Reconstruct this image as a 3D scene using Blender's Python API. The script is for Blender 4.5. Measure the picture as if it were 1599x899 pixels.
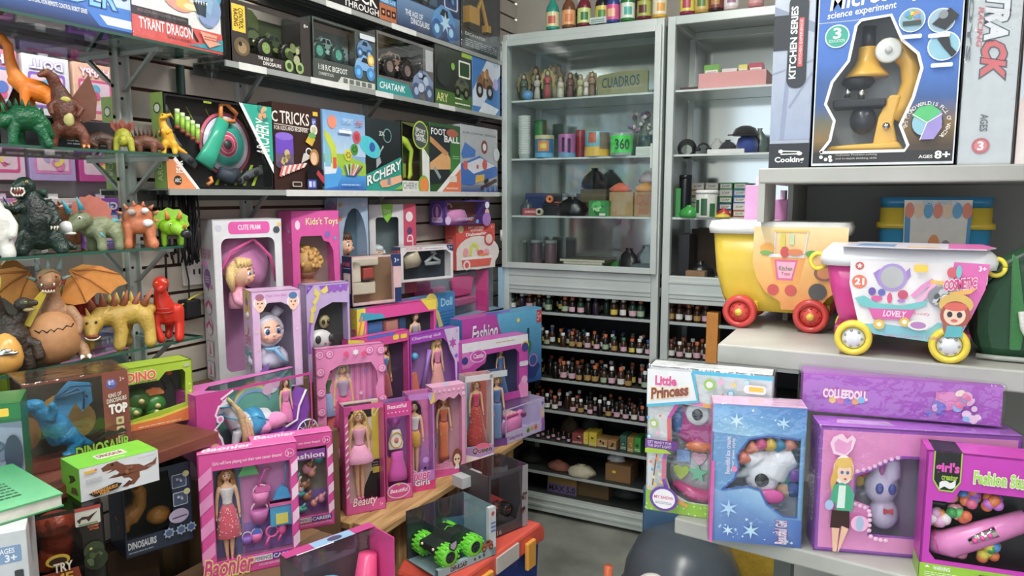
import bpy,bmesh,math,random
from mathutils import Vector,Matrix
random.seed(7)
for o in list(bpy.data.objects):bpy.data.objects.remove(o)
S=bpy.context.scene;COL=S.collection
CAMZ,YAW,PITCH,FPX=1.5,27.0,7.0,1155.0
cd=bpy.data.cameras.new('camera');cam=bpy.data.objects.new('camera',cd);COL.objects.link(cam)
cd.sensor_fit='HORIZONTAL';cd.sensor_width=36;cd.lens=36*FPX/1599;cd.clip_start=.02
cam.location=(0,0,CAMZ);cam.rotation_euler=(math.radians(90-PITCH),0,math.radians(YAW));S.camera=cam
w=bpy.data.worlds.new('world');S.world=w;w.use_nodes=True
w.node_tree.nodes['Background'].inputs[0].default_value=(.80,.90,1.0,1);w.node_tree.nodes['Background'].inputs[1].default_value=1.45
def area(name,loc,size,power,col=(1,1,.95),rot=(0,0,0)):
 l=bpy.data.lights.new(name,'AREA');l.shape='RECTANGLE';l.size,l.size_y=size;l.energy=power;l.color=col
 o=bpy.data.objects.new(name,l);o.location=loc;o.rotation_euler=rot;COL.objects.link(o);return o
CEIL=2.85
LAMPS=[(-.55,.35,15),(-.55,1.75,19),(.85,.3,6),(-.3,-1.3,18)]
for lx,ly,pw in LAMPS:area('ceiling_tube_light',(lx,ly,CEIL-.10),(.16,1.15),pw)
S.cycles.transparent_max_bounces=32;S.cycles.max_bounces=10
S.view_settings.view_transform='Standard';S.view_settings.look='None';S.view_settings.gamma=1
S.view_settings.use_curve_mapping=False;S.view_settings.exposure=.42
_a,_p=math.radians(YAW),math.radians(PITCH)
FW=Vector((-math.sin(_a)*math.cos(_p),math.cos(_a)*math.cos(_p),-math.sin(_p)))
RT=Vector((math.cos(_a),math.sin(_a),0));UP=RT.cross(FW);CC=Vector((0,0,CAMZ))
def onplane(x,y,ax,c):
 d=FW+RT*((x-799.5)/FPX)-UP*((y-449.5)/FPX);return CC+d*((c-CC[ax])/d[ax])
def proj(P):
 v=Vector(P)-CC;z=v.dot(FW);return 799.5+FPX*v.dot(RT)/z,449.5-FPX*v.dot(UP)/z
def bis(fn,lo,hi):
 for _ in range(50):
  m=(lo+hi)/2
  if fn(m):lo=m
  else:hi=m
 return lo
def hd(phi):a=math.radians(phi-YAW);return Vector((math.sin(a),math.cos(a),0))
def anchor(xl,yl=None,X=None,Y=None,z=None):
 """front left bottom corner: a pixel on a known plane, or a pixel column on a known shelf line"""
 if z is not None and X is not None:return Vector((X,bis(lambda t:proj((X,t,z))[0]<xl,.05,6),z))
 if z is not None and Y is not None:return Vector((bis(lambda t:proj((t,Y,z))[0]<xl,-4,4),Y,z))
 if z is not None:return onplane(xl,yl,2,z)
 if X is not None:return onplane(xl,yl,0,X)
 return onplane(xl,yl,1,Y)
def C(h):
 if not isinstance(h,str):return h
 h=h.lstrip('#');r=[]
 for i in(0,2,4):
  c=int(h[i:i+2],16)/255;r.append(c/12.92 if c<=.04045 else((c+.055)/1.055)**2.4)
 return tuple(r)
def nt(name):
 m=bpy.data.materials.new(name);m.use_nodes=True;t=m.node_tree;b=t.nodes['Principled BSDF'];return m,t,b
def N(t,k,**kw):
 n=t.nodes.new(k)
 for a,v in kw.items():
  if a in n.inputs.keys():n.inputs[a].default_value=v
  else:setattr(n,a,v)
 return n
def noise(t,scale,detail=3,coord='Object'):
 tc=N(t,'ShaderNodeTexCoord');n=N(t,'ShaderNodeTexNoise');n.inputs['Scale'].default_value=scale;n.inputs['Detail'].default_value=detail
 t.links.new(tc.outputs[coord],n.inputs['Vector']);return n
def attr_mat(name,rough,var=.06,scale=60,coat=0,metal=0,bump=0,bscale=200,sheen=0,spec=.5):
 m,t,b=nt(name);a=N(t,'ShaderNodeAttribute',attribute_name='Col');n=noise(t,scale)
 mr=N(t,'ShaderNodeMapRange');mr.inputs['From Min'].default_value=.3;mr.inputs['From Max'].default_value=.7
 mr.inputs['To Min'].default_value=1-var;mr.inputs['To Max'].default_value=1+var
 t.links.new(n.outputs['Fac'],mr.inputs['Value'])
 hs=N(t,'ShaderNodeHueSaturation');hs.inputs['Saturation'].default_value=.93;t.links.new(a.outputs['Color'],hs.inputs['Color']);mx=N(t,'ShaderNodeVectorMath',operation='SCALE');t.links.new(hs.outputs[0],mx.inputs[0]);t.links.new(mr.outputs[0],mx.inputs['Scale'])
 t.links.new(mx.outputs[0],b.inputs['Base Color'])
 b.inputs['Roughness'].default_value=rough;b.inputs['Coat Weight'].default_value=coat;b.inputs['Coat Roughness'].default_value=.12;b.inputs['Metallic'].default_value=metal
 b.inputs['Sheen Weight'].default_value=sheen;b.inputs['Specular IOR Level'].default_value=spec
 if bump:
  n2=noise(t,bscale,2);bp=N(t,'ShaderNodeBump');bp.inputs['Strength'].default_value=bump;bp.inputs['Distance'].default_value=.002
  t.links.new(n2.outputs['Fac'],bp.inputs['Height']);t.links.new(bp.outputs[0],b.inputs['Normal'])
 return m
M={}
M['card']=attr_mat('printed_card',.42,.05,40,coat=.25)
M['plastic']=attr_mat('coloured_plastic',.28,.04,30)
M['matte']=attr_mat('matte_plastic',.6,.08,80)
M['cloth']=attr_mat('doll_cloth',.75,.12,350,bump=.5,bscale=500,sheen=.4)
M['hair']=attr_mat('doll_hair',.45,.22,260,bump=.6,bscale=300)
M['scaly']=attr_mat('scaly_rubber',.5,.14,45,bump=.7,bscale=260)
M['metal']=attr_mat('painted_metal',.35,.05,12,metal=.25)
M['kraft']=attr_mat('cardboard',.8,.1,25)
M['bagfilm']=attr_mat('black_bag_film',.3,.1,20,bump=1,bscale=60)
def clear_mat(name,tint=(.97,.98,.98),ior=1.45,rough=.03,bump=0,bscale=30):
 m,t,b=nt(name);t.nodes.remove(b);o=t.nodes['Material Output']
 tr=N(t,'ShaderNodeBsdfTransparent');tr.inputs[0].default_value=(*tint,1);g=N(t,'ShaderNodeBsdfGlossy');g.inputs['Roughness'].default_value=rough
 fr=N(t,'ShaderNodeFresnel');fr.inputs[0].default_value=ior;mx=N(t,'ShaderNodeMixShader')
 ge=N(t,'ShaderNodeNewGeometry');iv=N(t,'ShaderNodeMath',operation='SUBTRACT');iv.inputs[0].default_value=1;mu=N(t,'ShaderNodeMath',operation='MULTIPLY')
 t.links.new(ge.outputs['Backfacing'],iv.inputs[1]);t.links.new(iv.outputs[0],mu.inputs[0]);t.links.new(fr.outputs[0],mu.inputs[1])
 t.links.new(mu.outputs[0],mx.inputs[0]);t.links.new(tr.outputs[0],mx.inputs[1]);t.links.new(g.outputs[0],mx.inputs[2]);t.links.new(mx.outputs[0],o.inputs[0])
 n=noise(t,bscale,3);bp=N(t,'ShaderNodeBump');bp.inputs['Strength'].default_value=max(bump,.02);bp.inputs['Distance'].default_value=.004
 t.links.new(n.outputs['Fac'],bp.inputs['Height']);t.links.new(bp.outputs[0],g.inputs['Normal']);t.links.new(bp.outputs[0],fr.inputs['Normal'])
 return m
M['clear']=clear_mat('clear_window_film',bump=.12,bscale=14)
M['wrap']=clear_mat('shrink_wrap_film',(.95,.96,.97),1.75,.06,bump=1.0,bscale=30)
M['glass']=clear_mat('cabinet_glass',(.93,.96,.95),1.5,.01)
M['shelfglass']=clear_mat('shelf_glass',(.80,.90,.87),1.5,.02)
def simple(name,c1,c2,scale,rough,metal=0,bump=0,detail=4,stretch=None,spec=.5):
 m,t,b=nt(name);tc=N(t,'ShaderNodeTexCoord');n=N(t,'ShaderNodeTexNoise');n.inputs['Scale'].default_value=scale;n.inputs['Detail'].default_value=detail
 mp=N(t,'ShaderNodeMapping');mp.inputs['Scale'].default_value=stretch or(1,1,1)
 t.links.new(tc.outputs['Object'],mp.inputs[0]);t.links.new(mp.outputs[0],n.inputs['Vector'])
 cr=N(t,'ShaderNodeValToRGB');cr.color_ramp.elements[0].position=.32;cr.color_ramp.elements[1].position=.68
 cr.color_ramp.elements[0].color=(*C(c1),1);cr.color_ramp.elements[1].color=(*C(c2),1)
 t.links.new(n.outputs['Fac'],cr.inputs[0]);t.links.new(cr.outputs[0],b.inputs['Base Color'])
 b.inputs['Roughness'].default_value=rough;b.inputs['Metallic'].default_value=metal;b.inputs['Specular IOR Level'].default_value=spec
 if bump:
  bp=N(t,'ShaderNodeBump');bp.inputs['Strength'].default_value=bump;bp.inputs['Distance'].default_value=.003
  t.links.new(n.outputs['Fac'],bp.inputs['Height']);t.links.new(bp.outputs[0],b.inputs['Normal'])
 return m
M['floor']=simple('worn_concrete','6f726a','9a9c92',4,.75,bump=.3,detail=8)
M['wall']=simple('slat_panel_cream','b9b0a4','c9c2b6',3,.55)
M['groove']=simple('slat_groove_brown','4a3128','5a3c30',8,.8)
M['ceiling']=simple('ceiling_paint','c9cbc8','d6d8d4',2,.9)
M['alu']=simple('anodised_aluminium','bdc6c1','d2d9d4',3,.4,.2)
M['rack']=simple('grey_rack_steel','5d615e','767a76',5,.5,.3)
M['white_shelf']=simple('scuffed_white_shelf','9c9c96','b8b8b2',5,.5,detail=8)
M['grey_panel']=simple('grey_back_panel','9a9894','a6a4a0',2,.7)
M['wood']=simple('raw_pine','a07a4c','d2ad78',9,.6,bump=.15,stretch=(8,.8,8),detail=6)
M['woodv']=simple('raw_pine_upright','9c774a','cda873',9,.6,bump=.15,stretch=(8,8,.8),detail=6)
M['brownboard']=simple('brown_laminate','5c3227','7a4436',7,.45,stretch=(6,.6,6))
M['dark']=simple('dark_grey_steel','23272a','33383b',5,.5)
m,t,b=nt('mirror');b.inputs['Base Color'].default_value=(.82,.84,.84,1);b.inputs['Metallic'].default_value=1;b.inputs['Roughness'].default_value=.015;M['mirror']=m
n_=noise(t,3);bp_=N(t,'ShaderNodeBump');bp_.inputs['Strength'].default_value=.005;t.links.new(n_.outputs['Fac'],bp_.inputs['Height']);t.links.new(bp_.outputs[0],b.inputs['Normal'])
m,t,b=nt('dull_mirror_back');b.inputs['Base Color'].default_value=(.62,.66,.64,1);b.inputs['Metallic'].default_value=.8;b.inputs['Roughness'].default_value=.1;M['backmirror']=m
m,t,b=nt('chrome');b.inputs['Base Color'].default_value=(.8,.8,.8,1);b.inputs['Metallic'].default_value=1;b.inputs['Roughness'].default_value=.12;M['chrome']=m
m,t,b=nt('lamp_tube');b.inputs['Emission Color'].default_value=(1,.98,.94,1);b.inputs['Emission Strength'].default_value=9;M['lamp']=m
def toy_mat(name,c1,c2,scale=14,rough=.5,bump=.5,bscale=150):
 k=('toy',c1,c2,scale,rough,bump)
 if k in M:return M[k]
 m=simple(name,c1,c2,scale,rough);t=m.node_tree;b=t.nodes['Principled BSDF']
 n2=noise(t,bscale,2);bp=N(t,'ShaderNodeBump');bp.inputs['Strength'].default_value=min(1,bump*1.3);bp.inputs['Distance'].default_value=.003
 t.links.new(n2.outputs['Fac'],bp.inputs['Height']);t.links.new(bp.outputs[0],b.inputs['Normal']);M[k]=m;return m
def circ(n):return[(math.cos(2*math.pi*i/n),math.sin(2*math.pi*i/n))for i in range(n)]
class MB:
 def __init__(s):s.v=[];s.f=[];s.c=[];s.sm=[]
 def add(s,vs,fs,col,smooth=False):
  o=len(s.v);s.v+=[tuple(p)for p in vs];c=C(col)if isinstance(col,str)else col
  for f in fs:s.f.append([i+o for i in f]);s.c.append(c);s.sm.append(smooth)
  return s
 def box(s,x0,x1,y0,y1,z0,z1,col='888888',R=None):
  vs=[Vector((x,y,z))for x in(x0,x1)for y in(y0,y1)for z in(z0,z1)]
  if R is not None:vs=[R@v for v in vs]
  return s.add(vs,[(0,1,3,2),(4,6,7,5),(0,4,5,1),(2,3,7,6),(0,2,6,4),(1,5,7,3)],col)
 def tube(s,pts,rad,col,n=10,flat=(1,1),up=(0,0,1),caps=True,R=None):
  pts=[Vector(p)for p in pts];rad=rad if isinstance(rad,(list,tuple))else[rad]*len(pts);vs=[];fs=[];cc=circ(n);up=Vector(up);pv=None
  for i,p in enumerate(pts):
   d=(pts[min(i+1,len(pts)-1)]-pts[max(i-1,0)]).normalized()
   if pv is None:
    a=d.cross(up)
    if a.length<.05:a=d.cross(Vector((1,0,0)))
    a.normalize()
   else:a=(pv-d*pv.dot(d)).normalized()
   pv=a;b=a.cross(d)
   for x,y in cc:vs.append(p+a*(x*rad[i]*flat[0])+b*(y*rad[i]*flat[1]))
  for i in range(len(pts)-1):
   for j in range(n):k=(j+1)%n;fs.append((i*n+j,i*n+k,(i+1)*n+k,(i+1)*n+j))
  if caps:fs.append(tuple(range(n))[::-1]);fs.append(tuple(range((len(pts)-1)*n,len(pts)*n)))
  if R is not None:vs=[R@v for v in vs]
  return s.add(vs,fs,col,True)
 def cyl(s,p0,p1,r0,r1=None,col='888888',n=16,R=None):return s.tube([p0,p1],[r0,r0 if r1 is None else r1],col,n,R=R)
 def ball(s,c,r,col,n=14,m=8,R=None,zc=None):
  r=r if isinstance(r,(tuple,list))else(r,r,r);vs=[];fs=[];c=Vector(c)
  for i in range(m+1):
   t=math.pi*i/m
   for x,y in circ(n):
    p=Vector((x*math.sin(t)*r[0],y*math.sin(t)*r[1],math.cos(t)*r[2]))
    vs.append(c+(R@p if R is not None else p))
  for i in range(m):
   for j in range(n):
    k=(j+1)%n;q=(i*n+j,(i+1)*n+j,(i+1)*n+k,i*n+k)
    if i==0:q=(q[0],q[1],q[2])
    elif i==m-1:q=(q[0],q[1],q[3])
    fs.append(q)
  return s.add(vs,fs,col,True)
 def lathe(s,prof,col,n=20,c=(0,0,0),sx=1,sy=1,wob=None,R=None,cap=True):
  vs=[];fs=[];c=Vector(c)
  for i,(r,z)in enumerate(prof):
   for j,(x,y)in enumerate(circ(n)):
    k=1 if not wob else wob(i,j)
    p=Vector((x*r*sx*k,y*r*sy*k,z));vs.append(c+(R@p if R is not None else p))
  for i in range(len(prof)-1):
   for j in range(n):k=(j+1)%n;fs.append((i*n+j,i*n+k,(i+1)*n+k,(i+1)*n+j))
  if cap and prof[0][0]>1e-5:fs.append(tuple(range(n))[::-1])
  if cap and prof[-1][0]>1e-5:fs.append(tuple(range((len(prof)-1)*n,len(prof)*n)))
  return s.add(vs,fs,col,True)
 def prism(s,poly,y0,y1,col,ax='y',R=None):
  """poly in the plane across ax, extruded along ax"""
  n=len(poly)
  if ax=='y':mk=lambda a,b,t:(a,t,b)
  elif ax=='x':mk=lambda a,b,t:(t,a,b)
  else:mk=lambda a,b,t:(a,b,t)
  vs=[Vector(mk(a,b,y0))for a,b in poly]+[Vector(mk(a,b,y1))for a,b in poly]
  if R is not None:vs=[R@v for v in vs]
  return s.add(vs,[tuple(range(n)),tuple(range(n,2*n))[::-1]]+[(i,(i+1)%n,(i+1)%n+n,i+n)for i in range(n)],col)
 def torus(s,c,R0,r,col,ax='y',n=22,m=8,a0=0,a1=360,sx=1,sz=1):
  pts=[];k=n
  for i in range(k+1):
   a=math.radians(a0+(a1-a0)*i/k);x,y=math.cos(a)*R0*sx,math.sin(a)*R0*sz
   pts.append(Vector(c)+Vector({'y':(x,0,y),'x':(0,x,y),'z':(x,y,0)}[ax]))
  return s.tube(pts,r,col,m,up={'y':(0,1,0),'x':(1,0,0),'z':(0,0,1)}[ax])
 def obj(s,name,mat,parent=None,loc=None,rot=None,bev=0,remesh=0,smooth=0,sub=0,fixn=True):
  me=bpy.data.meshes.new(name);me.from_pydata(s.v,[],s.f)
  if fixn:
   bm=bmesh.new();bm.from_mesh(me);bmesh.ops.recalc_face_normals(bm,faces=bm.faces);bm.to_mesh(me);bm.free()
  at=me.color_attributes.new('Col','FLOAT_COLOR','CORNER');buf=[]
  for p,c in zip(me.polygons,s.c):
   if isinstance(c,list):
    for q in c:buf+=[*q,1]
   else:buf+=[c[0],c[1],c[2],1]*p.loop_total
  at.data.foreach_set('color',buf);me.polygons.foreach_set('use_smooth',s.sm)
  me.materials.append(M[mat]if isinstance(mat,str)else mat)
  o=bpy.data.objects.new(name,me);COL.objects.link(o);o.parent=parent
  if loc is not None:o.location=loc
  if rot is not None:o.rotation_euler=rot
  if remesh:
   md=o.modifiers.new('remesh','REMESH');md.mode='VOXEL';md.voxel_size=remesh;md.use_smooth_shade=True
   sm=o.modifiers.new('smooth','SMOOTH');sm.factor=.5;sm.iterations=smooth or 3
  if bev:
   md=o.modifiers.new('bevel','BEVEL');md.width=bev;md.segments=2;md.limit_method='ANGLE';md.angle_limit=.7
  if sub:md=o.modifiers.new('sub','SUBSURF');md.levels=sub;md.render_levels=sub
  return o
def thing(name,label,cat,loc=(0,0,0),rz=0,group=None,tilt=(0,0)):
 o=bpy.data.objects.new(name,None);COL.objects.link(o);o.location=loc;o.empty_display_size=.05
 o.rotation_euler=(math.radians(tilt[0]),math.radians(tilt[1]),math.radians(rz));return tag(o,label,cat,group)
def tag(o,label,cat,group=None):
 o['label']=label;o['category']=cat
 if group:o['group']=group
 return o
def struct(o):o['kind']='structure';return o
def part(o,label):o['label']=label;return o
def dup(o,parent=None,loc=None,rz=None):
 c=o.copy();COL.objects.link(c);c.parent=parent
 if loc is not None:c.location=loc
 if rz is not None:c.rotation_euler[2]=math.radians(rz)
 for ch in list(o.children):dup(ch,c)
 return c
_tx={}
def glyphs(s,off=0.,res=2):
 k=(s,off)
 if k in _tx:return _tx[k]
 cu=bpy.data.curves.new('lettering','FONT');cu.body=s;cu.resolution_u=res;cu.offset=off;cu.fill_mode='FRONT'
 o=bpy.data.objects.new('lettering',cu);me=o.to_mesh()
 vs=[(v.co.x,v.co.y)for v in me.vertices];fs=[tuple(p.vertices)for p in me.polygons];o.to_mesh_clear()
 bpy.data.objects.remove(o);bpy.data.curves.remove(cu);_tx[k]=(vs,fs);return _tx[k]
def rrect(u0,v0,u1,v1,r=.1,asp=1,n=4):
 """rounded rectangle; r as a fraction of u, asp = width / height of the face"""
 pts=[]
 for cx,cy,a in((u1-r,v1-r*asp,0),(u0+r,v1-r*asp,90),(u0+r,v0+r*asp,180),(u1-r,v0+r*asp,270)):
  for i in range(n+1):t=math.radians(a+90*i/n);pts.append((cx+r*math.cos(t),cy+r*asp*math.sin(t)))
 return pts
class PR:
 """flat print on one face of a carton; u, v run 0..1 across and up the face"""
 STEP=.00022
 def __init__(s,b,face='front',lift=.0004):
  s.b=b;s.fc=face;s.mb=MB();s.k=0;s.lift=lift
  s.W,s.H={'front':(b.w,b.h),'inside':(b.w,b.h),'left':(b.d,b.h),'right':(b.d,b.h),'top':(b.w,b.d)}[face]
 def pt(s,u,v):
  e=s.lift+s.k*s.STEP;b=s.b;x,y=u*s.W,v*s.H
  if s.fc=='front':return(x,-e,y)
  if s.fc=='inside':return(x,b.d-.006-e,y)
  if s.fc=='left':return(-e,b.d-x,y)
  if s.fc=='right':return(b.w+e,x,y)
  return(x,y,b.h+e)
 def poly(s,pts,col):
  s.mb.add([s.pt(*p)for p in pts],[tuple(range(len(pts)))],col if not isinstance(col,list)else[C(c)for c in col]);s.k+=1;return s
 def rect(s,u0,v0,u1,v1,col):return s.poly([(u0,v0),(u1,v0),(u1,v1),(u0,v1)],col)
 def grad(s,u0,v0,u1,v1,cb,ct):return s.poly([(u0,v0),(u1,v0),(u1,v1),(u0,v1)],[cb,cb,ct,ct])
 def rr(s,u0,v0,u1,v1,col,r=.05):return s.poly(rrect(u0,v0,u1,v1,r,s.W/s.H),col)
 def ell(s,u,v,ru,col,rv=None,n=20,ang=0):
  ru*=s.W;rv=ru if rv is None else rv*s.H;ca,sa=math.cos(math.radians(ang)),math.sin(math.radians(ang));p=[]
  for x,y in circ(n):a,c=x*ru,y*rv;p.append((u+(a*ca-c*sa)/s.W,v+(a*sa+c*ca)/s.H))
  return s.poly(p,col)
 def ring(s,u,v,r,col,inner,k=.7):s.ell(u,v,r,col);return s.ell(u,v,r*k,inner)
 def star(s,u,v,r,col,n=5,k=.45,a0=90):
  p=[]
  for i in range(2*n):a=math.radians(a0+180*i/n);q=r*s.W*(1 if i%2==0 else k);p.append((u+q*math.cos(a)/s.W,v+q*math.sin(a)/s.H))
  return s.poly(p,col)
 def line(s,pts,wd,col):
  wd*=s.W/2;q=[(u*s.W,v*s.H)for u,v in pts];L=[];Rr=[]
  for i,p in enumerate(q):
   a=q[max(i-1,0)];c=q[min(i+1,len(q)-1)];dx,dy=c[0]-a[0],c[1]-a[1];l=math.hypot(dx,dy)or 1
   L.append(((p[0]-dy/l*wd)/s.W,(p[1]+dx/l*wd)/s.H));Rr.append(((p[0]+dy/l*wd)/s.W,(p[1]-dx/l*wd)/s.H))
  n=len(q);s.mb.add([s.pt(*p)for p in L+Rr],[(i,i+1,n+i+1,n+i)for i in range(n-1)],col);s.k+=1;return s
 def text(s,st,u0,v0,u1,v1,col,out=None,ow=.035,b=.0,ang=0,skew=0,sh=0,arc=0):
  """fit the words into the box u0..u1, v0..v1; skew lifts the right end, sh leans the letters, ang turns them"""
  ref=glyphs(st,0)[0]
  if not ref:return s
  x0=min(p[0]for p in ref);x1=max(p[0]for p in ref);y0=min(p[1]for p in ref);y1=max(p[1]for p in ref)
  for cc,off in(([(out,b+ow)]if out else[])+[(col,b)]):
   vs,fs=glyphs(st,off);o=[]
   for x,y in vs:
    a=(x-x0)/(x1-x0 or 1);c=(y-y0)/(y1-y0 or 1)
    a2=a+sh*(c-.5)*(y1-y0)/(x1-x0 or 1)
    if ang==90:u,v=u0+(u1-u0)*(1-c),v0+(v1-v0)*a2
    elif ang==-90:u,v=u0+(u1-u0)*c,v1-(v1-v0)*a2
    elif ang==180:u,v=u1-(u1-u0)*a2,v1-(v1-v0)*c
    else:u,v=u0+(u1-u0)*a2,v0+(v1-v0)*c
    v+=skew*(u-(u0+u1)/2)-arc*((a-.5)*2)**2
    o.append(s.pt(u,v))
   s.mb.add(o,fs,cc);s.k+=1
  return s
 def lines(s,u0,v0,u1,v1,n,col,fill=.45):
  h=(v1-v0)/n
  for i in range(n):
   a=u0
   while a<u1:
    q=(u1-u0)*random.uniform(.08,.22);bq=min(a+q,u1)
    s.mb.add([s.pt(a,v0+h*i),s.pt(bq,v0+h*i),s.pt(bq,v0+h*(i+fill)),s.pt(a,v0+h*(i+fill))],[(0,1,2,3)],col);a=bq+(u1-u0)*.025
  s.k+=1;return s
 def face(s,u,v,r,skin='f2c4a0',hair='d9a441',eye='3a6ea8',hairback=True):
  """a printed cartoon doll face"""
  if hairback:s.ell(u,v+r*.1*s.W/s.H,r*1.25,hair,r*1.35*s.W/s.H)
  s.ell(u,v,r*.88,skin,r*1.02*s.W/s.H);s.ell(u,v+r*.78*s.W/s.H,r*.85,hair,r*.42*s.W/s.H)
  for q in(-.36,.36):s.ell(u+q*r,v,r*.2,'ffffff',r*.22*s.W/s.H);s.ell(u+q*r,v,r*.13,eye,r*.18*s.W/s.H)
  return s.ell(u,v-r*.5*s.W/s.H,r*.2,'c9485b',r*.07*s.W/s.H)
 def blob(s,u,v,r,cols,n=7,seed=0):
  """a little heap of coloured shapes, as product pictures read from afar"""
  rd=random.Random(seed)
  for i in range(n):s.ell(u+rd.uniform(-1,1)*r*.7,v+rd.uniform(-1,1)*r*.7*s.W/s.H,r*rd.uniform(.25,.5),rd.choice(cols),r*rd.uniform(.2,.5)*s.W/s.H,n=10,ang=rd.uniform(0,90))
  return s
 def done(s,name=None):
  nm=name or{'front':'front_print','left':'side_print','right':'side_print','top':'top_print','inside':'backing_print'}[s.fc]
  o=s.mb.obj(nm,'card',s.b.root,fixn=False);o['kind']='stuff';return o
class BX:
 """a toy carton: root Empty at its front left bottom corner, x along the front, y into the box, z up"""
 def __init__(s,name,label,cat,xl,xr,yt,d=.06,phi=27,yl=None,X=None,Y=None,z=None,h=None,w=None,group=None,tilt=(0,0)):
  P=anchor(xl,yl,X,Y,z);q=hd(phi)
  s.w=w or bis(lambda m:proj(P+q*m)[0]<xr,0,2.5);s.h=h or bis(lambda m:proj(P+Vector((0,0,m)))[1]>yt,0,2);s.d=d
  s.root=thing(name,label,cat,P,117-phi,group,tilt);s.P=P;s.phi=phi
 def plain(s,col,name='carton',mat='card',bev=.0012):
  s.body=MB().box(0,s.w,0,s.d,0,s.h,col).obj(name,mat,s.root,bev=bev);return s
 def win(s,col,hole,inner=None,top='card',right='card',left='card',t=.0025,film=True,frontcol=None):
  """carton with a film window; hole in u, v of the front; sides may be film too"""
  w,h,d=s.w,s.h,s.d;mb=MB();ic=inner or col
  mb.box(0,w,d-t,d,0,h,ic).box(0,w,0,d,0,t,col)
  if top=='card':mb.box(0,w,0,d,h-t,h,col)
  if left=='card':mb.box(0,t,0,d,0,h,col)
  if right=='card':mb.box(w-t,w,0,d,0,h,col)
  mb.box(t,w-t,d-2*t,d-t,t,h-t,ic)
  s.body=mb.obj('carton','card',s.root)
  if hole:
   bm=bmesh.new();eds=[]
   for ring in([(0,0),(1,0),(1,1),(0,1)],hole):
    vv=[bm.verts.new((u*w,0,v*h))for u,v in ring];eds+=[bm.edges.new((vv[i],vv[(i+1)%len(vv)]))for i in range(len(vv))]
   bmesh.ops.triangle_fill(bm,use_beauty=True,use_dissolve=False,edges=eds,normal=(0,-1,0))
   f0=MB();bm.verts.index_update();vs=[v.co.copy()for v in bm.verts];n=len(vs);fs=[tuple(v.index for v in f.verts)for f in bm.faces]
   lp=[(e.verts[0].index,e.verts[1].index)for e in bm.edges if len(e.link_faces)==1]
   f0.add(vs+[v+Vector((0,t,0))for v in vs],fs+[tuple(i+n for i in f)for f in fs]+[(a,b,b+n,a+n)for a,b in lp],frontcol or col);bm.free()
   s.front=f0.obj('front_frame','card',s.root)
  if film:
   g=MB();e=t if hole else 0
   g.add([(e,e,e),(w-e,e,e),(w-e,e,h-e),(e,e,h-e)],[(0,1,2,3)],'888888')
   if top!='card':g.add([(0,0,h),(w,0,h),(w,d,h),(0,d,h)],[(0,1,2,3)],'888888')
   if left!='card':g.add([(0,0,0),(0,0,h),(0,d,h),(0,d,0)],[(0,1,2,3)],'888888')
   if right!='card':g.add([(w,0,0),(w,d,0),(w,d,h),(w,0,h)],[(0,1,2,3)],'888888')
   g.obj('window_film','clear',s.root,fixn=False)
  return s
 def wrap(s,e=.003,mat='wrap'):
  MB().box(-e,s.w+e,-e-.003,s.d+e,-.0005,s.h+e).obj('plastic_wrap',mat,s.root,bev=.004);return s
 def pr(s,face='front',lift=None):return PR(s,face,.0004 if lift is None else lift)
# == the room
XW,YB,XR=-1.735,3.46,1.9
struct(MB().box(XW-.1,XR,-2.6,YB,-.06,0).obj('floor','floor'))
struct(MB().box(XW-.1,XR,-2.6,YB,CEIL,CEIL+.06).obj('ceiling','ceiling'))
wl=struct(MB().box(XW-.1,XW-.012,-2.6,YB,0,CEIL).obj('wall_left','groove'))
pk=None;pz=.02
while pz<CEIL-.05:
 if pk is None:pk=MB().box(XW-.012,XW,-2.6,YB,0,.067).obj('plank','wall',wl);pk.location.z=pz
 else:
  q=pk.copy();COL.objects.link(q);q.location.z=pz
 pz+=.0765
wb=struct(MB().box(XW,XR,YB,YB+.08,0,CEIL).obj('wall_back','wall'))
struct(MB().box(XR,XR+.08,-2.6,YB,0,CEIL).obj('wall_right','wall'))
for(lx,ly,pw),wh in zip(LAMPS,('in front of the dinosaur shelves','over the doll table','over the microscope shelf','near the shop entrance')):
 t_=thing('tube_lamp','twin tube ceiling lamp '+wh,'lamp',(lx,ly,CEIL),0,'ceiling tube lamps')
 MB().box(-.09,.09,-.62,.62,-.05,0,'e8e8e4').obj('housing','matte',t_,bev=.008)
 for q in(-.04,.04):MB().cyl((q,-.58,-.068),(q,.58,-.068),.013,col='ffffff',n=10).obj('tube','lamp',t_)
mi=tag(MB().box(XW,XW+.005,-.6,1.218,.95,2.5).obj('wall_mirror','mirror'),'large wall mirror behind the glass shelves of dinosaurs','mirror')
def upright(y,z0,z1,lab,wd=.036):
 u=thing('shelf_upright',lab,'upright',(XW,y,z0));h=z1-z0;mb=MB()
 mb.box(0,.004,-wd/2,wd/2,0,h,'b9bcb8').box(.004,.016,-wd/2,-wd/2+.005,0,h,'c4c7c3').box(.004,.016,wd/2-.005,wd/2,0,h,'c4c7c3')
 mb.obj('channel','metal',u);s=MB();k=.06
 while k<h-.05:s.cyl((.0041,0,k),(.0048,0,k),.004,col='1a1a1a',n=8);k+=.085
 s.obj('slot_hole','matte',u)['kind']='stuff';return u
upright(1.246,.75,2.6,'pale metal upright at the edge of the wall mirror')
upright(1.63,1.0,2.6,'metal upright behind the magic tricks carton')
upright(2.2,1.0,2.6,'metal upright behind the football carton')
upright(2.93,1.0,2.7,'metal upright in the corner beside the glass cabinet')
pole=tag(MB().cyl((XW+.02,1.41,1.56),(XW+.02,1.41,1.85),.011,col='14332c',n=10).obj('green_pole','matte'),'dark green pole standing on the shelf behind the archery set','pole')
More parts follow.
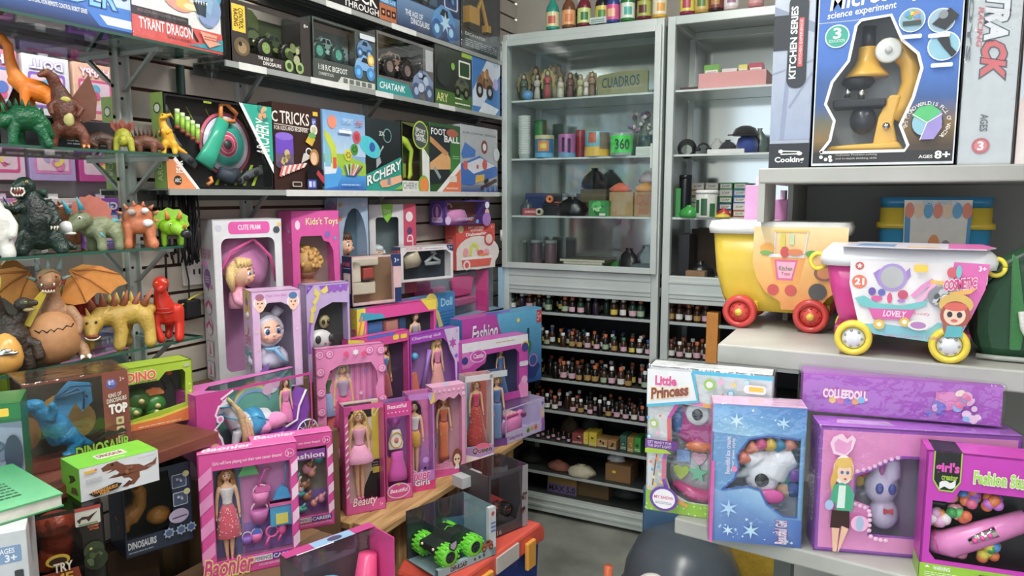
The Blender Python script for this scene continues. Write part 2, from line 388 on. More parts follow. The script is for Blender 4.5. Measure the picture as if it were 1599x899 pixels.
def bracket(par,y,xf,drop=.10,col='a3a6a2'):
 b=MB();b.box(XW+.002,xf,y-.006,y+.006,-.016,-.006,col);b.prism([(XW+.012,-drop),(XW+.022,-drop),(xf-.02,-.016),(xf-.034,-.016)],y-.005,y+.005,col)
 o=b.obj('bracket','metal',par);return o
GX,GY=-1.55,1.256
GZ=[onplane(286,241,0,GX).z,onplane(286,383,0,GX).z,onplane(305,526,0,GX).z,1.862]
def glass_shelf(z,yend,lab,xf=GX):
 g=thing('glass_shelf',lab,'shelf',(0,0,z))
 MB().box(XW+.006,xf,-.5,yend,-.006,0).obj('glass_pane','shelfglass',g)
 MB().box(xf,xf+.0012,-.5,yend,-.006,0,'2f5a4c').box(XW+.006,xf,yend,yend+.0012,-.006,0,'2f5a4c').obj('polished_edge','plastic',g)
 bracket(g,1.246,xf-.03);bracket(g,.35,xf-.03);return g
glass_shelf(GZ[0],GY,'glass shelf holding the orange long-necked dinosaur')
glass_shelf(GZ[1],GY,'glass shelf holding the black-green standing lizard')
glass_shelf(GZ[2],1.30,'glass shelf holding the winged dragon on its egg',GX)
glass_shelf(GZ[3],1.365,'glass shelf under the red dragon carton')
SX=-1.6
def metal_shelf(z,y0,y1,lab,tags=()):
 s=thing('wall_shelf',lab,'shelf',(0,0,z));b=MB()
 b.box(XW+.016,SX,y0,y1,-.004,0,'6d726e').box(SX,SX+.006,y0,y1,-.016,0,'a7aca8').box(XW+.016,XW+.02,y0,y1,-.03,-.004,'5a5e5b')
 b.obj('shelf_plate','metal',s)
 for k in range(3):MB().box(XW+.03+k*.035,XW+.04+k*.035,y0+.02,y1-.02,-.014,-.004,'555a57').obj('stiffener','metal',s)
 for yy in(1.63,2.2,2.93):
  if y0<yy<y1:bracket(s,yy,SX-.02,.09,'7d827e')
 for a,c in tags:MB().box(SX+.006,SX+.0072,a,c,-.018,.001,'d9dbd6').obj('price_strip','card',s)
 return s
metal_shelf(1.521,1.262,3.03,'grey metal wall shelf holding the archery and football cartons',[(1.66,3.0)])
metal_shelf(1.862,1.455,3.03,'grey metal wall shelf holding remote control car boxes',[(1.5,1.6),(1.78,1.96),(2.1,2.2),(2.5,2.62)])
metal_shelf(2.105,1.7,3.03,'highest grey wall shelf holding the rock crawler carton',[(1.86,1.98),(2.2,2.35)])
TZ=.56
tb=thing('pine_table','raw pine pallet table under the doll boxes','table',(0,0,0))
for k,(x0,x1,e)in enumerate(((-1.345,-1.24,0),(-1.455,-1.348,.02),(-1.565,-1.458,.05),(-1.72,-1.568,.02))):
 MB().box(x0,x1,1.62-e*.5,2.53+e,TZ-.02,TZ).obj('plank','wood',tb,bev=.002)
for y0,y1 in((1.66,1.70),(1.745,1.80),(1.815,1.915),(2.02,2.10),(2.2,2.29),(2.40,2.45),(2.46,2.51)):
 MB().box(-1.295,-1.272,y0,y1,0,TZ-.02).obj('upright_plank','woodv',tb,bev=.002)
MB().box(-1.31,-1.296,1.64,2.5,.40,.48).obj('rail','wood',tb)
for y in(1.66,2.46):MB().box(-1.70,-1.66,y-.03,y+.03,0,TZ-.02).obj('leg','woodv',tb)
def riser(lab,x0,x1,y0,y1,z0,z1):
 r=thing('carton_riser',lab,'box',((x0+x1)/2,(y0+y1)/2,z0));a,b_=(x1-x0)/2,(y1-y0)/2
 MB().box(-a,a,-b_,b_,0,z1-z0,'6e5136').obj('carton','kraft',r,bev=.003);MB().box(-.02,.02,-b_-.0006,b_+.0006,0,z1-z0+.0005,'8a6b45').obj('tape','plastic',r);return r
BZ=.985
bs=tag(MB().box(XW+.001,-1.30,.2,1.12,BZ-.025,BZ).obj('board_shelf','brownboard',bev=.002),'brown laminate shelf under the blue dragon carton','shelf')
lowb=tag(MB().box(XW+.001,-1.24,.2,.98,.60,.625).obj('board_shelf','dark',bev=.002),'dark lower shelf under the boxed brown chomping dinosaur','shelf')
lowp=tag(MB().box(XW+.001,-1.26,.2,.97,0,.60).obj('counter','dark',bev=.003),'dark counter body below the lowest toy shelf','counter')
# == aluminium glass cabinets
YC=3.056;CD=.37
def cz(y,x=920):return onplane(x,y,1,YC).z
UPZ=[cz(148),cz(244),cz(338)];LOZ=[cz(494),cz(549),cz(601),cz(652),cz(703),cz(754)]
def cabinet(x0,x1,lab,idx,gl=True):
 c=thing('display_cabinet',lab,'cabinet',(x0,YC,0));W=x1-x0;a='b4bdba';fw=.032;H=2.225;m0,m1=1.075,1.172
 f=MB()
 for xx in(0,W-fw):
  f.box(xx,xx+fw,0,.03,0,H,a).box(xx,xx+fw,CD-.03,CD,0,H,a)
 f.box(fw,W-fw,0,.03,H-.035,H,a).box(0,W,CD-.03,CD,H-.03,H,a).box(fw,W-fw,0,.03,m0,m1,a).box(fw,W-fw,0,.03,.02,.096,a)
 f.box(fw,W-fw,.004,.02,m0-.02,m0,'9fa8a5')
 for xx in(0,W-fw):
  for zz in(H-.03,m0,.03):f.box(xx,xx+fw,.03,CD-.03,zz,zz+.03,a)
 f.obj('frame','alu',c,bev=.003)
 MB().box(fw,W-fw,-.004,0,.045,.055,'d0d6d3').box(fw,W-fw,-.004,0,.078,.084,'d0d6d3').box(fw,W-fw,-.004,0,m0+.02,m0+.026,'d8dedb').box(fw,W-fw,-.004,0,m1-.03,m1-.02,'d8dedb').obj('moulding','alu',c)['kind']='stuff'
 MB().box(.004,W-.004,.03,CD-.01,H,H+.006,'aab1af').obj('top_panel','alu',c)
 MB().box(fw,W-fw,CD-.02,CD-.014,m1,H-.03,'888888').obj('mirror_back','backmirror',c)
 MB().box(fw,W-fw,CD-.02,CD-.014,.03,m0,'17191a').obj('lower_back','matte',c)
 for xx in(.004,W-.008):MB().box(xx,xx+.004,.03,CD-.03,m1,H-.03,'aeb6b2').obj('side_panel','metal',c);MB().box(xx,xx+.004,.03,CD-.03,.03,m0,'5a605e').obj('side_panel','metal',c)
 for zz in UPZ+[m1-.02]:
  MB().box(fw*.4,W-fw*.4,.034,CD-.03,zz-.008,zz,'cfd8d4').obj('upper_shelf','plastic',c)
 for zz in LOZ+[.095]:
  MB().box(fw*.4,W-fw*.4,.034,CD-.03,zz-.01,zz,'3c413f').box(fw*.4,W-fw*.4,.030,.034,zz-.012,zz+.001,'b9c1be').obj('lower_shelf','metal',c)
 d=MB();e=.026;y0,y1=-.022,-.002;za,zb=m1+.004,H-.03
 d.box(.006,.006+e,y0,y1,za,zb,a).box(W-.006-e,W-.006,y0,y1,za,zb,a).box(.006+e,W-.006-e,y0,y1,zb-e,zb,a).box(.006+e,W-.006-e,y0,y1,za,za+e,a)
 if gl:
  dr=d.obj('door','alu',c,bev=.002)
  MB().box(.006+e,W-.006-e,-.014,-.010,za+e,zb-e).obj('door_glass','glass',dr)
  MB().box(W-.036,W-.03,-.036,-.022,1.62,1.72,'d5dad8').obj('handle','alu',dr)
  for zz in(1.3,2.1):MB().cyl((.004,-.024,zz),(.004,-.024,zz+.05),.006,col='ccd2cf',n=8).obj('hinge','alu',dr)
 return c,x0,W
cabL=cabinet(-1.605,-.862,'aluminium glass cabinet with the wooden sign on its top shelf',0)
cabR=cabinet(-.848,-.10,'aluminium cabinet with the pink wrapped tray, behind the yellow cart',1,gl=False)
# == shelf unit on the right
RY=1.45
RZ=[onplane(1390,259,1,RY).z,onplane(1360,558,1,1.30).z]
ru=thing('shelf_unit','white shelf unit holding the microscope carton and toy carts','shelving',(0,0,0))
xa=onplane(1185,262,1,RY).x
MB().box(xa,1.2,RY,1.88,RZ[0]-.028,RZ[0]).obj('top_board','white_shelf',ru,bev=.003)
xb=onplane(1120,545,1,1.30).x
MB().box(xb,1.2,1.30,1.88,RZ[1]-.034,RZ[1]).obj('middle_board','white_shelf',ru,bev=.003)
MB().box(-.178,1.2,1.88,1.90,.2,2.3).obj('back_panel','grey_panel',ru)
MB().box(-.19,-.18,1.62,2.32,RZ[1],2.4).obj('side_panel','grey_panel',ru)
MB().box(xa,xa+.012,RY+.002,1.6,RZ[0]-.10,RZ[0]-.028).obj('side_bracket','white_shelf',ru)
LZ=.954
lp=anchor(1053,808,z=LZ);lph=124
lt=thing('display_ledge','scuffed white ledge under the unicorn and girls craft boxes','shelf',lp,117-lph)
MB().box(0,1.2,0,.30,-.028,0).obj('ledge_board','white_shelf',lt,bev=.003)
for x_ in(.12,.95):MB().box(x_,x_+.03,.2,.23,-LZ,-.028).obj('leg','rack',lt)
# == toy makers
def stuff(o):o['kind']='stuff';return o
def doll(par,cx,cy,z0,H,skin='e8b48c',hair='d8b060',hstyle='long',top='e9a6c0',skirt='f2a8c8',kind='tutu',lips='c23b54',turn=0,shoes='e05a9a',name='doll',pattern=None):
 """standing fashion doll looking towards -y; part of its carton, hair and clothes are its sub-parts"""
 R=Matrix.Translation((cx,cy,z0))@Matrix.Rotation(math.radians(turn),4,'Z')@Matrix.Scale(H,4);b=MB()
 def T(pts,r,c,n=8,flat=(1,1)):b.tube(pts,r,c,n,flat,up=(0,1,0),R=None)
 b.lathe([(.052,.5),(.060,.53),(.056,.57),(.038,.635),(.042,.69),(.056,.75),(.060,.79),(.052,.825),(.022,.845),(.019,.875)],skin,14,sx=1.15,sy=.72)
 b.ball((0,-.004,.932),(.050,.053,.064),skin,14,10)
 for s in(-1,1):
  T([(s*.03,0,.53),(s*.034,-.002,.42),(s*.028,.002,.28),(s*.03,.006,.2),(s*.024,0,.05),(s*.022,-.004,.02)],[.038,.037,.025,.027,.015,.015],skin)
  T([(s*.068,0,.815),(s*.088,.002,.76),(s*.103,.008,.66),(s*.112,-.012,.53),(s*.114,-.02,.49)],[.021,.022,.018,.014,.013],skin)
  b.ball((s*.115,-.022,.472),(.010,.014,.022),skin,8,5)
  b.ball((s*.019,-.049,.94),(.0125,.006,.0095),'ffffff',8,5);b.ball((s*.019,-.054,.94),(.007,.004,.008),'2d4a7a',8,5)
  b.tube([(s*.007,-.053,.957),(s*.02,-.054,.961),(s*.032,-.046,.957)],.003,'5a3a22',5)
 b.ball((0,-.057,.918),(.006,.007,.008),skin,8,5);b.ball((0,-.052,.898),(.013,.005,.0055),lips,8,5)
 b.v=[tuple(R@Vector(p))for p in b.v];d=b.obj(name,'matte',par)
 h=MB();h.ball((0,.012,.955),(.060,.058,.058),hair,14,8)
 if hstyle in('long','curly'):
  for i in range(9):
   a=math.radians(-5+190*i/8);x,y=math.cos(a)*.056,.012+math.sin(a)*.045;L=.70 if hstyle=='long' else .64;k=1.5 if hstyle=='long' else 2.3
   pts=[]
   for q in range(7):
    t=q/6;wv=(.012 if hstyle=='curly' else .004)*math.sin(q*2.1+i);pts.append((x*(1+(k-1)*t)+wv,y*(1+.2*t)+.01*t,.95-(.95-L)*t))
   h.tube(pts,[.022,.028,.03,.03,.03,.026,.01],hair,7)
 elif hstyle=='updo':h.ball((0,.03,1.02),(.035,.035,.035),hair,10,6)
 elif hstyle=='verylong':
  for i in range(9):
   a=math.radians(-10+200*i/8);x,y=math.cos(a)*.06,.015+math.sin(a)*.045
   h.tube([(x,y,.95),(x*1.5,y,.8),(x*1.7,y,.6),(x*1.6,y,.42),(x*1.3,y,.33)],[.022,.03,.03,.026,.008],hair,7)
 for s in(-1,1):h.tube([(0,-.03,1.0),(s*.035,-.045,.985),(s*.054,-.03,.95),(s*.06,-.015,.88)],[.008,.016,.016,.01],hair,6)
 h.v=[tuple(R@Vector(p))for p in h.v];h.obj('hair','hair',d)
 t=MB();t.lathe([(.046,.60),(.040,.64),(.044,.69),(.060,.75),(.064,.785),(.060,.80)],top,14,sx=1.18,sy=.84)
 t.v=[tuple(R@Vector(p))for p in t.v];t.obj('bodice','cloth',d)
 pf={'tutu':[(.042,.62),(.075,.57),(.115,.50),(.14,.43),(.135,.425)],'gown':[(.042,.62),(.064,.55),(.085,.42),(.12,.22),(.16,.03),(.155,.02)],
    'sheath':[(.042,.62),(.062,.55),(.06,.42),(.055,.25),(.06,.1),(.07,.03)],'midi':[(.042,.62),(.066,.55),(.09,.42),(.11,.27),(.105,.262)],'mini':[(.042,.62),(.066,.55),(.07,.40),(.066,.395)]}[kind]
 k_=MB();wob=(lambda i,j:1+.06*(i/len(pf))*math.sin(j*2.6))if kind!='sheath' else None
 k_.lathe(pf,skirt,28,sx=1.17,sy=.78,wob=wob)
 if pattern:
  rd=random.Random(3)
  for i in range(60):
   z=rd.uniform(pf[-2][1],.58);r=None
   for a,c in zip(pf,pf[1:]):
    if c[1]<=z<=a[1]:r=c[0]+(a[0]-c[0])*(z-c[1])/(a[1]-c[1]or 1)
   if r:an=rd.uniform(math.pi,2*math.pi);k_.ball((math.cos(an)*r*1.17,math.sin(an)*r*.8,z),.006,pattern,6,4)
 k_.v=[tuple(R@Vector(p))for p in k_.v];k_.obj('skirt','cloth',d)
 t=MB();t.torus((0,0,.62),.046,.006,lips,'z',16,6,sz=.7)
 t.v=[tuple(R@Vector(p))for p in t.v];t.obj('sash','plastic',d)
 if kind in('tutu','midi','mini'):
  for s in(-1,1):
   q=MB();q.tube([(s*.022,.012,.03),(s*.022,-.01,.02),(s*.022,-.035,.006)],[.016,.016,.012],shoes,7);q.v=[tuple(R@Vector(p))for p in q.v];q.obj('shoe','plastic',d)
 return d
def babyhead(par,c,r,skin='eeb894',hair='d8a860',curl=True,look=0,eye='2d5f9a',name='baby_doll',body='e98ab0',hood=None,big=1):
 """baby doll bust looking towards -y turned by look degrees"""
 R=Matrix.Translation(c)@Matrix.Rotation(math.radians(look),4,'Z')@Matrix.Scale(r,4);b=MB()
 b.ball((0,0,0),(.95,.98,1.0),skin,20,14);b.ball((.0,-.62,-.35),(.6,.42,.45),skin,14,9)
 for s in(-1,1):
  b.ball((s*.36,-.80,.02),(.17*big,.14,.19*big),'ffffff',12,8);b.ball((s*.37,-.90,.02),(.12*big,.07,.14*big),eye,12,7);b.ball((s*.37,-.945,.03),(.06*big,.04,.08*big),'14141c',8,5);b.ball((s*.40,-.97,.07),(.025,.02,.03),'ffffff',6,4)
  b.ball((s*.93,.05,-.05),(.1,.18,.22),skin,8,6);b.ball((s*.46,-.86,-.34),(.16,.1,.13),'f0a08c',10,6)
  b.tube([(s*.22,-.93,.32),(s*.38,-.90,.37),(s*.52,-.8,.32)],.03,'7a4c2c',5)
 b.ball((0,-1.04,-.2),(.1,.1,.09),skin,8,6);b.ball((0,-.98,-.46),(.17,.07,.06),'d0606a',8,5)
 b.lathe([(.4,-.85),(.55,-1.1),(.9,-1.35),(1.0,-1.9),(1.05,-2.4)],body,16,sx=1.1,sy=.75)
 for s in(-1,1):b.tube([(s*.85,0,-1.4),(s*1.15,-.2,-1.8),(s*1.0,-.6,-2.2)],[.3,.27,.2],body,8)
 b.v=[tuple(R@Vector(p))for p in b.v];d=b.obj(name,'matte',par);h=MB()
 if hood:
  h.ball((0,.14,.05),(1.12,1.0,1.14),hood,20,12);h.torus((0,-.42,-.0),.92,.13,hood,'y',24,8)
  for s in(-1,1):h.tube([(s*.6,.1,.8),(s*.95,.05,1.25),(s*1.25,0,1.1)],[.32,.36,.15],hood,10)
  h.tube([(-.5,-.75,-1.1),(0,-.85,-1.15),(.5,-.75,-1.1)],.1,'74b4e0',7);h.tube([(.1,-.85,-1.15),(.6,-.9,-1.8),(.9,-.85,-2.2)],.12,'74b4e0',7);h.ball((0,-.85,-1.15),(.16,.1,.14),'74b4e0',8,6)
 else:
  rd=random.Random(5);h.ball((0,.16,.18),(1.03,.98,1.0),hair,16,10)
  if curl:
   for i in range(70):
    a=rd.uniform(0,2*math.pi);e=rd.uniform(-.5,1.4);x,y,z=math.cos(a)*math.cos(e),math.sin(a)*math.cos(e),math.sin(e)
    if y<-.55 and z<.55:continue
    h.ball((x*1.1,y*1.05+.12,z*1.05+.15),(.17,.17,.2),hair,7,5)
  else:
   for i in range(9):a=math.radians(200+140*i/8);h.tube([(math.cos(a)*.3,.1,1.1),(math.cos(a)*.75,math.sin(a)*.75,.85),(math.cos(a)*.95,math.sin(a)*.88,.5)],[.2,.2,.07],hair,7)
   for s in(-1,1):h.tube([(s*.8,.3,.5),(s*1.05,.25,-.3),(s*1.0,.1,-1.2)],[.3,.34,.15],hair,8)
 h.v=[tuple(R@Vector(p))for p in h.v];h.obj('hood' if hood else 'hair','cloth' if hood else 'hair',d);return d
_wheel={}
def wheel(par,c,r,wd,tyre,hub,lugs=14):
 k=(tyre,hub,lugs)
 if k not in _wheel:
  b=MB();b.lathe([(.55,-.5),(.85,-.5),(1,-.3),(1,.3),(.85,.5),(.55,.5)],tyre,22,cap=False)
  for i in range(lugs):a=2*math.pi*i/lugs;Q=Matrix.Rotation(a,4,'Z');b.box(.96,1.08,-.1,.1,-.48,.02,tyre,Q);Q2=Matrix.Rotation(a+math.pi/lugs,4,'Z');b.box(.96,1.08,-.1,.1,-.02,.48,tyre,Q2)
  b.lathe([(.57,-.42),(.3,-.3),(.12,-.5),(.0,-.5)],hub,14,cap=False);b.lathe([(.57,.42),(.3,.3),(.12,.5),(.0,.5)],hub,14,cap=False)
  for i in range(6):a=2*math.pi*i/6;b.cyl((math.cos(a)*.34,math.sin(a)*.34,-.46),(math.cos(a)*.34,math.sin(a)*.34,.46),.05,col=hub,n=6)
  o=b.obj('wheel','plastic',None);_wheel[k]=o.data;bpy.data.objects.remove(o)
 o=bpy.data.objects.new('wheel',_wheel[k]);COL.objects.link(o);o.parent=par;o.location=c;o.scale=(r,r,wd);o.rotation_euler=(math.pi/2,0,0);return o
def truck(par,cx,cy,z0,L,body='3a3a3a',trim='8fb83a',tyre='20231f',hub='6e8f4a',cab=True,name='toy_truck',wd=None):
 """monster truck seen from its side, nose towards -x"""
 wd=wd or L*.42;r=L*.2;b=MB();Z=z0+r*1.1;T=lambda q:[(cx+x*L,Z+y*L)for x,y in q]
 b.prism(T([(-.48,.02),(-.46,.14),(-.2,.18),(-.1,.3),(.14,.3),(.22,.18),(.46,.17),(.48,.05),(.3,.02)]),cy-wd*.3,cy+wd*.3,body)
 b.prism(T([(-.15,.19),(-.08,.28),(.01,.28),(.01,.19)]),cy-wd*.305,cy+wd*.305,'1c2630');b.prism(T([(.04,.19),(.04,.28),(.12,.28),(.17,.19)]),cy-wd*.305,cy+wd*.305,'1c2630')
 for s in(-1,1):
  b.tube([(cx-L*.5,cy+s*wd*.32,Z+L*.03),(cx-L*.2,cy+s*wd*.34,Z-L*.02),(cx+L*.2,cy+s*wd*.34,Z-L*.02),(cx+L*.5,cy+s*wd*.32,Z+L*.04)],L*.016,trim,6)
  b.ball((cx-L*.47,cy+s*wd*.2,Z+L*.1),L*.03,'f4f0d0',8,5)
  for x in(-.3,.3):b.cyl((cx+x*L,cy+s*wd*.28,Z+L*.1),(cx+x*L*1.05,cy+s*wd*.36,Z),L*.022,col=trim,n=8)
 b.prism(T([(-.42,-.03),(-.34,.06),(.34,.06),(.42,-.03)]),cy-wd*.33,cy+wd*.33,trim)
 b.tube([(cx-L*.08,cy,Z+L*.3),(cx,cy,Z+L*.35),(cx+L*.12,cy,Z+L*.3)],L*.012,trim,6)
 for x in(-.3,.3):b.cyl((cx+x*L,cy-wd*.4,z0+r*1.08),(cx+x*L,cy+wd*.4,z0+r*1.08),L*.025,col='333333',n=8)
 o=b.obj(name,'plastic',par,bev=L*.01)
 for x in(-.3,.3):
  for s in(-1,1):wheel(o,(cx+x*L,cy+s*wd*.42,z0+r*1.08),r,wd*.26,tyre,hub)
 return o
def prtruck(p,u,v,s,body,tyre,hub='cccccc'):
 """a printed picture of a monster truck"""
 a=p.W/p.H
 p.poly([(u-s,v),(u-s*.8,v+s*.5*a),(u-s*.2,v+s*.9*a),(u+s*.4,v+s*.85*a),(u+s,v+s*.4*a),(u+s*.9,v-s*.1*a)],body);p.poly([(u-s*.35,v+s*.45*a),(u-s*.1,v+s*.75*a),(u+s*.35,v+s*.7*a),(u+s*.4,v+s*.4*a)],'22303a')
 for x in(-.6,.6):p.ell(u+x*s,v-s*.2*a,s*.42,tyre);p.ell(u+x*s,v-s*.2*a,s*.2,hub)
def sticker(p,u,v,w=.06,h=.03):p.rect(u,v,u+w,v+h,'f2c200');p.lines(u+w*.15,v+h*.3,u+w*.85,v+h*.9,1,'5a4a10');return p
# == highest shelf
G3='remote control toy cartons on the highest shelf'
b=BX('toy_carton','black rock crawler carton with an orange icon panel, on the highest shelf','box',500,619,0,.11,X=SX,z=2.105,h=.2).plain('1d1c20')
p=b.pr();p.text('ROCK',.28,.17,.72,.37,'f2efe8',b=.02).text('THROUGH',.28,.04,.74,.14,'f2efe8',b=.015).rect(.76,.30,1,.40,'3b8fc4').text('AGES 1-10',.78,.32,.98,.38,'f4f4f4').rect(.75,.02,1,.29,'b5673d')
for k in range(3):p.rr(.775+k*.075,.09,.835+k*.075,.21,'2a1d18',.008);p.ell(.805+k*.075,.15,.014,'d89a70')
prtruck(p,.55,.62,.25,'7a5a3a','111111');p.done()
b=BX('toy_carton','blue carton with a blue monster truck picture, on the highest shelf','box',620,718,0,.11,X=SX,z=2.105,h=.21).win('2c3f66',[(.05,.52),(.7,.52),(.7,.97),(.05,.97)],inner='5a7f9a',top='film')
truck(b.root,b.w*.38,.05,.115,.15,'5b7d4a','7cb08a','24303a','6a8a60')
p=b.pr();p.grad(0,0,1,.5,'24345a','6d93bd').text('THE AGE OF',.12,.24,.38,.33,'eef2f6',b=.02).text('DINOSAURS',.2,.12,.48,.22,'eef2f6',b=.02);prtruck(p,.72,.28,.2,'4f9bd8','2c66a8','9adcf4');p.star(.74,.34,.1,'bfe6fa',7,.4);p.rr(.72,.62,.96,.92,'dfe9f2',.03).rr(.74,.64,.94,.9,'24407a',.02).blob(.84,.77,.07,['4f9bd8','9adcf4','1d2c50'],5,3).done();b.wrap(.002,'clear')
b=BX('toy_carton','grey film-wrapped carton with a yellow excavator, beside the cabinet top','box',720,781,0,.11,X=SX,z=2.105,h=.30).win('30383c',[(.05,.28),(.95,.28),(.95,.95),(.05,.95)],inner='4a5658',top='film')
e=MB();e.box(b.w*.35,b.w*.65,.03,.08,.10,.13,'2a2a2a').box(b.w*.38,b.w*.62,.03,.08,.13,.20,'d8a02c').tube([(b.w*.6,.05,.17),(b.w*.75,.05,.25),(b.w*.9,.05,.15)],.010,'d8a02c',7).box(b.w*.85,b.w*.95,.035,.065,.12,.15,'d8a02c').box(b.w*.15,b.w*.36,.04,.07,.22,.24,'d8a02c').box(b.w*.18,b.w*.22,.04,.07,.13,.22,'d8a02c')
e.obj('toy_excavator','plastic',b.root,bev=.002);p=b.pr();p.text('EXCAVATOR',.1,.2,.6,.24,'e8ecee',b=.01).lines(.1,.06,.9,.17,4,'aab4b8').done();b.wrap(.003)
# == shelf of remote control cars
b=BX('toy_carton','dark brown truck carton with a yellow label on its left edge','box',362,487,0,.12,X=SX,z=1.862,h=.165).win('3a3432',[(.2,.2),(.86,.2),(.86,.93),(.2,.93)],inner='2f3a24',top='film')
p=b.pr('inside');p.rect(.02,.05,.98,.95,'39452a').blob(.45,.6,.3,['4d5c33','2a3320','5b6a45'],10,4);p.poly([(.2,.55),(.42,.62),(.44,.50),(.2,.42)],'14110f')
for k in range(6):p.poly([(.24+k*.03,.60),(.255+k*.03,.54),(.27+k*.03,.60)],'e8e2cc')
p.done();truck(b.root,b.w*.62,.055,.03,.15,'3b4a2e','6a7a40','1d2018','8aa35a')
p=b.pr();p.rect(.02,.5,.17,.93,'f0c414').text('CONTROL',.095,.55,.145,.88,'1c1a14',ang=-90,b=.02).text('RACING',.04,.58,.085,.85,'1c1a14',ang=-90,b=.02).ell(.12,.27,.09,'6b5a3c',.15).ell(.12,.25,.05,'a08560',.09).ell(.10,.31,.02,'2a2016').text('THE AGE OF',.3,.13,.48,.18,'f0ede4',b=.02).text('DINOSAURS',.36,.05,.58,.11,'f0ede4',b=.02).text('8+',.9,.86,.96,.92,'f0f0f0').blob(.76,.33,.1,['6f7d4c','a5aa80','38422a'],8,2)
for q in(.68,.82):p.ell(q,.12,.055,'93b46a');p.ell(q,.12,.03,'3c4a30')
p.done();PR(b,'left').rect(.05,.05,.95,.95,'2c2725').done()
b=BX('toy_carton','film-fronted crawler carton with pale blue truck picture, beside the yellow-labelled truck carton','box',489,587,0,.12,X=SX,z=1.862,h=.185).win('4b5450',[(.03,.34),(.66,.34),(.66,.96),(.03,.96)],inner='7f9796',top='film',right='film')
truck(b.root,b.w*.33,.055,.062,.15,'6f8f86','9fb8b0','274540','4fa08c')
p=b.pr();p.rect(0,0,1,.3,'4a524c').text('1:18 R/C BIGFOOT',.08,.17,.52,.26,'eef0ea',b=.01).text('COMPETITION',.08,.08,.3,.13,'dfe4dc').poly([(.36,.01),(.98,.01),(.98,.12),(.42,.12)],'c9cdc4')
for k in range(5):p.rr(.45+k*.1,.025,.52+k*.1,.105,'6b726c',.01)
prtruck(p,.80,.33,.17,'7fb0dc','3f86c4','55b7ee');prtruck(p,.8,.66,.13,'5d86b0','2f5a86','8ab8dc');p.ell(.9,.52,.06,'e8b23a').ell(.9,.52,.035,'f6e29a').rr(.72,.86,.98,.95,'cfd8dc',.01).done()
b=BX('toy_carton','wide grey tank carton with a teal lettered band','box',589,678,0,.12,X=SX,z=1.862,h=.205).win('6d6a68',[(.03,.28),(.8,.28),(.8,.95),(.03,.95)],inner='4d4844',top='film')
truck(b.root,b.w*.42,.055,.06,.18,'9a7766','c9a894','2b2624','8f7a70',name='toy_tank')
p=b.pr();p.poly([(0,0),(.62,0),(.52,.22),(0,.24)],'1f9a98').text('CHATANK',.04,.07,.46,.18,'f6f8f6',b=.02,sh=.2).rr(.84,.55,.98,.93,'b9bec0',.01)
prtruck(p,.78,.22,.2,'8296b8','4a5a80','a9bcd8');p.blob(.8,.35,.12,['8fa0c0','bcc8dc','56658a'],7,8).done();b.wrap(.002,'clear')
b=BX('toy_carton','black and green army vehicle carton standing between the tank carton and motorbike carton','box',680,737,0,.12,X=SX,z=1.862,h=.225).plain('22261f')
p=b.pr();p.grad(0,.3,1,1,'22261f','3b423a').rect(0,0,1,.25,'47702c').text('ARY',.03,.06,.32,.2,'d8d68a',b=.02).rr(.62,.55,.95,.85,'e8ecd8',.02).rr(.65,.58,.92,.82,'2c4a2c',.02).rect(.7,.92,1,1,'9ac03a');prtruck(p,.7,.33,.2,'4f5a3c','14160f','6b7a50');p.ell(.2,.55,.18,'2f3630').ell(.45,.7,.05,'7fc03a').lines(.5,.06,.92,.12,1,'e0ecc8').lines(.5,.15,.7,.2,1,'e0ecc8').done()
b=BX('toy_carton','blue and white carton with a brown quad bike picture, beside the cabinet','box',738,781,0,.12,X=SX,z=1.862,h=.24).plain('2f79c0')
p=b.pr();p.poly([(0,.35),(.55,1),(1,1),(1,.75),(.3,.1),(0,.1)],'cfdcea').poly([(.2,0),(.8,0),(.95,.12),(.4,.2)],'dfe9f2').lines(.75,.88,.95,.94,2,'9ab4d0');prtruck(p,.42,.45,.3,'8a6240','2b2b2b','b9bfc4');p.blob(.42,.62,.18,['a5794c','6b4a30','d0a878'],6,5).ell(.8,.55,.1,'b8b0e0').done()
# == shelf of games
BXF=-1.612
b=BX('archery_set','boxed archery set with a green bow handle and round target','box',262,428,143,.045,X=BXF,z=1.521).win('1c1d20',rrect(.02,.03,.98,.97,.02,1.7),inner='202226',frontcol='15161a')
W,H=b.w,b.h;p=b.pr('inside')
for k in range(5):p.poly([(.5+k*.09,.05),(.53+k*.09,.05),(.62+k*.09,.3),(.59+k*.09,.3)],'b6d428');p.poly([(.1+k*.17,.9),(.11+k*.17,.9),(.17+k*.17,.75),(.16+k*.17,.75)],'8a9a30')
p.done();t_=MB()
for r,c,dy in((.088,'d4486c',0),(.080,'1f2a30',.001),(.077,'d8d4e6',.002),(.064,'5c9ad0',.003),(.062,'d8c070',.0035),(.060,'2aa596',.004),(.036,'e8e4ea',.005),(.034,'d43a68',.006),(.025,'f0e6ea',.0065),(.023,'d43a68',.007),(.014,'3a3a3c',.008)):
 t_.lathe([(r,0),(r,.004)],c,36,R=Matrix.Translation((W*.60,.033-dy,H*.52))@Matrix.Rotation(math.pi/2,4,'X'),sy=.98)
tg=t_.obj('target','card',b.root);tg['kind']='stuff'
h_=MB();h_.tube([(W*.36,.018,H*.27),(W*.41,.015,H*.40),(W*.47,.015,H*.55),(W*.55,.016,H*.78)],[.030,.026,.022,.020],'1fb08e',14,(1,.5),up=(0,1,0));h_.obj('bow_handle','plastic',b.root)
g_=MB();c_=Vector((W*.585,.014,H*.86));q_=[c_+Vector((x,0,z))for x,z in((-.022,-.018),(-.020,.022),(.0,.028),(.034,.004),(.024,-.018),(-.022,-.018))]
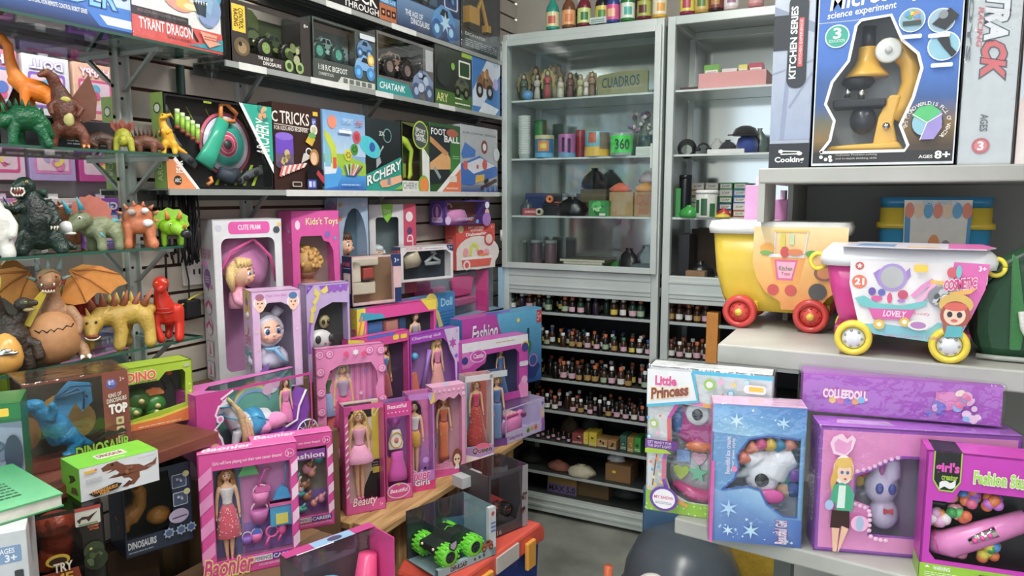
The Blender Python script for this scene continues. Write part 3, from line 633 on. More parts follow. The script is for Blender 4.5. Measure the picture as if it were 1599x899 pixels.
g_.tube(q_,.006,'f08a30',8,up=(0,1,0));g_.tube([(W*.40,.014,H*.14),(W*.41,.012,H*.09),(W*.37,.014,H*.05)],.005,'f08a30',8);g_.obj('orange_grip','plastic',b.root)['kind']='stuff'
for k in range(5):
 x,z=W*(.145+k*.042),H*(.80-k*.035);d_=MB();d_.cyl((x,.016,z),(x-.002,.016,z-.030),.0062,col='9ccb3a',n=10).cyl((x+.0005,.016,z+.012),(x,.016,z),.0062,col='d8efb0',n=10).cyl((x-.002,.016,z-.030),(x-.002,.016,z-.038),.0068,col='9a3a34',n=10);d_.obj('foam_dart','plastic',b.root)
for q,nm in(([(.06,.88),(.07,.7),(.12,.52),(.2,.36),(.3,.26)],'left'),([(.66,.12),(.72,.1),(.8,.18),(.94,.24)],'right')):
 d_=MB();P_=[(W*u,.024,H*v)for u,v in q];d_.tube(P_,[.009,.011,.012,.013,.012][:len(P_)],'565b61',8,(1,.4),up=(0,1,0))
 for i in range(len(P_)-1):
  a,c=Vector(P_[i]),Vector(P_[i+1]);d_.ball((a+c)/2-Vector((0,.006,0)),(.010,.003,.008),'1a1b1e',8,5)
 d_.obj('bow_limb','matte',b.root)
d_=MB();d_.tube([(W*.5,.022,H*.2),(W*.58,.018,H*.14),(W*.68,.022,H*.2)],[.016,.022,.014],'2b3644',10);d_.obj('arrow_holder','matte',b.root)
p=b.pr();p.poly([(.0,.0),(.24,.0),(.055,.31),(.0,.31)],'f08e4c').poly([(.24,.0),(.27,0),(.075,.34),(.055,.31)],'f4f2ee').ell(.085,.09,.034,'3a342e').text('ARC',.06,.07,.11,.11,'f4f2ee',b=.02).text('PEAK',.075,.17,.13,.30,'f8f2ea',ang=90,b=.02)
p.poly([(.70,1),(1,1),(1,.35),(.985,.33)],'1fae96').poly([(.665,1),(.70,1),(1,.30),(1,.2)],'f2f2f0').text('ARCHERY',.83,.42,.96,.84,'f2f4f2',ang=90,b=.02,sh=.3).blob(.88,.9,.07,['e8a070','8fd0a0','c9e0c0','2a8a80'],8,9).lines(.33,.94,.4,.99,1,'9ab020').line([(.715,.85),(.92,.3)],.006,'2a2a2a').done()
p=b.pr('left');p.rect(0,0,1,1,'7d9a3c').ell(.5,.84,.3,'2a2c2a').ell(.5,.84,.22,'c8d0b8').text('ARCHERY',.3,.08,.7,.5,'d8e0b0',ang=90).done()
b=BX('magic_kit','dark brown magic tricks carton with a purple cup picture','box',430,504,158,.06,X=BXF,z=1.521).plain('3a211c')
p=b.pr();p.text('TRICKS',.14,.77,.74,.91,'f0e8de',b=.01).text('C',-.02,.78,.09,.9,'f0e8de',b=.01).line([(.02,.755),(.73,.735)],.012,'d8ccc0').text('FOR KIDS AND BEGINNER',.02,.69,.70,.735,'f0e8de',b=.01).rect(.82,.9,.93,.95,'e8c020').rr(.79,.79,.89,.87,'2f5ab8',.02).text('6+',.81,.8,.87,.86,'ffffff').ell(.83,.73,.08,'e8e6da').ell(.83,.73,.05,'c8c49a')
p.rect(.02,.28,.38,.48,'6d5a76').ell(.2,.29,.18,'5d4a66',.05).rect(.02,.42,.38,.62,'6a3fc0').ell(.2,.62,.18,'8a62d8',.045).blob(.2,.38,.12,['cdb878','8a7a50','e0d8c0'],7,4)
p.poly([(.52,.32),(.7,.38),(.74,.46),(.58,.44)],'cfcac4').ell(.69,.46,.07,'f0ece8',.05).ell(.69,.46,.05,'3a3038',.035).poly([(.62,.58),(.76,.53),(.84,.62),(.72,.68)],'d8b420').ell(.77,.66,.08,'6ab060',.035)
for k in range(10):a=.06+k*.05;p.poly([(a,.16+.012*k),(a+.05,.15+.013*k),(a+.12,.27+.006*k),(a+.06,.28+.005*k)],'f0e4de' if k%2 else 'd86a60')
p.poly([(.62,.05),(.62,.25),(.75,.32),(.98,.25),(1,.05)],'17141a').ell(.79,.40,.10,'b8843c',.1).ell(.78,.385,.07,'eec09c',.075).poly([(.82,.2),(.98,.08),(1,.16),(.86,.25)],'c02a38').rr(.62,.02,.82,.13,'3346a8',.02).rr(.65,.04,.71,.11,'dfe4f4',.01).rr(.73,.04,.79,.11,'aab8e8',.01).rr(.3,.04,.5,.10,'c8beb4',.02).rr(.32,.05,.48,.09,'3a211c',.01).done();PR(b,'top').rect(0,0,1,1,'b9c4c8').done()
b=BX('game_carton','light blue outdoor game carton with a fan of coloured sticks','box',507,572,170,.06,X=BXF,z=1.521).plain('7fb2dc')
p=b.pr();p.grad(0,.45,1,1,'bcd6ee','6ea6dc').poly([(0,.35),(0,.46),(.45,.47),(1,.36),(1,.2),(0,.2)],'9ec832').grad(0,0,1,.2,'1d62b8','3a9ae0').poly([(0,.02),(.3,.06),(.42,.25),(.3,.33),(0,.36)],'3aa0e8').poly([(0,.2),(.26,.22),(.3,.3),(.1,.36),(0,.35)],'dfeaf4').poly([(.02,.75),(.14,.7),(.28,.55),(.30,.3),(.18,.28),(.16,.5),(.02,.68)],'c8d838').poly([(.02,.68),(.15,.5),(.15,.3),(.02,.3)],'7fc4d8').rect(.20,.28,.28,.42,'e0463a').ell(.2,.86,.10,'f08a68').ell(.78,.70,.10,'d84a5c').ell(.78,.70,.06,'b83048')
p.ell(.71,.54,.09,'4a9a38').ell(.55,.46,.09,'e0d440')
for u,v,c in((.71,.54,'24601c'),(.55,.46,'8a7c18')):
 for k in range(6):p.ell(u+.05*math.cos(k*1.05),v+.032*math.sin(k*1.05),.016,c,n=8)
for k in range(9):p.line([(.60+(k-4)*.022,.20),(.66+(k-4)*.055,.36-abs(k-4)*.008)],.022,['2c3a8a','e8e8f0','3a3a50','d8ead0','e84a60','f0b0c0','e8e8f0','c03060','2c3a8a'][k])
p.lines(.4,.76,.6,.8,2,'f4f6fa').text('SPORT',.42,.86,.66,.92,'d4e6f8').text('5',.72,.85,.9,.91,'e05a60').rect(.32,.73,.62,.77,'f0f4f8').lines(.35,.07,.8,.1,1,'bcd8f4').done()
b=BX('archery_set','black archery carton with diagonal teal lettering and a gripping hand','box',572,627,182,.06,X=BXF,z=1.521).plain('1b2226')
p=b.pr();p.grad(0,.35,1,1,'12181a','2a3438').poly([(0,0),(1,0),(1,.50),(0,.22)],'14a08e').ell(.12,.60,.30,'3cc8d4',.13,ang=-20).ell(.18,.60,.08,'2456a8').poly([(.35,.5),(.5,.62),(.47,.64),(.3,.46)],'b9c0c2').poly([(.28,.32),(.42,.4),(.38,.48),(.28,.44)],'a8b0b4').ell(.60,.78,.13,'24403c').ring(.6,.78,.12,'7fa8a0','17282a',.85).text('3X',.37,.77,.52,.83,'cfe0d8',b=.02).text('RCHERY',.02,.20,.98,.33,'f2f6f4',b=.03,skew=.27,out='0c6a60')
p.poly([(.4,.05),(.42,.15),(.55,.17),(.98,.24),(1,.14),(.6,.06)],'eeb48c').ell(.47,.11,.12,'e8a880',.05).rect(.57,.09,.66,.19,'8a90a0').poly([(.75,.02),(1,.10),(1,.03)],'8ac83a').done()
b=BX('archery_set','olive window carton with a lime bow and a round emblem','box',628,671,188,.05,X=BXF,z=1.521).win('55622c',[(.04,.16),(.7,.16),(.7,.9),(.04,.97)],inner='4a3828')
d_=MB();d_.tube([(b.w*.12,.02,b.h*.76),(b.w*.3,.02,b.h*.72),(b.w*.5,.02,b.h*.60),(b.w*.45,.02,b.h*.4),(b.w*.45,.02,b.h*.25),(b.w*.38,.02,b.h*.18)],[.014,.016,.012,.009,.012,.008],'b4d022',8,(1,.6),up=(0,1,0));d_.obj('toy_bow','plastic',b.root)
MB().box(b.w*.05,b.w*.22,.01,.03,b.h*.2,b.h*.4,'8a9a28').obj('dart_block','plastic',b.root)
p=b.pr();p.poly([(.73,.15),(1,.15),(1,.52),(.73,.68)],'e6e8e2').ell(.68,.83,.29,'b8d63a').ell(.68,.83,.26,'4c5652').text('SPORT',.5,.86,.86,.92,'e8ece6',b=.02,skew=-.1).text('GAME',.48,.8,.8,.85,'e8ece6',b=.02,skew=-.1).text('SERIES',.52,.74,.86,.79,'e8ece6',b=.02,skew=-.1).rect(0,0,1,.155,'e2e4de').text('CHERY',.02,.04,.52,.13,'60686a',b=.0).ell(.76,.10,.2,'7ab838').ell(.78,.10,.16,'f08a28').done()
b=BX('football_game','green football table carton with an orange corner','box',672,719,190,.06,X=BXF,z=1.521).plain('2c5a2c')
p=b.pr();p.poly([(0,.1),(.62,.15),(.66,.95),(0,.95)],'262c30').grad(.66,.3,1,1,'3c8a34','2a5a28').poly([(0,.42),(.5,.62),(.66,.50),(.66,.34),(0,.32)],'e0a868').poly([(0,.8),(.08,.78),(.6,.58),(.5,.53),(0,.72)],'c88a50').line([(.12,.36),(.32,.2)],.07,'9aa4a6').text('FOOT',.04,.83,.5,.92,'eef2ee',b=.02).text('BALL',.46,.74,.96,.83,'eef2ee',b=.03).ell(.72,.88,.2,'b05a44',.06).poly([(.35,0),(1,.36),(1,0)],'f0743c').poly([(.18,0),(.35,0),(1,.36),(1,.46)],'f0f2ee').rect(.6,.15,.86,.24,'e8e2d8').lines(.5,.04,.9,.1,1,'f8d0b8').lines(.72,.5,.95,.56,2,'9ad090').done()
b=BX('hockey_game','pale grey air hockey carton with a blue game table picture','box',720,777,193,.06,X=BXF,z=1.521).plain('b4babd')
p=b.pr();p.grad(0,.0,1,.12,'1f4a9a','8a9298').text('AIR GAME SERIES',.04,.87,.96,.90,'5a6064').ell(.62,.70,.09,'8a3c34').ell(.62,.70,.05,'e8e8e8').poly([(0,.56),(.1,.74),(.38,.64),(.36,.54),(.05,.5)],'3a74c4').poly([(.0,.12),(.0,.42),(.48,.56),(.98,.40),(.98,.26),(.24,.1)],'2f6cc0').poly([(.05,.40),(.5,.53),(.92,.42),(.32,.28)],'dfe2ea').poly([(.36,.14),(.60,.18),(.62,.28),(.38,.26)],'e8b83a').ell(.1,.4,.06,'d8564a').ell(.62,.43,.07,'d8564a').ell(.42,.39,.03,'d8564a').line([(.5,.06),(.96,.2)],.05,'4a2a28').line([(.6,.16),(.72,.2)],.05,'2a2a2a').ell(.95,.6,.09,'cdd4d8')
for k in range(3):p.ell(.62+k*.14,.04+k*.01,.035,'5a86cc')
p.done()
# == robot and dragon cartons above the mirror bay
b=BX('robot_carton','blue robot carton with big light blue lettering, above the mirror','box',-60,206,0,.15,X=GX,z=1.862,h=.3,yl=None).plain('24457c')
p=b.pr();p.grad(0,0,1,.14,'182c54','2f62b0').poly([(0,.14),(.68,.14),(.78,.02),(1,.02),(1,.3),(0,.3)],'2f74c8').poly([(.78,.10),(.83,.04),(1,.04),(1,.10)],'d0dcec').poly([(.45,.5),(1,.5),(1,.18),(.78,.18)],'b8cce4').text('THUNDER',.12,.155,.9,.30,'7cc0f0',out='1a4a94',ow=.05,b=.02,sh=.1).text('MULTI-FUNCTION REMOTE CONTROL ROBOT SERIES',.33,.085,.70,.115,'eef2f8',b=.015).blob(.94,.3,.06,['4a66a8','24386c','c0cce4'],7,2).done()
b=BX('dragon_carton','red and white carton with a fire-breathing blue dragon head picture','box',207,348,0,.15,X=GX,z=1.862,h=.3).win('e4e4e0',rrect(.16,.36,.56,.95,.03,1),inner='23282c')
d_=MB();d_.tube([(b.w*.2,.05,b.h*.4),(b.w*.35,.05,b.h*.5),(b.w*.5,.05,b.h*.45)],[.02,.035,.02],'2f5f80',10);d_.obj('toy_dragon','matte',b.root)
p=b.pr();p.rect(0,0,1,.165,'d8463c').poly([(0,.165),(.62,.165),(.7,.05),(.62,.05),(.5,.165)],'d8463c').poly([(0,.18),(.62,.18),(.72,.06),(.68,.06),(.6,.16),(0,.165)],'2b2625').rect(0,.18,.6,.23,'2f2b2a').text('INTELLIGENT REMOTE CONTROL FIRE SPRAYING',.06,.195,.58,.215,'8a8480').text('TYRANT DRAGON',.07,.075,.64,.155,'f6f2ee',b=.02).text('SPRAY SERIES',.36,.04,.62,.06,'7a2a30').poly([(.58,.02),(1,.02),(1,.12),(.74,.05)],'2a9aa8')
p.ell(.5,.34,.16,'e89a88',.07,ang=-8).ell(.58,.33,.12,'f4c060',.04).ell(.64,.325,.09,'fff0b0',.025)
p.ell(.84,.46,.16,'3f9ab8',.10).ell(.86,.32,.16,'7f9ec4',.10,ang=60).poly([(.66,.40),(.72,.48),(.9,.42),(.86,.30),(.74,.36)],'8fb4d0').poly([(.66,.37),(.82,.40),(.80,.27),(.70,.29)],'1f3a44').ell(.85,.46,.035,'f0e4d8').ell(.85,.46,.02,'d04a30').poly([(.70,.28),(.82,.25),(.95,.3),(.88,.2),(.75,.22)],'8a9ec8')
for k in range(5):p.poly([(.68+k*.03,.39),(.69+k*.03,.36),(.7+k*.03,.39)],'f0f0e8')
p.poly([(.72,.15),(.92,.14),(.9,.09),(.97,.08),(.82,.03),(.76,.08)],'e8a080').lines(.76,.09,.9,.13,2,'b03a38').done();b.wrap(.006);PR(b,'right').rect(0,0,1,1,'9fb8bc').done()
wt=MB();wt.lathe([(.004,-.075),(.008,-.06),(.028,-.01),(.034,-.001)],'99a2a4',12,c=(b.w-.008,.034,0),sx=.8,sy=1);wt.obj('gathered_wrap_corner','wrap',b.root)
# == risers under the rear rows
riser('brown carton riser behind the front row of doll boxes',-1.72,-1.43,1.66,2.05,TZ,.70)
riser('brown carton riser under the castle doll box',-1.72,-1.42,2.06,2.55,TZ,.70)
ZA,ZB,ZC=.70,.985,1.135
riser('tall brown carton riser behind the horse carriage carton',-1.72,-1.475,1.2,1.60,0,ZB)
riser('brown carton riser against the slat wall, under the curly doll carton',-1.72,-1.645,1.66,2.36,ZA,ZC)
riser('low brown carton under the lilac panda carton',-1.64,-1.535,1.66,1.88,ZA,.93)
riser('low brown carton under the doll in a grey sweater',-1.64,-1.545,1.9,2.3,ZA,.86)
riser('brown carton riser against the slat wall, under the red kitchen carton',-1.72,-1.60,2.37,2.9,ZA,ZB)
# == back row against the wall
def oval(cu,cv,ru,rv,n=24):return[(cu+ru*x,cv+rv*y)for x,y in circ(n)]
PK='e04aa4'
b=BX('boxed_pram_doll','tall white carton with a blonde doll under a pink pram hood','box',343,448,343,.09,phi=48,X=-1.635,z=ZB).win('dcdce0',rrect(.11,.06,.89,.885,.09,.55),inner='b57aa6')
cx=b.w*.5
d_=MB();Q=Matrix.Translation((cx-.01,.066,b.h*.70));d_.lathe([(.092,-.04),(.092,.01),(.08,.05),(.05,.085),(.015,.10),(0,.102)],'cf7ab8',20,R=Q@Matrix.Rotation(.5,4,'Y'),sy=.42);d_.tube([(cx-.10,.02,b.h*.58),(cx-.045,.014,b.h*.80),(cx+.02,.014,b.h*.875),(cx+.07,.016,b.h*.76),(cx+.085,.02,b.h*.6)],.005,'d4308c',7);d_.obj('pram_hood','cloth',b.root)['kind']='stuff'
babyhead(b.root,(cx-.012,.046,b.h*.66),.04,hair='e6c27a',curl=False,look=48,body='f0a0bc')
p=b.pr();p.poly(rrect(.22,.91,.82,.985,.05,.55),PK).text('CUTE PRAM',.36,.935,.68,.965,'fbe8f4',b=.02).ell(.085,.95,.045,'c8c8d8').ell(.92,.93,.05,'4a4e5a').ell(.96,.965,.03,'e8c46a').done()
p=b.pr('left');p.text('FRESH BABY',.1,.76,.85,.82,'c8789c',b=.02,out='f0d8e4').ell(.43,.64,.29,'8a4f9a',.06).poly([(.4,.59),(.56,.59),(.46,.56)],'8a4f9a').lines(.25,.615,.62,.66,3,'d8c0e0')
for v in(.47,.34):p.ring(.45,v,.27,'b878ac','e8e2ea',.93);p.poly([(.2,v-.02),(.45,v+.02),(.7,v-.02),(.7,v+.01),(.45,v+.045),(.2,v+.01)],'d4408c')
for v in(.2,.07):p.rr(.18,v-.045,.72,v+.055,'b08aa8',.05).rr(.2,v-.04,.7,v+.05,'e2dce4',.05).poly([(.43,v+.04),(.47,v+.04),(.55,v-.03),(.36,v-.03)],'d0608c')
p.done()
b=BX('boxed_curly_doll','magenta carton with a curly blonde doll seen from behind','box',459,533,329,.07,phi=40,X=-1.655,z=ZC).win(PK,[(.16,.02),(.16,.68),(.2,.75),(.62,.75),(.66,.70),(.78,.68),(.86,.60),(.9,.02)],inner='b9a9a0')
babyhead(b.root,(b.w*.45,.05,b.h*.46),.046,hair='c9984e',look=150,body='b06a4e')
p=b.pr();p.text("Kids't Toys",.3,.84,.97,.93,'f4e2b0',out='c22e86',b=.02).ell(.13,.86,.05,'f4dcec',.045).ell(.74,.76,.06,'8a6ac0').ell(.9,.72,.03,'5ab0d0').done()
p=b.pr('left');p.text("Kids't Toys",.12,.80,.8,.88,'d88ac0',b=.02).ell(.84,.80,.07,'9ac0e0').ell(.9,.7,.05,'e8d0f0').done()
b=BX('boxed_baby_doll','pale blue carton with a brown-haired baby doll in an oval window','box',530,578,308,.065,phi=38,X=-1.66,z=ZC).win('9db4cf',oval(.55,.52,.4,.38),inner='5f7f90')
babyhead(b.root,(b.w*.42,.046,b.h*.55),.036,hair='5a3a28',curl=False,look=20,body='b878a0')
p=b.pr();p.ell(.1,.93,.06,'c8884a').ell(.1,.8,.06,'e8844a').ell(.32,.94,.04,'e8a0b0').ell(.85,.93,.05,'d8a8c8').ell(.82,.24,.12,'d8a0c4',.06).ell(.8,.1,.14,'c9c4cc',.07).ell(.1,.07,.09,'5aa060').done()
p=b.pr('left');p.ell(.55,.9,.4,'c46a9a',.07).ell(.5,.92,.3,'a890b8',.05).grad(0,0,1,.3,'8aa0c0','9db4cf').done()
b=BX('boxed_baby_doll','white carton with a green tab and a red strip on its edge','box',579,651,319,.055,phi=37,X=-1.665,z=ZC).win('d4d2d6',rrect(.13,.2,.62,.86,.05,.7),inner='68767a')
babyhead(b.root,(b.w*.3,.045,b.h*.45),.03,hair='cfd8dc',look=-40,body='8aa8b0',curl=False)
p=b.pr();p.poly([(.25,1),(.5,1),(.47,.87),(.375,.80),(.28,.87)],'7cc030').text('toys',.3,.88,.45,.95,'e6f4c8').rect(.72,.0,1,1,'c43a5e').ell(.85,.86,.08,'e8dce0').text('CHILD',.79,.3,.93,.66,'e8ccd4',ang=90,b=.02).ell(.85,.7,.06,'5a3a6a').done()
b=BX('iron_set','navy and white carton with a toy iron and clothes hanger','box',626,708,386,.055,phi=46,X=-1.588,z=1.187).win('e0dcdc',[(.05,.08),(.05,.74),(.12,.86),(.86,.86),(.95,.74),(.95,.08)],inner='1d2a38')
d_=MB();d_.tube([(b.w*.15,.04,b.h*.55),(b.w*.3,.03,b.h*.68),(b.w*.42,.04,b.h*.5)],[.03,.04,.02],'b8ac94',12);d_.obj('toy_iron','plastic',b.root)
d_=MB();d_.tube([(b.w*.66,.03,b.h*.78),(b.w*.72,.03,b.h*.82),(b.w*.74,.03,b.h*.74),(b.w*.68,.03,b.h*.66),(b.w*.82,.03,b.h*.52),(b.w*.82,.03,b.h*.46),(b.w*.55,.03,b.h*.46),(b.w*.55,.03,b.h*.5),(b.w*.68,.03,b.h*.66)],.007,'9aa0a0',8);d_.obj('toy_hanger','plastic',b.root)
p=b.pr();p.text('MY HOME LIFE',.1,.90,.4,.97,'d0485a').lines(.45,.91,.8,.95,1,'9a9498').poly([(.86,1),(1,1),(1,.8),(.9,.86)],'24386a').text('3+',.9,.88,.98,.96,'e8e8f0').done()
p=b.pr('left');p.rect(0,0,1,1,'22365e').text('MY HOME',.05,.84,.6,.90,'e0506a',b=.02).lines(.05,.80,.6,.83,1,'c8d0e0').ell(.82,.87,.14,'e8505e',.05).done()
b=BX('coffee_set','navy and pink carton with a cream toy coffee machine','box',551,627,401,.06,phi=46,X=-1.583,z=1.137).win('d8b4b4',[(.0,.06),(.0,.96),(.84,.96),(.84,.06)],inner='8a6c50',top='film')
d_=MB();d_.box(b.w*.08,b.w*.55,.025,.085,b.h*.2,b.h*.45,'cfc4ae').box(b.w*.08,b.w*.26,.025,.085,b.h*.45,b.h*.9,'d8cdb8').box(b.w*.08,b.w*.62,.025,.085,b.h*.78,b.h*.95,'d8cdb8').box(b.w*.3,b.w*.5,.02,.06,b.h*.52,b.h*.74,'a83c34').box(b.w*.28,b.w*.52,.018,.06,b.h*.48,b.h*.53,'4a3430');d_.obj('toy_coffee_machine','plastic',b.root,bev=.006)['kind']='stuff'
p=b.pr();p.poly([(.82,.75),(1,.75),(1,1),(.78,1)],'24386a').text('3+',.86,.83,.96,.92,'e8e8f0').rect(.86,.0,1,.72,'e0b8bc').rect(.86,0,1,.3,'24386a').done()
p=b.pr('left');p.rect(0,0,1,1,'20345c').text('MY HOME',.1,.80,.82,.88,'e04a60',b=.02).lines(.1,.75,.85,.78,1,'c8d0e0').rr(.12,.25,.85,.66,'d8ccc4',.06).rr(.16,.3,.8,.62,'eadfd6',.05).ell(.5,.48,.14,'8a6a50').done()
b=BX('kitchen_set','red and white toy kitchen sink carton in the corner','box',713,773,351,.07,phi=42,X=-1.645,z=1.187).plain('d8443a');bk=b
p=b.pr();p.ell(.55,.36,.56,'e6dcd4',.38).rect(0,0,1,.3,'e6dcd4').ell(.11,.9,.07,'e8d8a0').text('MY HOME',.3,.90,.7,.95,'fae8e0',b=.02).text('KITCHEN',.36,.84,.66,.88,'fae8e0',b=.02).text('Dishwashing',.24,.73,.82,.82,'fdf4ee',out='b02a28',b=.03,skew=.05).text('3+',.88,.9,.96,.95,'fae8e0').ell(.83,.66,.13,'c83a3a').ell(.83,.66,.09,'e8d0c8').poly([(.15,.05),(.85,.05),(.9,.22),(.12,.22)],'e0503c').poly([(.12,.22),(.9,.22),(.92,.28),(.1,.28)],'f2eee8').line([(.34,.3),(.36,.5),(.42,.56),(.5,.52),(.52,.42)],.07,'d8d850').ell(.22,.38,.07,'e89aa0',.1).ell(.6,.36,.09,'e05a50',.06).ell(.75,.36,.08,'f0a0b8',.08).ell(.68,.31,.14,'f0884a',.03).ring(.24,.1,.09,'f2e8e4','e0503c',.6).done()
p=b.pr('left');p.rr(.15,.5,.8,.75,'e07a70',.06).rr(.17,.51,.78,.74,'d8443a',.05).lines(.25,.56,.7,.7,3,'f0c8c0').done()
bh=bk.h+1.187
b=BX('bag_set','purple carton with a pink toy handbag, lying on the red kitchen carton','box',695,765,313,.085,phi=36,X=-1.63,z=bh+.0005).win('5a3a8e',[(.03,.05),(.05,.95),(.93,.95),(.93,.05)],inner='8a4a3a',top='film')
d_=MB();d_.lathe([(.5,0),(.52,.3),(.42,.55),(.3,.6)],'e08ac8',16,R=Matrix.Translation((b.w*.35,.045,.004))@Matrix.Diagonal((b.w*.55,.06,b.h*1.0,1)));d_.torus((b.w*.25,.045,b.h*.7),.018,.004,'e8a0d0','y',14,6,0,180);d_.obj('toy_handbag','plastic',b.root)['kind']='stuff'
p=b.pr();p.text('SUPERMARKET',.2,.18,.62,.3,'f8e8f8',out='a04a9a').ell(.06,.2,.06,'e0c8e8').ell(.93,.5,.05,'f0c8a0').ell(.92,.2,.1,'b07ac8').ell(.7,.12,.03,'7ab0e0').ell(.93,.8,.05,'eeeef4').done()
p=b.pr('left');p.ell(.5,.5,.34,'b07ac8',.36).ell(.5,.55,.27,'7a3a8a',.28).ell(.5,.55,.1,'d8a0d8',.22).rr(.15,.12,.85,.32,'d8b8e0',.04).text('SUPERMARKET',.18,.16,.82,.28,'8a3a8a').done()
# == middle rows
b=BX('panda_set','lilac carton with a yellow bow and a white panda toy','box',482,549,445,.045,phi=46,X=-1.572,z=.9305).win('c7aee0',[(.12,.08),(.1,.3),(.17,.58),(.3,.74),(.6,.80),(.95,.78),(.95,.08)],inner='3e4440')
d_=MB();z_=b.h*.40;d_.ball((b.w*.4,.034,z_),(.045,.022,.034),'e6e4e4',16,10);d_.ball((b.w*.3,.014,z_+.006),(.010,.006,.013),'4a4a4e',10,6);d_.ball((b.w*.46,.014,z_-.008),(.005,.004,.004),'d86a80',8,5);d_.ball((b.w*.6,.014,z_+.006),(.010,.006,.013),'4a4a4e',10,6);d_.obj('panda_bag','plastic',b.root)
d_=MB();d_.ball((b.w*.52,.034,z_+.058),(.02,.012,.022),'b8a878',12,8);d_.ball((b.w*.46,.022,z_+.058),(.006,.005,.008),'33302a',8,5);d_.ball((b.w*.58,.022,z_+.058),(.006,.005,.008),'33302a',8,5);d_.obj('panda_mask','plastic',b.root)
p=b.pr();p.poly([(.02,.99),(.18,.99),(.02,.90)],'7a3ab8').text('3+',.04,.95,.1,.98,'f0e8f8')
p.poly([(.3,.98)]+[(.3+.07*i,.92-.025*(i%2))for i in range(1,10)]+[(.98,.98)],'9a5ac8')
p.poly([(.02,.3),(.09,.3),(.06,.45),(.1,.6),(.05,.62),(.02,.5)],'9a5ac8')
for a in([(.32,.93),(.48,.98),(.5,.92),(.4,.89)],[(.32,.9),(.2,.97),(.18,.9),(.26,.86)],[(.28,.9),(.14,.82),(.18,.78),(.3,.86)],[(.08,.74),(.2,.8),(.22,.74),(.12,.7)],[(.1,.72),(.06,.62),(.14,.60),(.17,.7)]):p.poly(a,'eedc6a')
p.star(.78,.96,.03,'a8c0e8').done()
b=BX('vanity_set','clear film carton with a pink toy chair, behind the fashion doll boxes','box',652,786,437,.06,phi=31,X=-1.645,z=ZB).win('9ab8d0',None,inner='8a9aa4',top='film',right='film',left='film')
W,H=b.w,b.h;d_=MB();d_.box(.0,W*.16,.01,.07,H*.62,H*.92,'dd3a96');d_.box(W*.2,W*.34,.02,.08,H*.6,H*.74,'d88ab8');d_.obj('pink_display_box','card',b.root,bev=.003)['kind']='stuff'
d_=MB();d_.prism([(W*.46,H*.45),(W*.44,H*.85),(W*.48,H*.9),(W*.66,H*.9),(W*.7,H*.85),(W*.66,H*.45)],.03,.05,'dc3a8c');d_.obj('toy_chair_back','plastic',b.root,bev=.008)
d_=MB();d_.box(W*.44,W*.68,.012,.06,H*.25,H*.42,'c85a94');d_.obj('toy_chair_seat','plastic',b.root,bev=.006)
MB().box(W*.765,W*.80,-.001,.09,0,H,'d81a84').obj('card_strip','card',b.root);MB().box(W*.93,W,-.001,.0,H*.0,H,'9cc4e4').obj('blue_edge','card',b.root)
b=BX('fashion_set','blue doll carton with a long-haired blonde girl printed on its end','box',592,711,476,.03,phi=32,X=-1.60,z=.8605).plain('2a86c4')
p=b.pr();p.text('Doll',.8,.8,.96,.92,'a8e4f4',b=.02).lines(.76,.5,.98,.75,5,'1a6aa8').face(.66,.84,.075,hair='e6d060').poly([(.6,.5),(.72,.5),(.74,.74),(.68,.77),(.61,.74)],'e88ab0').poly([(.7,.8),(.76,.74),(.82,.5),(.76,.48),(.72,.7)],'e0d888').done();PR(b,'top').rect(0,0,1,1,'6aa0bc').rect(.05,.2,.4,.8,'c060a8').done()
b=BX('fashion_set','yellow and pink window carton with a doll in a grey sweater','box',560,682,483,.035,phi=42,X=-1.565,z=.8605).win('e83a9c',[(.12,.1),(.12,.84),(.97,.84),(.97,.1)],inner='29343e')
W,H=b.w,b.h
doll(b.root,W*.76,.02,H*.84-.23,.23,hair='6a5040',hstyle='updo',top='b4a8b4',skirt='8a8aa0',kind='midi')
for k,(x0,x1,c)in enumerate(((.15,.33,'3a72b4'),(.34,.53,'9a4a4a'),(.54,.62,'33507a'))):MB().box(W*x0,W*x1,.012,.028,H*.1,H*.8,c).obj('toy_wardrobe','plastic',b.root,bev=.002)
d_=MB();d_.box(W*.36,W*.5,.006,.012,H*.55,H*.78,'c07a6a').obj('doll_clothes','cloth',b.root)
p=b.pr();p.rect(0,0,.1,1,'f0dc3a').poly([(.02,.84),(.34,.84),(.30,.9),(.05,.95)],'3aa8c8').poly([(.8,1),(1,1),(1,.86),(.9,.86)],'f2d83a').line([(.05,.5),(.1,.85)],.02,'f06aa8').line([(.0,.6),(.06,.9)],.02,'f08a3a').done()
p=b.pr('left');p.rect(0,0,1,1,'f0de4a').rr(.2,.60,.8,.74,'e0407a',.08).text('Doll',.3,.63,.7,.71,'fbe8f0')
rd=random.Random(2)
for k in range(22):p.ell(rd.random(),rd.random(),.05,rd.choice(['e0407a','2a2a2a','3aa8c8','f08a3a','5ab050']),n=8)
p.done();p=b.pr('top');p.rect(0,0,1,1,'e83a9c').poly([(.78,0),(1,0),(1,1),(.9,1)],'f2d83a').poly([(.0,0),(.2,0),(.1,.6),(0,.6)],'3aa8c8').done()
b=BX('boxed_doll','pink and yellow window carton with a long brown-haired doll in blue','box',548,641,531,.035,phi=40,X=-1.525,z=ZA).win('e0389a',[(.04,.06),(.04,.89),(.98,.89),(.98,.06)],inner='3d2f4a')
doll(b.root,b.w*.62,.02,b.h*.89-.25,.25,hair='8a5a38',hstyle='verylong',top='3a7ac0',skirt='b03a4a',kind='midi')
p=b.pr();p.poly([(0,.9),(.3,.9),(.24,.97),(0,1)],'f2de2a').poly([(.3,1),(.75,1),(.75,.97),(.3,.97)],'5a6ad0').rr(.72,.92,.82,.97,'f2d82a',.02).rr(.85,.92,.96,.965,'f2d82a',.02).done()
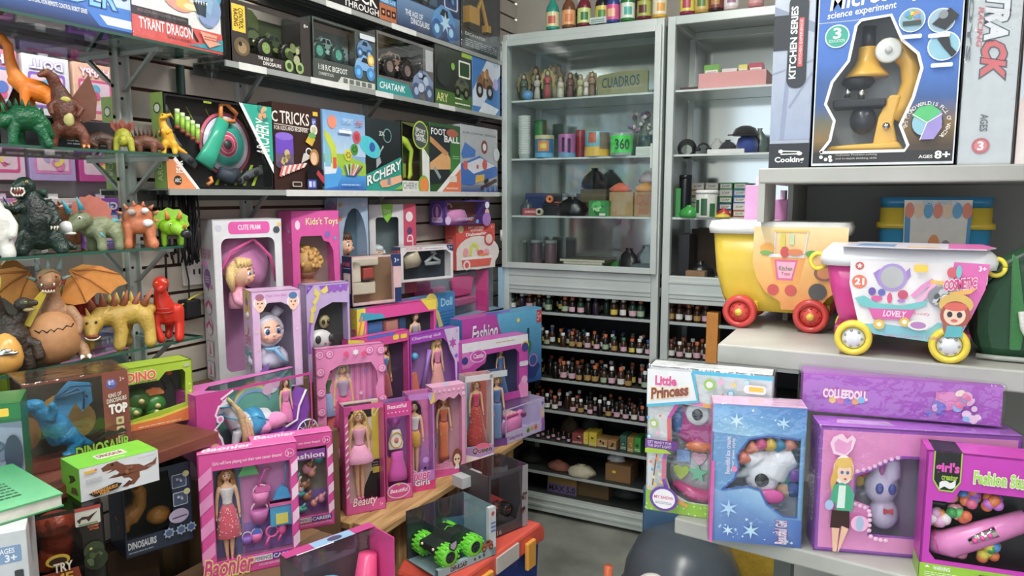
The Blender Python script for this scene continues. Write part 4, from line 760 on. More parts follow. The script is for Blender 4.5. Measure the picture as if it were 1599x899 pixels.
b=BX('boxed_doll','purple princess window carton with a pink-gowned blonde doll','box',642,718,524,.04,phi=40,X=-1.475,z=ZA).win('a83ac0',[(.03,.06),(.03,.9),(.66,.9),(.78,.82),(.9,.74),(.93,.06)],inner='9c6ab0')
W,H=b.w,b.h;doll(b.root,W*.62,.022,H*.90-.24,.24,hair='e8c878',hstyle='long',top='e878b0',skirt='f0a0a0',kind='gown',pattern='f0c060')
d_=MB();d_.ball((W*.16,.02,H*.74),.014,'4aa8d8',12,8);d_.obj('toy_ball','plastic',b.root)
d_=MB();d_.prism([(W*.06,H*.3),(W*.26,H*.3),(W*.2,H*.55),(W*.1,H*.55)],.02,.03,'e8603a');d_.obj('spare_dress','cloth',b.root)
d_=MB();d_.tube([(W*.32,.02,H*.35),(W*.4,.02,H*.6),(W*.46,.02,H*.78)],[.012,.006,.01],'a070c8',8);d_.obj('toy_wand','plastic',b.root)
p=b.pr();p.text('Charming doll',.04,.93,.6,.97,'f4d8f4',b=.02).poly([(.68,1),(1,1),(1,.0),(.94,.0),(.9,.6),(.8,.74)],'d8c8e8').star(.86,.82,.09,'c04ab8',6,.5).star(.93,.66,.05,'8a5ad0',6,.5).text('3+',.92,.93,.98,.98,'d03a8a').poly([(.94,0),(1,0),(1,.55),(.95,.6)],'7a3ab8').done()
b=BX('boxed_doll','tall pink rose-bordered carton with a silver-haired doll in a lilac top','box',498,603,546,.035,phi=60,X=-1.505,z=ZA).win('e884bc',[(.13,.05),(.13,.68),(.2,.8),(.34,.84),(.8,.84),(.88,.76),(.9,.66),(.86,.6),(.9,.4),(.9,.05)],inner='ea86c0')
W,H=b.w,b.h;p=b.pr('inside')
for k in range(12):p.rect(.4+k*.045,.3,.42+k*.045,.84,'f29ccc' if k%2 else 'dc6cb0')
p.star(.75,.75,.05,'c080d8').star(.68,.55,.04,'f4d0e8').star(.82,.5,.04,'b090e0').done()
doll(b.root,W*.42,.03,H*.84-.27,.27,hair='d8d0c4',hstyle='long',top='b8a0c4',skirt='e03a86',kind='midi')
doll(b.root,W*.2,.036,H*.82-.21,.21,hair='9a7a50',hstyle='updo',top='4a8a4a',skirt='8aa0d0',kind='midi')
d_=MB();d_.prism([(W*.16,H*.08),(W*.34,H*.08),(W*.32,H*.42),(W*.24,H*.46),(W*.18,H*.4)],.026,.036,'d8605a');d_.obj('spare_gown','cloth',b.root)
p=b.pr()
for(u,v)in((.06,.95),(.2,.95),(.78,.95),(.95,.94),(.06,.8),(.06,.62),(.06,.45),(.06,.28),(.06,.12),(.95,.78),(.95,.5),(.95,.3)):p.ell(u,v,.065,'d860a8');p.ell(u,v,.05,'f4b0d4');p.ell(u+.005,v,.03,'d86aac');p.ell(u,v,.015,'f8c8e0')
p.star(.42,.94,.05,'e8407a',6,.6).star(.56,.95,.05,'eef0f4',6,.6).star(.68,.93,.05,'e8407a',6,.6).done()
p=b.pr('left');p.text('Beautiful',.2,.3,.8,.75,'fbe4f2',ang=90,b=.02).done()
b=BX('boxed_doll','pink and white castle doll carton with a dark window','box',722,824,537,.07,phi=50,X=-1.40,z=ZA).win('cf4ab4',[(.16,.12),(.2,.58),(.34,.66),(.36,.78),(.8,.80),(.86,.72),(.87,.12)],inner='3a4a70',frontcol='c23ca4')
doll(b.root,b.w*.66,.038,b.h*.8-.19,.19,hair='4a3a60',hstyle='long',top='2f7ac0',skirt='2a6ab4',kind='gown')
p=b.pr();p.rect(0,.86,1,1,'e6e2ea').lines(.5,.93,.8,.96,1,'c8b040').poly([(.0,.62),(.1,.62),(.2,.7),(.1,.86),(0,.86)],'d870c0').ell(.23,.78,.12,'e8a8d8',.1).ell(.23,.78,.1,'c23ca4',.08).text('Castle',.16,.75,.31,.82,'f8e8f4',b=.02).ell(.04,.74,.045,'3a3a86').ell(.95,.82,.06,'e8c03a').ell(.95,.80,.055,'3a3a86').poly([(.88,.0),(.84,.2),(.92,.32),(1,.2),(1,0)],'e88ac4').ell(.94,.28,.05,'e0a8d0').rr(.86,.5,1,.58,'d8d0e0',.02).done()
b=BX('fashion_set','long magenta and sea blue mermaid fashion carton','box',722,845,500,.07,phi=43,X=-1.47,z=ZA).plain('2a7cc0')
p=b.pr();p.grad(.42,.0,1,1,'1c4f9a','5ab4dc').poly([(0,.3),(.38,.3),(.5,.62),(.40,1),(0,1)],'b83aa4').text('Fashion',.12,.70,.42,.90,'f8ecf6',b=.02,out='7a2088',sh=.2).rect(.93,.8,1,.97,'c03030').text('5+',.94,.83,.99,.94,'f4e4e0').rect(.8,.45,.83,.75,'2a4a60').ell(.82,.5,.04,'3a7a60',.1).poly([(.72,.1),(.78,.3),(.9,.34),(.98,.2),(.9,.05)],'1a3a80').ring(.88,.3,.06,'c87ac0','2a5aa0',.8).ell(.68,.88,.02,'e8e060').done();p=b.pr('top');p.rect(0,0,.4,1,'c850b4').rect(.4,0,1,1,'4a9ccc').poly([(.3,.2),(.6,.2),(.7,.7),(.4,.7)],'6a40c0').done()
# == front row of doll boxes on the pine table
FR=dict(z=TZ)
b=BX('boxed_doll','tall pink carton with a blonde doll in a pale pink tutu','box',541,603,636,.055,phi=62,yl=806,**FR).win('df4a9e',[(.1,.11),(.1,.955),(.97,.955),(.97,.11)],inner='e8d8c8',top='film')
W,H=b.w,b.h;p=b.pr('inside');p.poly([(.5,.05),(.98,.05),(.98,.34),(.75,.32),(.6,.2)],'1f1d20').rect(.8,.3,.97,.97,'d8c832').rect(.1,.84,.8,.98,'2b2528').rr(.78,.36,.98,.43,'191618',.01).lines(.8,.37,.95,.42,2,'9a9490').poly([(.05,.1),(.12,.1),(.12,.9),(.05,.9)],'f0d8e4');p.done()
doll(b.root,W*.44,.034,H*.095,H*.83,hair='dcb868',hstyle='curly',top='eca0c4',skirt='f0a0c8',kind='tutu')
p=b.pr();p.text('Beauty',.18,.05,.76,.15,'fdf2f6',out='c8207c',ow=.05,sh=.25,b=.01).text('3+',.84,.04,.93,.07,'fbe4ee').poly([(.0,.9),(.14,.93),(.2,.99),(0,1)],'c22e86')
for k in range(11):p.poly([(.02,.16+k*.065),(.09,.19+k*.065),(.09,.21+k*.065),(.02,.18+k*.065)],'fbe6f2')
p.line([(.72,.97),(.68,.92),(.74,.89),(.8,.93),(.86,.96)],.012,'fbeef4').done()
p=b.pr('left');p.lines(.2,.05,.8,.25,6,'f0a8cc').rect(.1,.85,.9,.98,'e85aa8').done()
b=BX('outfit_set','pink clothes carton with a purple hat, white bag and magenta dress','box',604,645,631,.055,phi=62,yl=784,**FR).win('dd4a9c',[(.05,.15),(.05,.86),(.93,.86),(.93,.15)],inner='a06ab4',top='film')
W,H=b.w,b.h;d_=MB();d_.lathe([(.022,0),(.020,.004),(.010,.007),(.010,.014),(.004,.016),(0,.016)],'c45ac8',18,R=Matrix.Translation((W*.45,.03,H*.80))@Matrix.Rotation(math.pi/2,4,'X'));d_.obj('doll_hat','plastic',b.root)
d_=MB();d_.prism([(W*.22,H*.50),(W*.72,H*.50),(W*.76,H*.56),(W*.66,H*.70),(W*.36,H*.70),(W*.2,H*.56)],.02,.034,'ece2d4');d_.obj('doll_bag','plastic',b.root,bev=.004);d_=MB();d_.torus((W*.48,.019,H*.60),.019,.0018,'c8a040','y',20,6,sz=1.25);d_.ball((W*.48,.018,H*.6),(.007,.002,.009),'d86a70',8,5);d_.obj('bag_trim','plastic',b.root)
d_=MB();d_.lathe([(.016,.45),(.02,.44),(.02,.36),(.03,.2),(.034,.1),(.03,.09)],'d844b4',18,R=Matrix.Translation((W*.55,.03,H*.1))@Matrix.Scale(H*1.1,4,(0,0,1))@Matrix.Diagonal((1,.5,.75,1)),wob=lambda i,j:1+.07*math.sin(j*2.5));d_.obj('spare_dress','cloth',b.root)
d_=MB();d_.prism([(W*.06,H*.15),(W*.3,H*.15),(W*.34,H*.4),(W*.1,H*.44)],.034,.044,'d8703c');d_.obj('orange_dress','cloth',b.root)
p=b.pr();p.rect(0,.87,1,1,'d82a90').text('Beautiful',.1,.945,.8,.985,'fbe4f2',b=.02)
for k in range(6):p.ell(.12+k*.14,.905,.03,'f4c8e0',n=10)
p.ell(.45,.10,.44,'e8c4dc',.08).ell(.45,.10,.39,'d03c92',.068).text('Beautiful',.14,.085,.78,.125,'fdeef6',b=.02,sh=.2).star(.46,.165,.07,'e8c040',6,.5).done()
b=BX('boxed_doll','pink and lilac carton with a dark-haired doll in a yellow skirt','box',640,680,617,.055,phi=62,yl=770,**FR).win('c27ac8',[(.04,.2),(.04,.94),(.93,.94),(.93,.2)],inner='e07ab8',top='film')
W,H=b.w,b.h;p=b.pr('inside');p.grad(.05,.1,.98,.55,'a070c0','e090c4').rect(.7,.55,.95,.97,'e87ab4').text('TRENDS',.2,.85,.6,.9,'6a2a50');p.done()
doll(b.root,W*.36,.034,H*.14,H*.76,hair='2c201e',hstyle='long',top='e8e4e4',skirt='d8a020',kind='mini',turn=-15)
p=b.pr();p.poly([(0,0),(1,0),(1,.1),(0,.06)],'d8207c').text('Fixier',.02,.12,.8,.22,'e03a90',out='f8e8f4',ow=.04,sh=.2,b=.02).text('Girls',.2,.06,.78,.12,'f8f0f4',out='a02070',b=.02).poly([(.74,.98),(1,1),(1,.9),(.85,.88)],'e8c83a').poly([(.72,.98),(.95,.99),(.85,.9)],'b8a0d8').ring(.62,.32,.16,'a05ab8','c890d8',.7).ell(.6,.235,.05,'2a2430').done()
b=BX('boxed_doll','pale pink scalloped carton with a red-haired doll in an orange gown','box',676,728,606,.055,phi=60,yl=747,**FR).win('e49ac0',[(.06,.14),(.06,.83),(.2,.87),(.35,.84),(.5,.88),(.65,.85),(.8,.9),(.88,.86),(.88,.14)],inner='cf9aa8',top='film')
W,H=b.w,b.h;doll(b.root,W*.46,.034,H*.13,H*.74,hair='b8662e',hstyle='long',top='d8602a',skirt='dc6a28',kind='sheath')
d_=MB();d_.ball((W*.13,.03,H*.35),(.012,.01,.02),'6a8a90',8,6);d_.obj('doll_purse','plastic',b.root)
p=b.pr();p.text('Beautiful',.04,.10,.5,.17,'d83a90',out='f6dcec',b=.02,sh=.2).poly([(.0,.0),(1,0),(1,.06),(0,.09)],'d8409a').ell(.72,.18,.15,'8a4a34',.11).ell(.72,.17,.1,'f6d4b8',.06).ell(.68,.17,.025,'2a1a14').ell(.77,.17,.025,'2a1a14').poly([(.64,.06),(.8,.06),(.76,.12),(.68,.12)],'f0ece8').ell(.93,.9,.05,'f4d0e4')
for k in range(7):p.ell(.08+k*.14,.96-.005*(k%2),.04,'f6c0dc',n=10)
p.done();PR(b,'top').rect(0,0,1,1,'f0b4d4').ell(.5,.5,.1,'a8d0e8').done()
b=BX('boxed_doll','white and purple carton with a doll in a sparkling red gown','box',727,771,588,.055,phi=62,yl=722,**FR).win('dcd4d8',[(.05,.17),(.05,.93),(.93,.93),(.93,.17)],inner='cf9a8c',top='film')
W,H=b.w,b.h;p=b.pr('inside');p.rect(.05,.1,.35,.95,'9ab0d0').rect(.7,.3,.95,.95,'c05a50').done();doll(b.root,W*.52,.034,H*.15,H*.76,hair='b87a48',hstyle='updo',top='c8285a',skirt='b0201e',kind='gown',pattern='e8b050')
p=b.pr();p.poly([(0,0),(1,0),(1,.06),(.5,.03),(0,.09)],'f0e8ee').poly([(0,.09),(.5,.03),(1,.06),(1,.16),(0,.17)],'b890d0').ell(.6,.14,.3,'e86a90',.06).text('Queen',.24,.075,.92,.15,'1f1822',out='f0d8ec',b=.02,sh=.15).rr(.86,.95,.97,.99,'9a9298',.02).done()
b=BX('boxed_doll','narrow clear carton with a blue-gowned doll, behind the red-gowned doll','box',768,792,580,.04,phi=62,X=-1.295,z=TZ).win('8a6a9a',None,inner='5a6a9a',top='film',right='film',left='film')
W,H=b.w,b.h;doll(b.root,W*.5,.022,.01,H*.88,hair='c89a50',hstyle='updo',top='4a78b8',skirt='6a8ac0',kind='sheath');MB().box(0,W,-.001,0,H*.92,H,'c9d0d4').obj('silver_edge','card',b.root);PR(b).rect(0,0,1,.1,'6a3a8a').ell(.6,.95,.12,'d8a040').done()
b=BX('phone_set','white and lilac film carton with a pink toy telephone','box',790,850,652,.12,phi=40,X=-1.262,z=TZ,h=.137).win('cabce0',[(.02,.32),(.02,.97),(.9,.97),(.9,.32)],inner='a890c8',top='film',left='film')
W,H=b.w,b.h;d_=MB();d_.lathe([(.9,0),(1,.1),(1,.55),(.85,.7),(.6,.75),(0,.76)],'e07ab8',24,R=Matrix.Translation((W*.3,.055,H*.2))@Matrix.Diagonal((W*.3,.048,H*.62,1)));tp=d_.obj('toy_telephone','plastic',b.root)
d_=MB();d_.box(W*.1,W*.42,.02,.08,H*.67,H*.74,'e8509a').obj('keypad','plastic',tp,bev=.003)
for i in range(3):
 for j in range(3):MB().box(W*(.14+i*.095),W*(.2+i*.095),.025+j*.018,.037+j*.018,H*.74,H*.765,'f0d8c8').obj('key','plastic',tp)
d_=MB();d_.tube([(W*.5,.05,H*.55),(W*.6,.05,H*.66),(W*.7,.05,H*.52)],[.014,.01,.014],'e07ab8',8);d_.obj('receiver','plastic',tp)
p=b.pr();p.text('Telephone',.04,.05,.42,.2,'8a4aa0',b=.02).ell(.56,.18,.04,'4a8a3a').ell(.66,.2,.04,'e0a030').ell(.76,.2,.04,'d85a30').ell(.95,.55,.04,'f0c8a0',.14).ell(.95,.3,.04,'b05ab0',.1).ell(.94,.85,.03,'6a7a9a').poly([(.9,0),(1,0),(1,.3),(.92,.2)],'9a5ab8').done()
# == pram-coat baby, carriage and career dolls
b=BX('boxed_hooded_doll','pink carton with a baby doll in a white hooded suit','box',398,474,456,.085,phi=56,X=-1.485,z=ZB).win('dcb4dc',[(.16,.0),(.16,.82),(.34,.88),(.6,.88),(.82,.82),(.84,.0)],inner='8a8496')
W,H=b.w,b.h;babyhead(b.root,(W*.36,.045,H*.58),.042,look=14,hood='d8d2e4',body='cfc8e0',big=1.4,skin='f0b8a0')
p=b.pr();p.text('Magic Tears Baby',.3,.93,.72,.965,'b878b8')
for u,c in((.17,'b06a8a'),(.84,'4a7aa8')):p.ell(u,.88,.13,'eef0f8').ell(u,.875,.1,'f6cdb4',.085).ell(u,.94,.085,c,.035).ell(u-.04,.88,.016,'2a2228').ell(u+.04,.88,.016,'2a2228').ell(u,.845,.02,'d8606a',.008)
p.poly([(.02,.06),(.02,.16),(.3,.28),(.28,.18)],'8a5ab8').ell(.16,.05,.12,'e89a50',.08).star(.08,.6,.03,'f0d090').star(.1,.42,.03,'f0d090').star(.92,.3,.03,'f0d0b0').star(.9,.6,.03,'f8e8f8').done()
p=b.pr('left');p.grad(0,0,1,.5,'b8b4d0','d4b4dc').poly([(.18,1),(.82,1),(.82,.76),(.5,.70),(.18,.76)],'ecc23a').ell(.5,.88,.16,'8a5aa8',.05).rect(.46,.9,.54,.98,'4aa060').ring(.5,.83,.1,'e08ab0','ecc23a',.6).text('CRY',.2,.45,.84,.55,'d8307a',out='faf0f6',ow=.05,b=.03,sh=.1).text('Bebies',.12,.33,.86,.42,'2aa8a8',out='f4f8f8',ow=.05,b=.03).text('CONEY',.2,.2,.82,.27,'f4f0f4',out='7a6a8a',ow=.05,b=.02,skew=-.04).ell(.5,.6,.12,'f0c8b0',.045).done()
CX_=-1.40
riser('brown carton under the horse carriage box',-1.47,-1.372,1.14,1.6,0,.846)
b=BX('carriage_set','magenta carton with a white horse and purple princess carriage','box',311,490,619,.095,phi=40,X=CX_,z=.847).win('c8308e',[(.14,.06),(.2,.4),(.15,.6),(.2,.85),(.3,.97),(.99,.97),(.99,.06)],inner='5c9c8c',top='film',right='film')
W,H=b.w,b.h;p=b.pr('inside');p.rect(.02,.02,.98,.98,'62a796').grad(.02,.02,.98,.2,'c05aa0','62a796')
for k,c in enumerate(('d88a6a','e0b870','d8d890','8ac0b0','7aa0d0')):p.line([(.62+.17*math.cos(math.radians(a)),.55+(.36-.03*k)*math.sin(math.radians(a)))for a in range(20,175,15)],.02,c)
p.ell(.8,.8,.06,'d8dcdc').ell(.84,.84,.05,'d0a8c8').ell(.76,.77,.05,'d8b0cc').done()
h_=MB();hx=W*.45;hz=.004
h_.tube([(hx-.02,.05,hz+.082),(hx+.03,.05,hz+.086),(hx+.07,.05,hz+.082)],[.030,.034,.030],'dcdce4',14)
h_.tube([(hx-.015,.05,hz+.095),(hx-.038,.048,hz+.125),(hx-.048,.046,hz+.145)],[.026,.019,.015],'dcdce4',12)
h_.tube([(hx-.042,.046,hz+.152),(hx-.06,.044,hz+.136),(hx-.078,.042,hz+.118)],[.017,.014,.010],'dcdce4',12)
for x,y,s in((-.02,.035,-.01),(-.012,.065,.008),(.065,.035,.006),(.07,.065,-.004)):h_.tube([(hx+x,y,hz+.075),(hx+x+s,y,hz+.04),(hx+x+s*.4,y,hz+.0)],[.014,.009,.010],'dcdce4',8)
for y in(.04,.054):h_.tube([(hx-.045,y,hz+.162),(hx-.045,y,hz+.178)],[.006,.001],'dcdce4',6)
ho=h_.obj('toy_horse','matte',b.root,remesh=.0028,smooth=4);ho.data.materials[0]=toy_mat('white_horse','d4d4dc','e6e6ec',6,.4,.1)
d_=MB()
for k in range(7):d_.tube([(hx-.046+k*.006,.03-.002*k,hz+.165-k*.008),(hx-.022+k*.004,.02,hz+.13-k*.008),(hx-.012+k*.004,.018,hz+.07-k*.005),(hx-.018,.02,hz+.02)],[.004,.008,.007,.002],('d8b884','e0a890','c89a6a')[k%3],6)
for k in range(4):d_.tube([(hx+.092,.05,hz+.09),(hx+.112-k*.005,.045+k*.004,hz+.06),(hx+.10+k*.004,.045,hz+.02)],[.005,.01,.003],'d8b884',6)
d_.obj('mane','hair',ho);d_=MB();d_.tube([(hx+.012,.05,hz+.083),(hx+.045,.05,hz+.085)],[.037,.037],'2a9ad0',14);d_.obj('saddle','plastic',ho)
d_=MB();d_.torus((hx-.066,.0435,hz+.130),.0155,.0022,'3aa8d8','z',14,6);d_.torus((hx-.05,.045,hz+.145),.019,.0022,'3aa8d8','z',14,6);d_.tube([(hx-.066,.028,hz+.128),(hx-.03,.02,hz+.11),(hx+.02,.015,hz+.11),(hx+.09,.02,hz+.07)],.0016,'3aa8d8',5);d_.obj('bridle','plastic',ho)['kind']='stuff'
c_=MB();kx=W*.84;c_.prism([(kx-.07,.045),(kx-.06,.068),(kx-.02,.06),(kx+.012,.066),(kx+.02,.11),(kx+.05,.15),(kx+.058,.10),(kx+.045,.05),(kx+.0,.036)],.022,.075,'8a3ab4');c_.tube([(kx-.068,.02,.066),(kx-.08,.02,.075),(kx-.085,.02,.06),(kx-.075,.02,.052)],.005,'8a3ab4',6);ca=c_.obj('toy_carriage','plastic',b.root,bev=.004)
d_=MB();d_.tube([(kx-.02,.019,.063),(kx+.015,.018,.075),(kx+.022,.018,.11),(kx+.045,.018,.15)],.003,'e8e0e8',6);d_.obj('carriage_trim','plastic',ca)
for x,r in((kx-.035,.024),(kx+.045,.032)):
 for y in(.018,.08):
  d_=MB();d_.torus((x,y,r+.004),r,.0025,'e4e0ea','y',22,6)
  for k in range(10):a=k*.628;d_.cyl((x,y,r+.004),(x+r*math.cos(a),y,r+.004+r*math.sin(a)),.0012,col='e4e0ea',n=5)
  d_.ball((x,y,r+.004),.005,'e4e0ea',8,5);d_.obj('carriage_wheel','plastic',ca)
d_=doll(b.root,kx-.0,.045,.028,.155,hair='6a4630',hstyle='long',top='e880b4',skirt='f07ab8',kind='midi')
d_=MB();d_.ball((kx-.045,.03,.085),(.035,.022,.022),'f08ac4',14,8);d_.ball((kx-.075,.03,.076),(.022,.02,.02),'f08ac4',10,6);d_.obj('full_skirt','cloth',b.root)
p=b.pr();p.poly([(.13,.0),(.2,.0),(.22,.1),(.14,.1)],'c8308e');p.line([(.3,.98),(.2,.9),(.24,.84),(.18,.82),(.15,.72),(.19,.62),(.14,.55),(.19,.42),(.2,.34),(.16,.3)],.018,'f0e0ee');p.ring(.185,.66,.03,'f0e0ee','d870b8',.6)
p.ell(.13,.28,.055,'e8cc80',.1).ell(.135,.27,.04,'f4cdb4',.075).poly([(.02,.1),(.06,.2),(.14,.18),(.17,.08),(.24,.0),(.02,0)],'a05ab8').poly([(.0,.02),(.06,.12),(.12,.1),(.14,0)],'e4cce0').text('Dream girl',.54,.0,.78,.06,'e8c8e0',b=.02,sh=.2).done()
p=b.pr('left');p.grad(0,0,1,1,'b02a84','d03a9c').poly([(.0,0),(1,0),(1,.08),(.75,.18),(.4,.2),(0,.2)],'dca8d0').lines(.3,.91,.75,.935,1,'e88ac4').ell(.55,.56,.25,'d8a870',.07).rect(.32,.40,.78,.44,'eedcea').rect(.36,.44,.42,.54,'eedcea').rect(.54,.44,.6,.54,'eedcea').rect(.7,.44,.76,.54,'eedcea').done();p=b.pr('top',lift=.001);p.poly([(0,0),(.2,.0),(.12,.3),(.2,.6),(.95,.8),(1,.85),(1,1),(0,1)],'d860b4').done()
riser('brown carton under the pink career doll boxes',-1.37,-1.14,1.0,1.36,0,.668)
def career(xl,xr,yt,X,z,lab,second):
 b=BX('boxed_doll',lab,'box',xl,xr,yt,.045,phi=64,X=X,z=z).win('e0389c',[(.14,.13),(.14,.86),(.92,.86),(.92,.13)],inner='c08ab8');W,H=b.w,b.h
 p=b.pr('inside');p.rect(.1,.1,.42,.9,'6a7ab0').rect(.44,.1,.95,.9,'c878b4' if not second else '8a8a80').rect(.44,.1,.95,.35,'8a70b8').done()
 if not second:
  doll(b.root,W*.28,.026,H*.09,H*.745,hair='a87038',hstyle='long',top='e4dce0',skirt='d8405c',kind='midi',pattern='f6d8dc')
  rd=random.Random(4);it=[]
  for nm,u,v,s,c in(('toy_rack',.5,.80,.022,'5ab06a'),('toy_chair',.64,.68,.02,'d85aa8'),('toy_bucket',.62,.55,.02,'e07ab8'),('toy_tub',.6,.40,.022,'c060a8'),('toy_washer',.82,.42,.024,'4aa0d0'),('toy_lid',.84,.56,.02,'2f9ad8'),('toy_cup',.46,.22,.013,'8a5ac0'),('toy_pot',.56,.23,.014,'e060a8'),('toy_mirror',.72,.24,.016,'e8509a'),('toy_brush',.83,.24,.014,'e8509a'),('toy_bottle',.56,.28,.011,'4a6ad0')):
   d_=MB();x,z_=W*u,H*v
   if nm in('toy_bucket','toy_tub','toy_cup','toy_pot'):d_.lathe([(s*.7,0),(s,s*1.4),(s*.9,s*1.4)],c,14,(x,.024,z_-s*.6),sy=.6);d_.torus((x,.024,z_+s*.8),s*.8,s*.1,'f0c8dc','y',12,5,0,180)
   elif nm=='toy_mirror':d_.torus((x,.02,z_+s*.5),s*.8,s*.16,c,'y',16,6);d_.cyl((x-s*.4,.02,z_-s*.2),(x-s,.02,z_-s*1.6),s*.2,col=c,n=7)
   elif nm=='toy_brush':d_.ball((x,.022,z_+s*.6),(s*.7,.006,s),c,10,6);d_.cyl((x,.022,z_),(x-s*.8,.022,z_-s*1.4),s*.22,col=c,n=7)
   elif nm=='toy_lid':d_.prism([(x-s,z_-s*.5),(x+s,z_-s*.5),(x+s*.6,z_+s*.7),(x,z_+s),(x-s*.6,z_+s*.5)],.018,.03,c);d_.cyl((x+s*.3,.024,z_+s*.5),(x+s*.7,.024,z_+s*4.5),s*.08,col=c,n=6)
   elif nm=='toy_washer':d_.box(x-s,x+s,.014,.03,z_-s*1.3,z_+s,c).box(x-s*.5,x+s*.6,.012,.014,z_-s*1.1,z_-s*.1,'e8d860').box(x-s*1.05,x+s*1.05,.012,.032,z_+s*.7,z_+s,'e060a8')
   elif nm=='toy_chair':d_.box(x-s*.8,x+s*.8,.016,.03,z_-s,z_-s*.4,c).tube([(x-s*.5,.024,z_-s*.4),(x+s*.4,.024,z_+s*1.5),(x+s,.024,z_+s*1.4)],s*.16,c,6)
   else:d_.prism([(x-s,z_-s*.5),(x+s,z_-s*.5),(x+s*.5,z_+s*.8),(x-s*.2,z_+s)],.018,.03,c)
   o=d_.obj(nm,'plastic',b.root);o['kind']='stuff'
 else:
  rd=random.Random(8);cols=['4ab0a0','e8a090','e89ab0','b07a5a','3ab0b8','d8a8a0','9a6a50','e8c0b0']
  p=b.pr('inside',lift=.02)
  for k in range(14):
   d_=MB();x,z_=W*rd.uniform(.52,.86),H*(.18+.042*k);d_.ball((x,.024,z_),(rd.uniform(.008,.016),.008,rd.uniform(.008,.014)),cols[k%8],10,6);d_.tube([(x,.022,z_),(x+.01,.02,z_+.016)],[.005,.003],cols[k%8],6);d_.obj('doll_accessory','plastic',b.root)
 p=b.pr()
 for k in range(4):p.poly([(.0,.12+.2*k),(.13,.2+.2*k),(.13,.3+.2*k),(0,.22+.2*k)],'f090cc');p.poly([(.93,.12+.2*k),(1,.17+.2*k),(1,.27+.2*k),(.93,.22+.2*k)],'f8d4ec')
 p.text('Girls will love playing out their own career dreams!',.14,.895,.84,.93,'fbe0f0',b=.01).ell(.92,.92,.05,'f4b0d8').ell(.92,.92,.042,'d8288c').text('3+',.89,.9,.95,.935,'fdeef6')
 p.rect(.46,.075,.70,.125,'eee4ea').text('EXPERIENCE',.47,.085,.69,.115,'5a5a78',b=.02).rect(.70,.075,.96,.125,'3a3a98').text('CAREER',.71,.083,.95,.117,'f4e8f4',b=.02).text('EXPLORE NEW CAREER DREAM OPTION',.56,.04,.96,.06,'fbd8ec')
 if second:p.poly([(.5,.74),(.9,.74),(.9,.84),(.5,.84)],'8a3aa0').text('Fashion',.46,.755,.88,.81,'f8eef8',b=.02)
 else:p.text('Baonier',.02,.02,.5,.16,'d8288c',out='f6dc8a',ow=.06,b=.02,sh=.25)
 p.done();p=b.pr('top');p.rect(0,0,1,1,'e85ab0').rect(0,0,1,.1,'f49ad0').text('Baonier',.06,.25,.55,.8,'fdeef6',b=.03,sh=.25).done();return b
b1=career(318,470,711,-1.29,.6685,'pink career doll carton with a doll in a red dotted skirt',False)
b2=career(398,523,690,-1.345,.6685,'pink fashion accessory carton standing behind the red-skirted doll carton',True)
# == cartons on the floor side of the table
riser('brown carton under the pink film-topped carton',-1.13,-.92,.9,1.4,0,.44)
b=BX('dryer_set','pink film-topped carton with a blue and pink toy, below the pine table edge','box',482,620,893,.10,phi=46,X=-1.0,z=.441).win('d8308c',[(.0,.0),(.0,1),(.97,1),(.97,0)],inner='5a4a52',top='film',right='card',left='film')
W,H=b.w,b.h
d_=MB();d_.ball((W*.35,.055,H*.62),(.065,.042,.06),'5ab4d4',20,12);d_.torus((W*.35,.016,H*.62),.03,.005,'3a90b4','y',18,6);d_.obj('toy_washer','plastic',b.root)
d_=MB();d_.tube([(W*.78,.07,H*.2),(W*.8,.06,H*.5),(W*.86,.06,H*.85)],[.045,.03,.02],'e8347c',12);d_.torus((W*.78,.03,H*.35),.022,.006,'f06a9c','y',16,6);d_.obj('toy_dryer','plastic',b.root)
p=b.pr('right');p.rect(0,0,1,1,'e0489c').ell(.4,.8,.18,'f4b0d4',.12).rect(.3,0,1,.55,'4aa8a8').blob(.65,.3,.3,['3a8a90','e0a060','d8508c'],8,3).done();p=b.pr('top',lift=.002);p.rect(0,.72,1,1,'c02a80').poly([(.3,.7),(.75,.7),(.75,.98),(.3,.98)],'8ab8d8').ell(.55,.84,.08,'4a4a6a',.1).rect(.1,.66,.5,.70,'f0e4ee').done()
GB=dict(X=-1.13)
tbx=thing('toy_toolbox','blue toy toolbox with red lid and yellow latches on the floor','toolbox',(-1.0,1.83,0),84)
MB().prism([(-.16,0),(.25,0),(.28,.38),(-.19,.38)],-.0,.19,'1f3a8c').obj('tub','plastic',tbx,bev=.012);MB().prism([(-.20,.38),(.29,.38),(.29,.42),(.26,.45),(-.17,.45),(-.20,.42)],-.015,.20,'d8452c').obj('lid','plastic',tbx,bev=.01)
for x in(-.08,.16):MB().box(x,x+.05,-.029,-.015,.33,.42,'e8a020').obj('latch','plastic',tbx,bev=.004)
MB().box(.0,.12,-.021,-.015,.39,.44,'c9c2bc').obj('nameplate','plastic',tbx)
b=BX('truck_carton','film carton with a black truck on bright green wheels','box',684,774,824,.15,phi=47,X=-1.06,z=.452).win('8aa4ae',None,inner='2c3a40',top='film',left='film');bt=b
W,H=b.w,b.h
PR(b,'inside').rect(0,0,1,1,'22303a').poly([(.4,0),(1,0),(1,.5),(.6,.6)],'3a6a84').done();truck(b.root,W*.42,.07,.014,W*.72,'26302c','57c81c','6ede1c','30343a',wd=.13)
MB().box(0,W,-.001,.012,0,H*.16,'9cb4bc').obj('base_card','card',b.root);MB().box(W*.88,W,-.001,.012,0,H,'d0d4d8').obj('end_card','card',b.root)
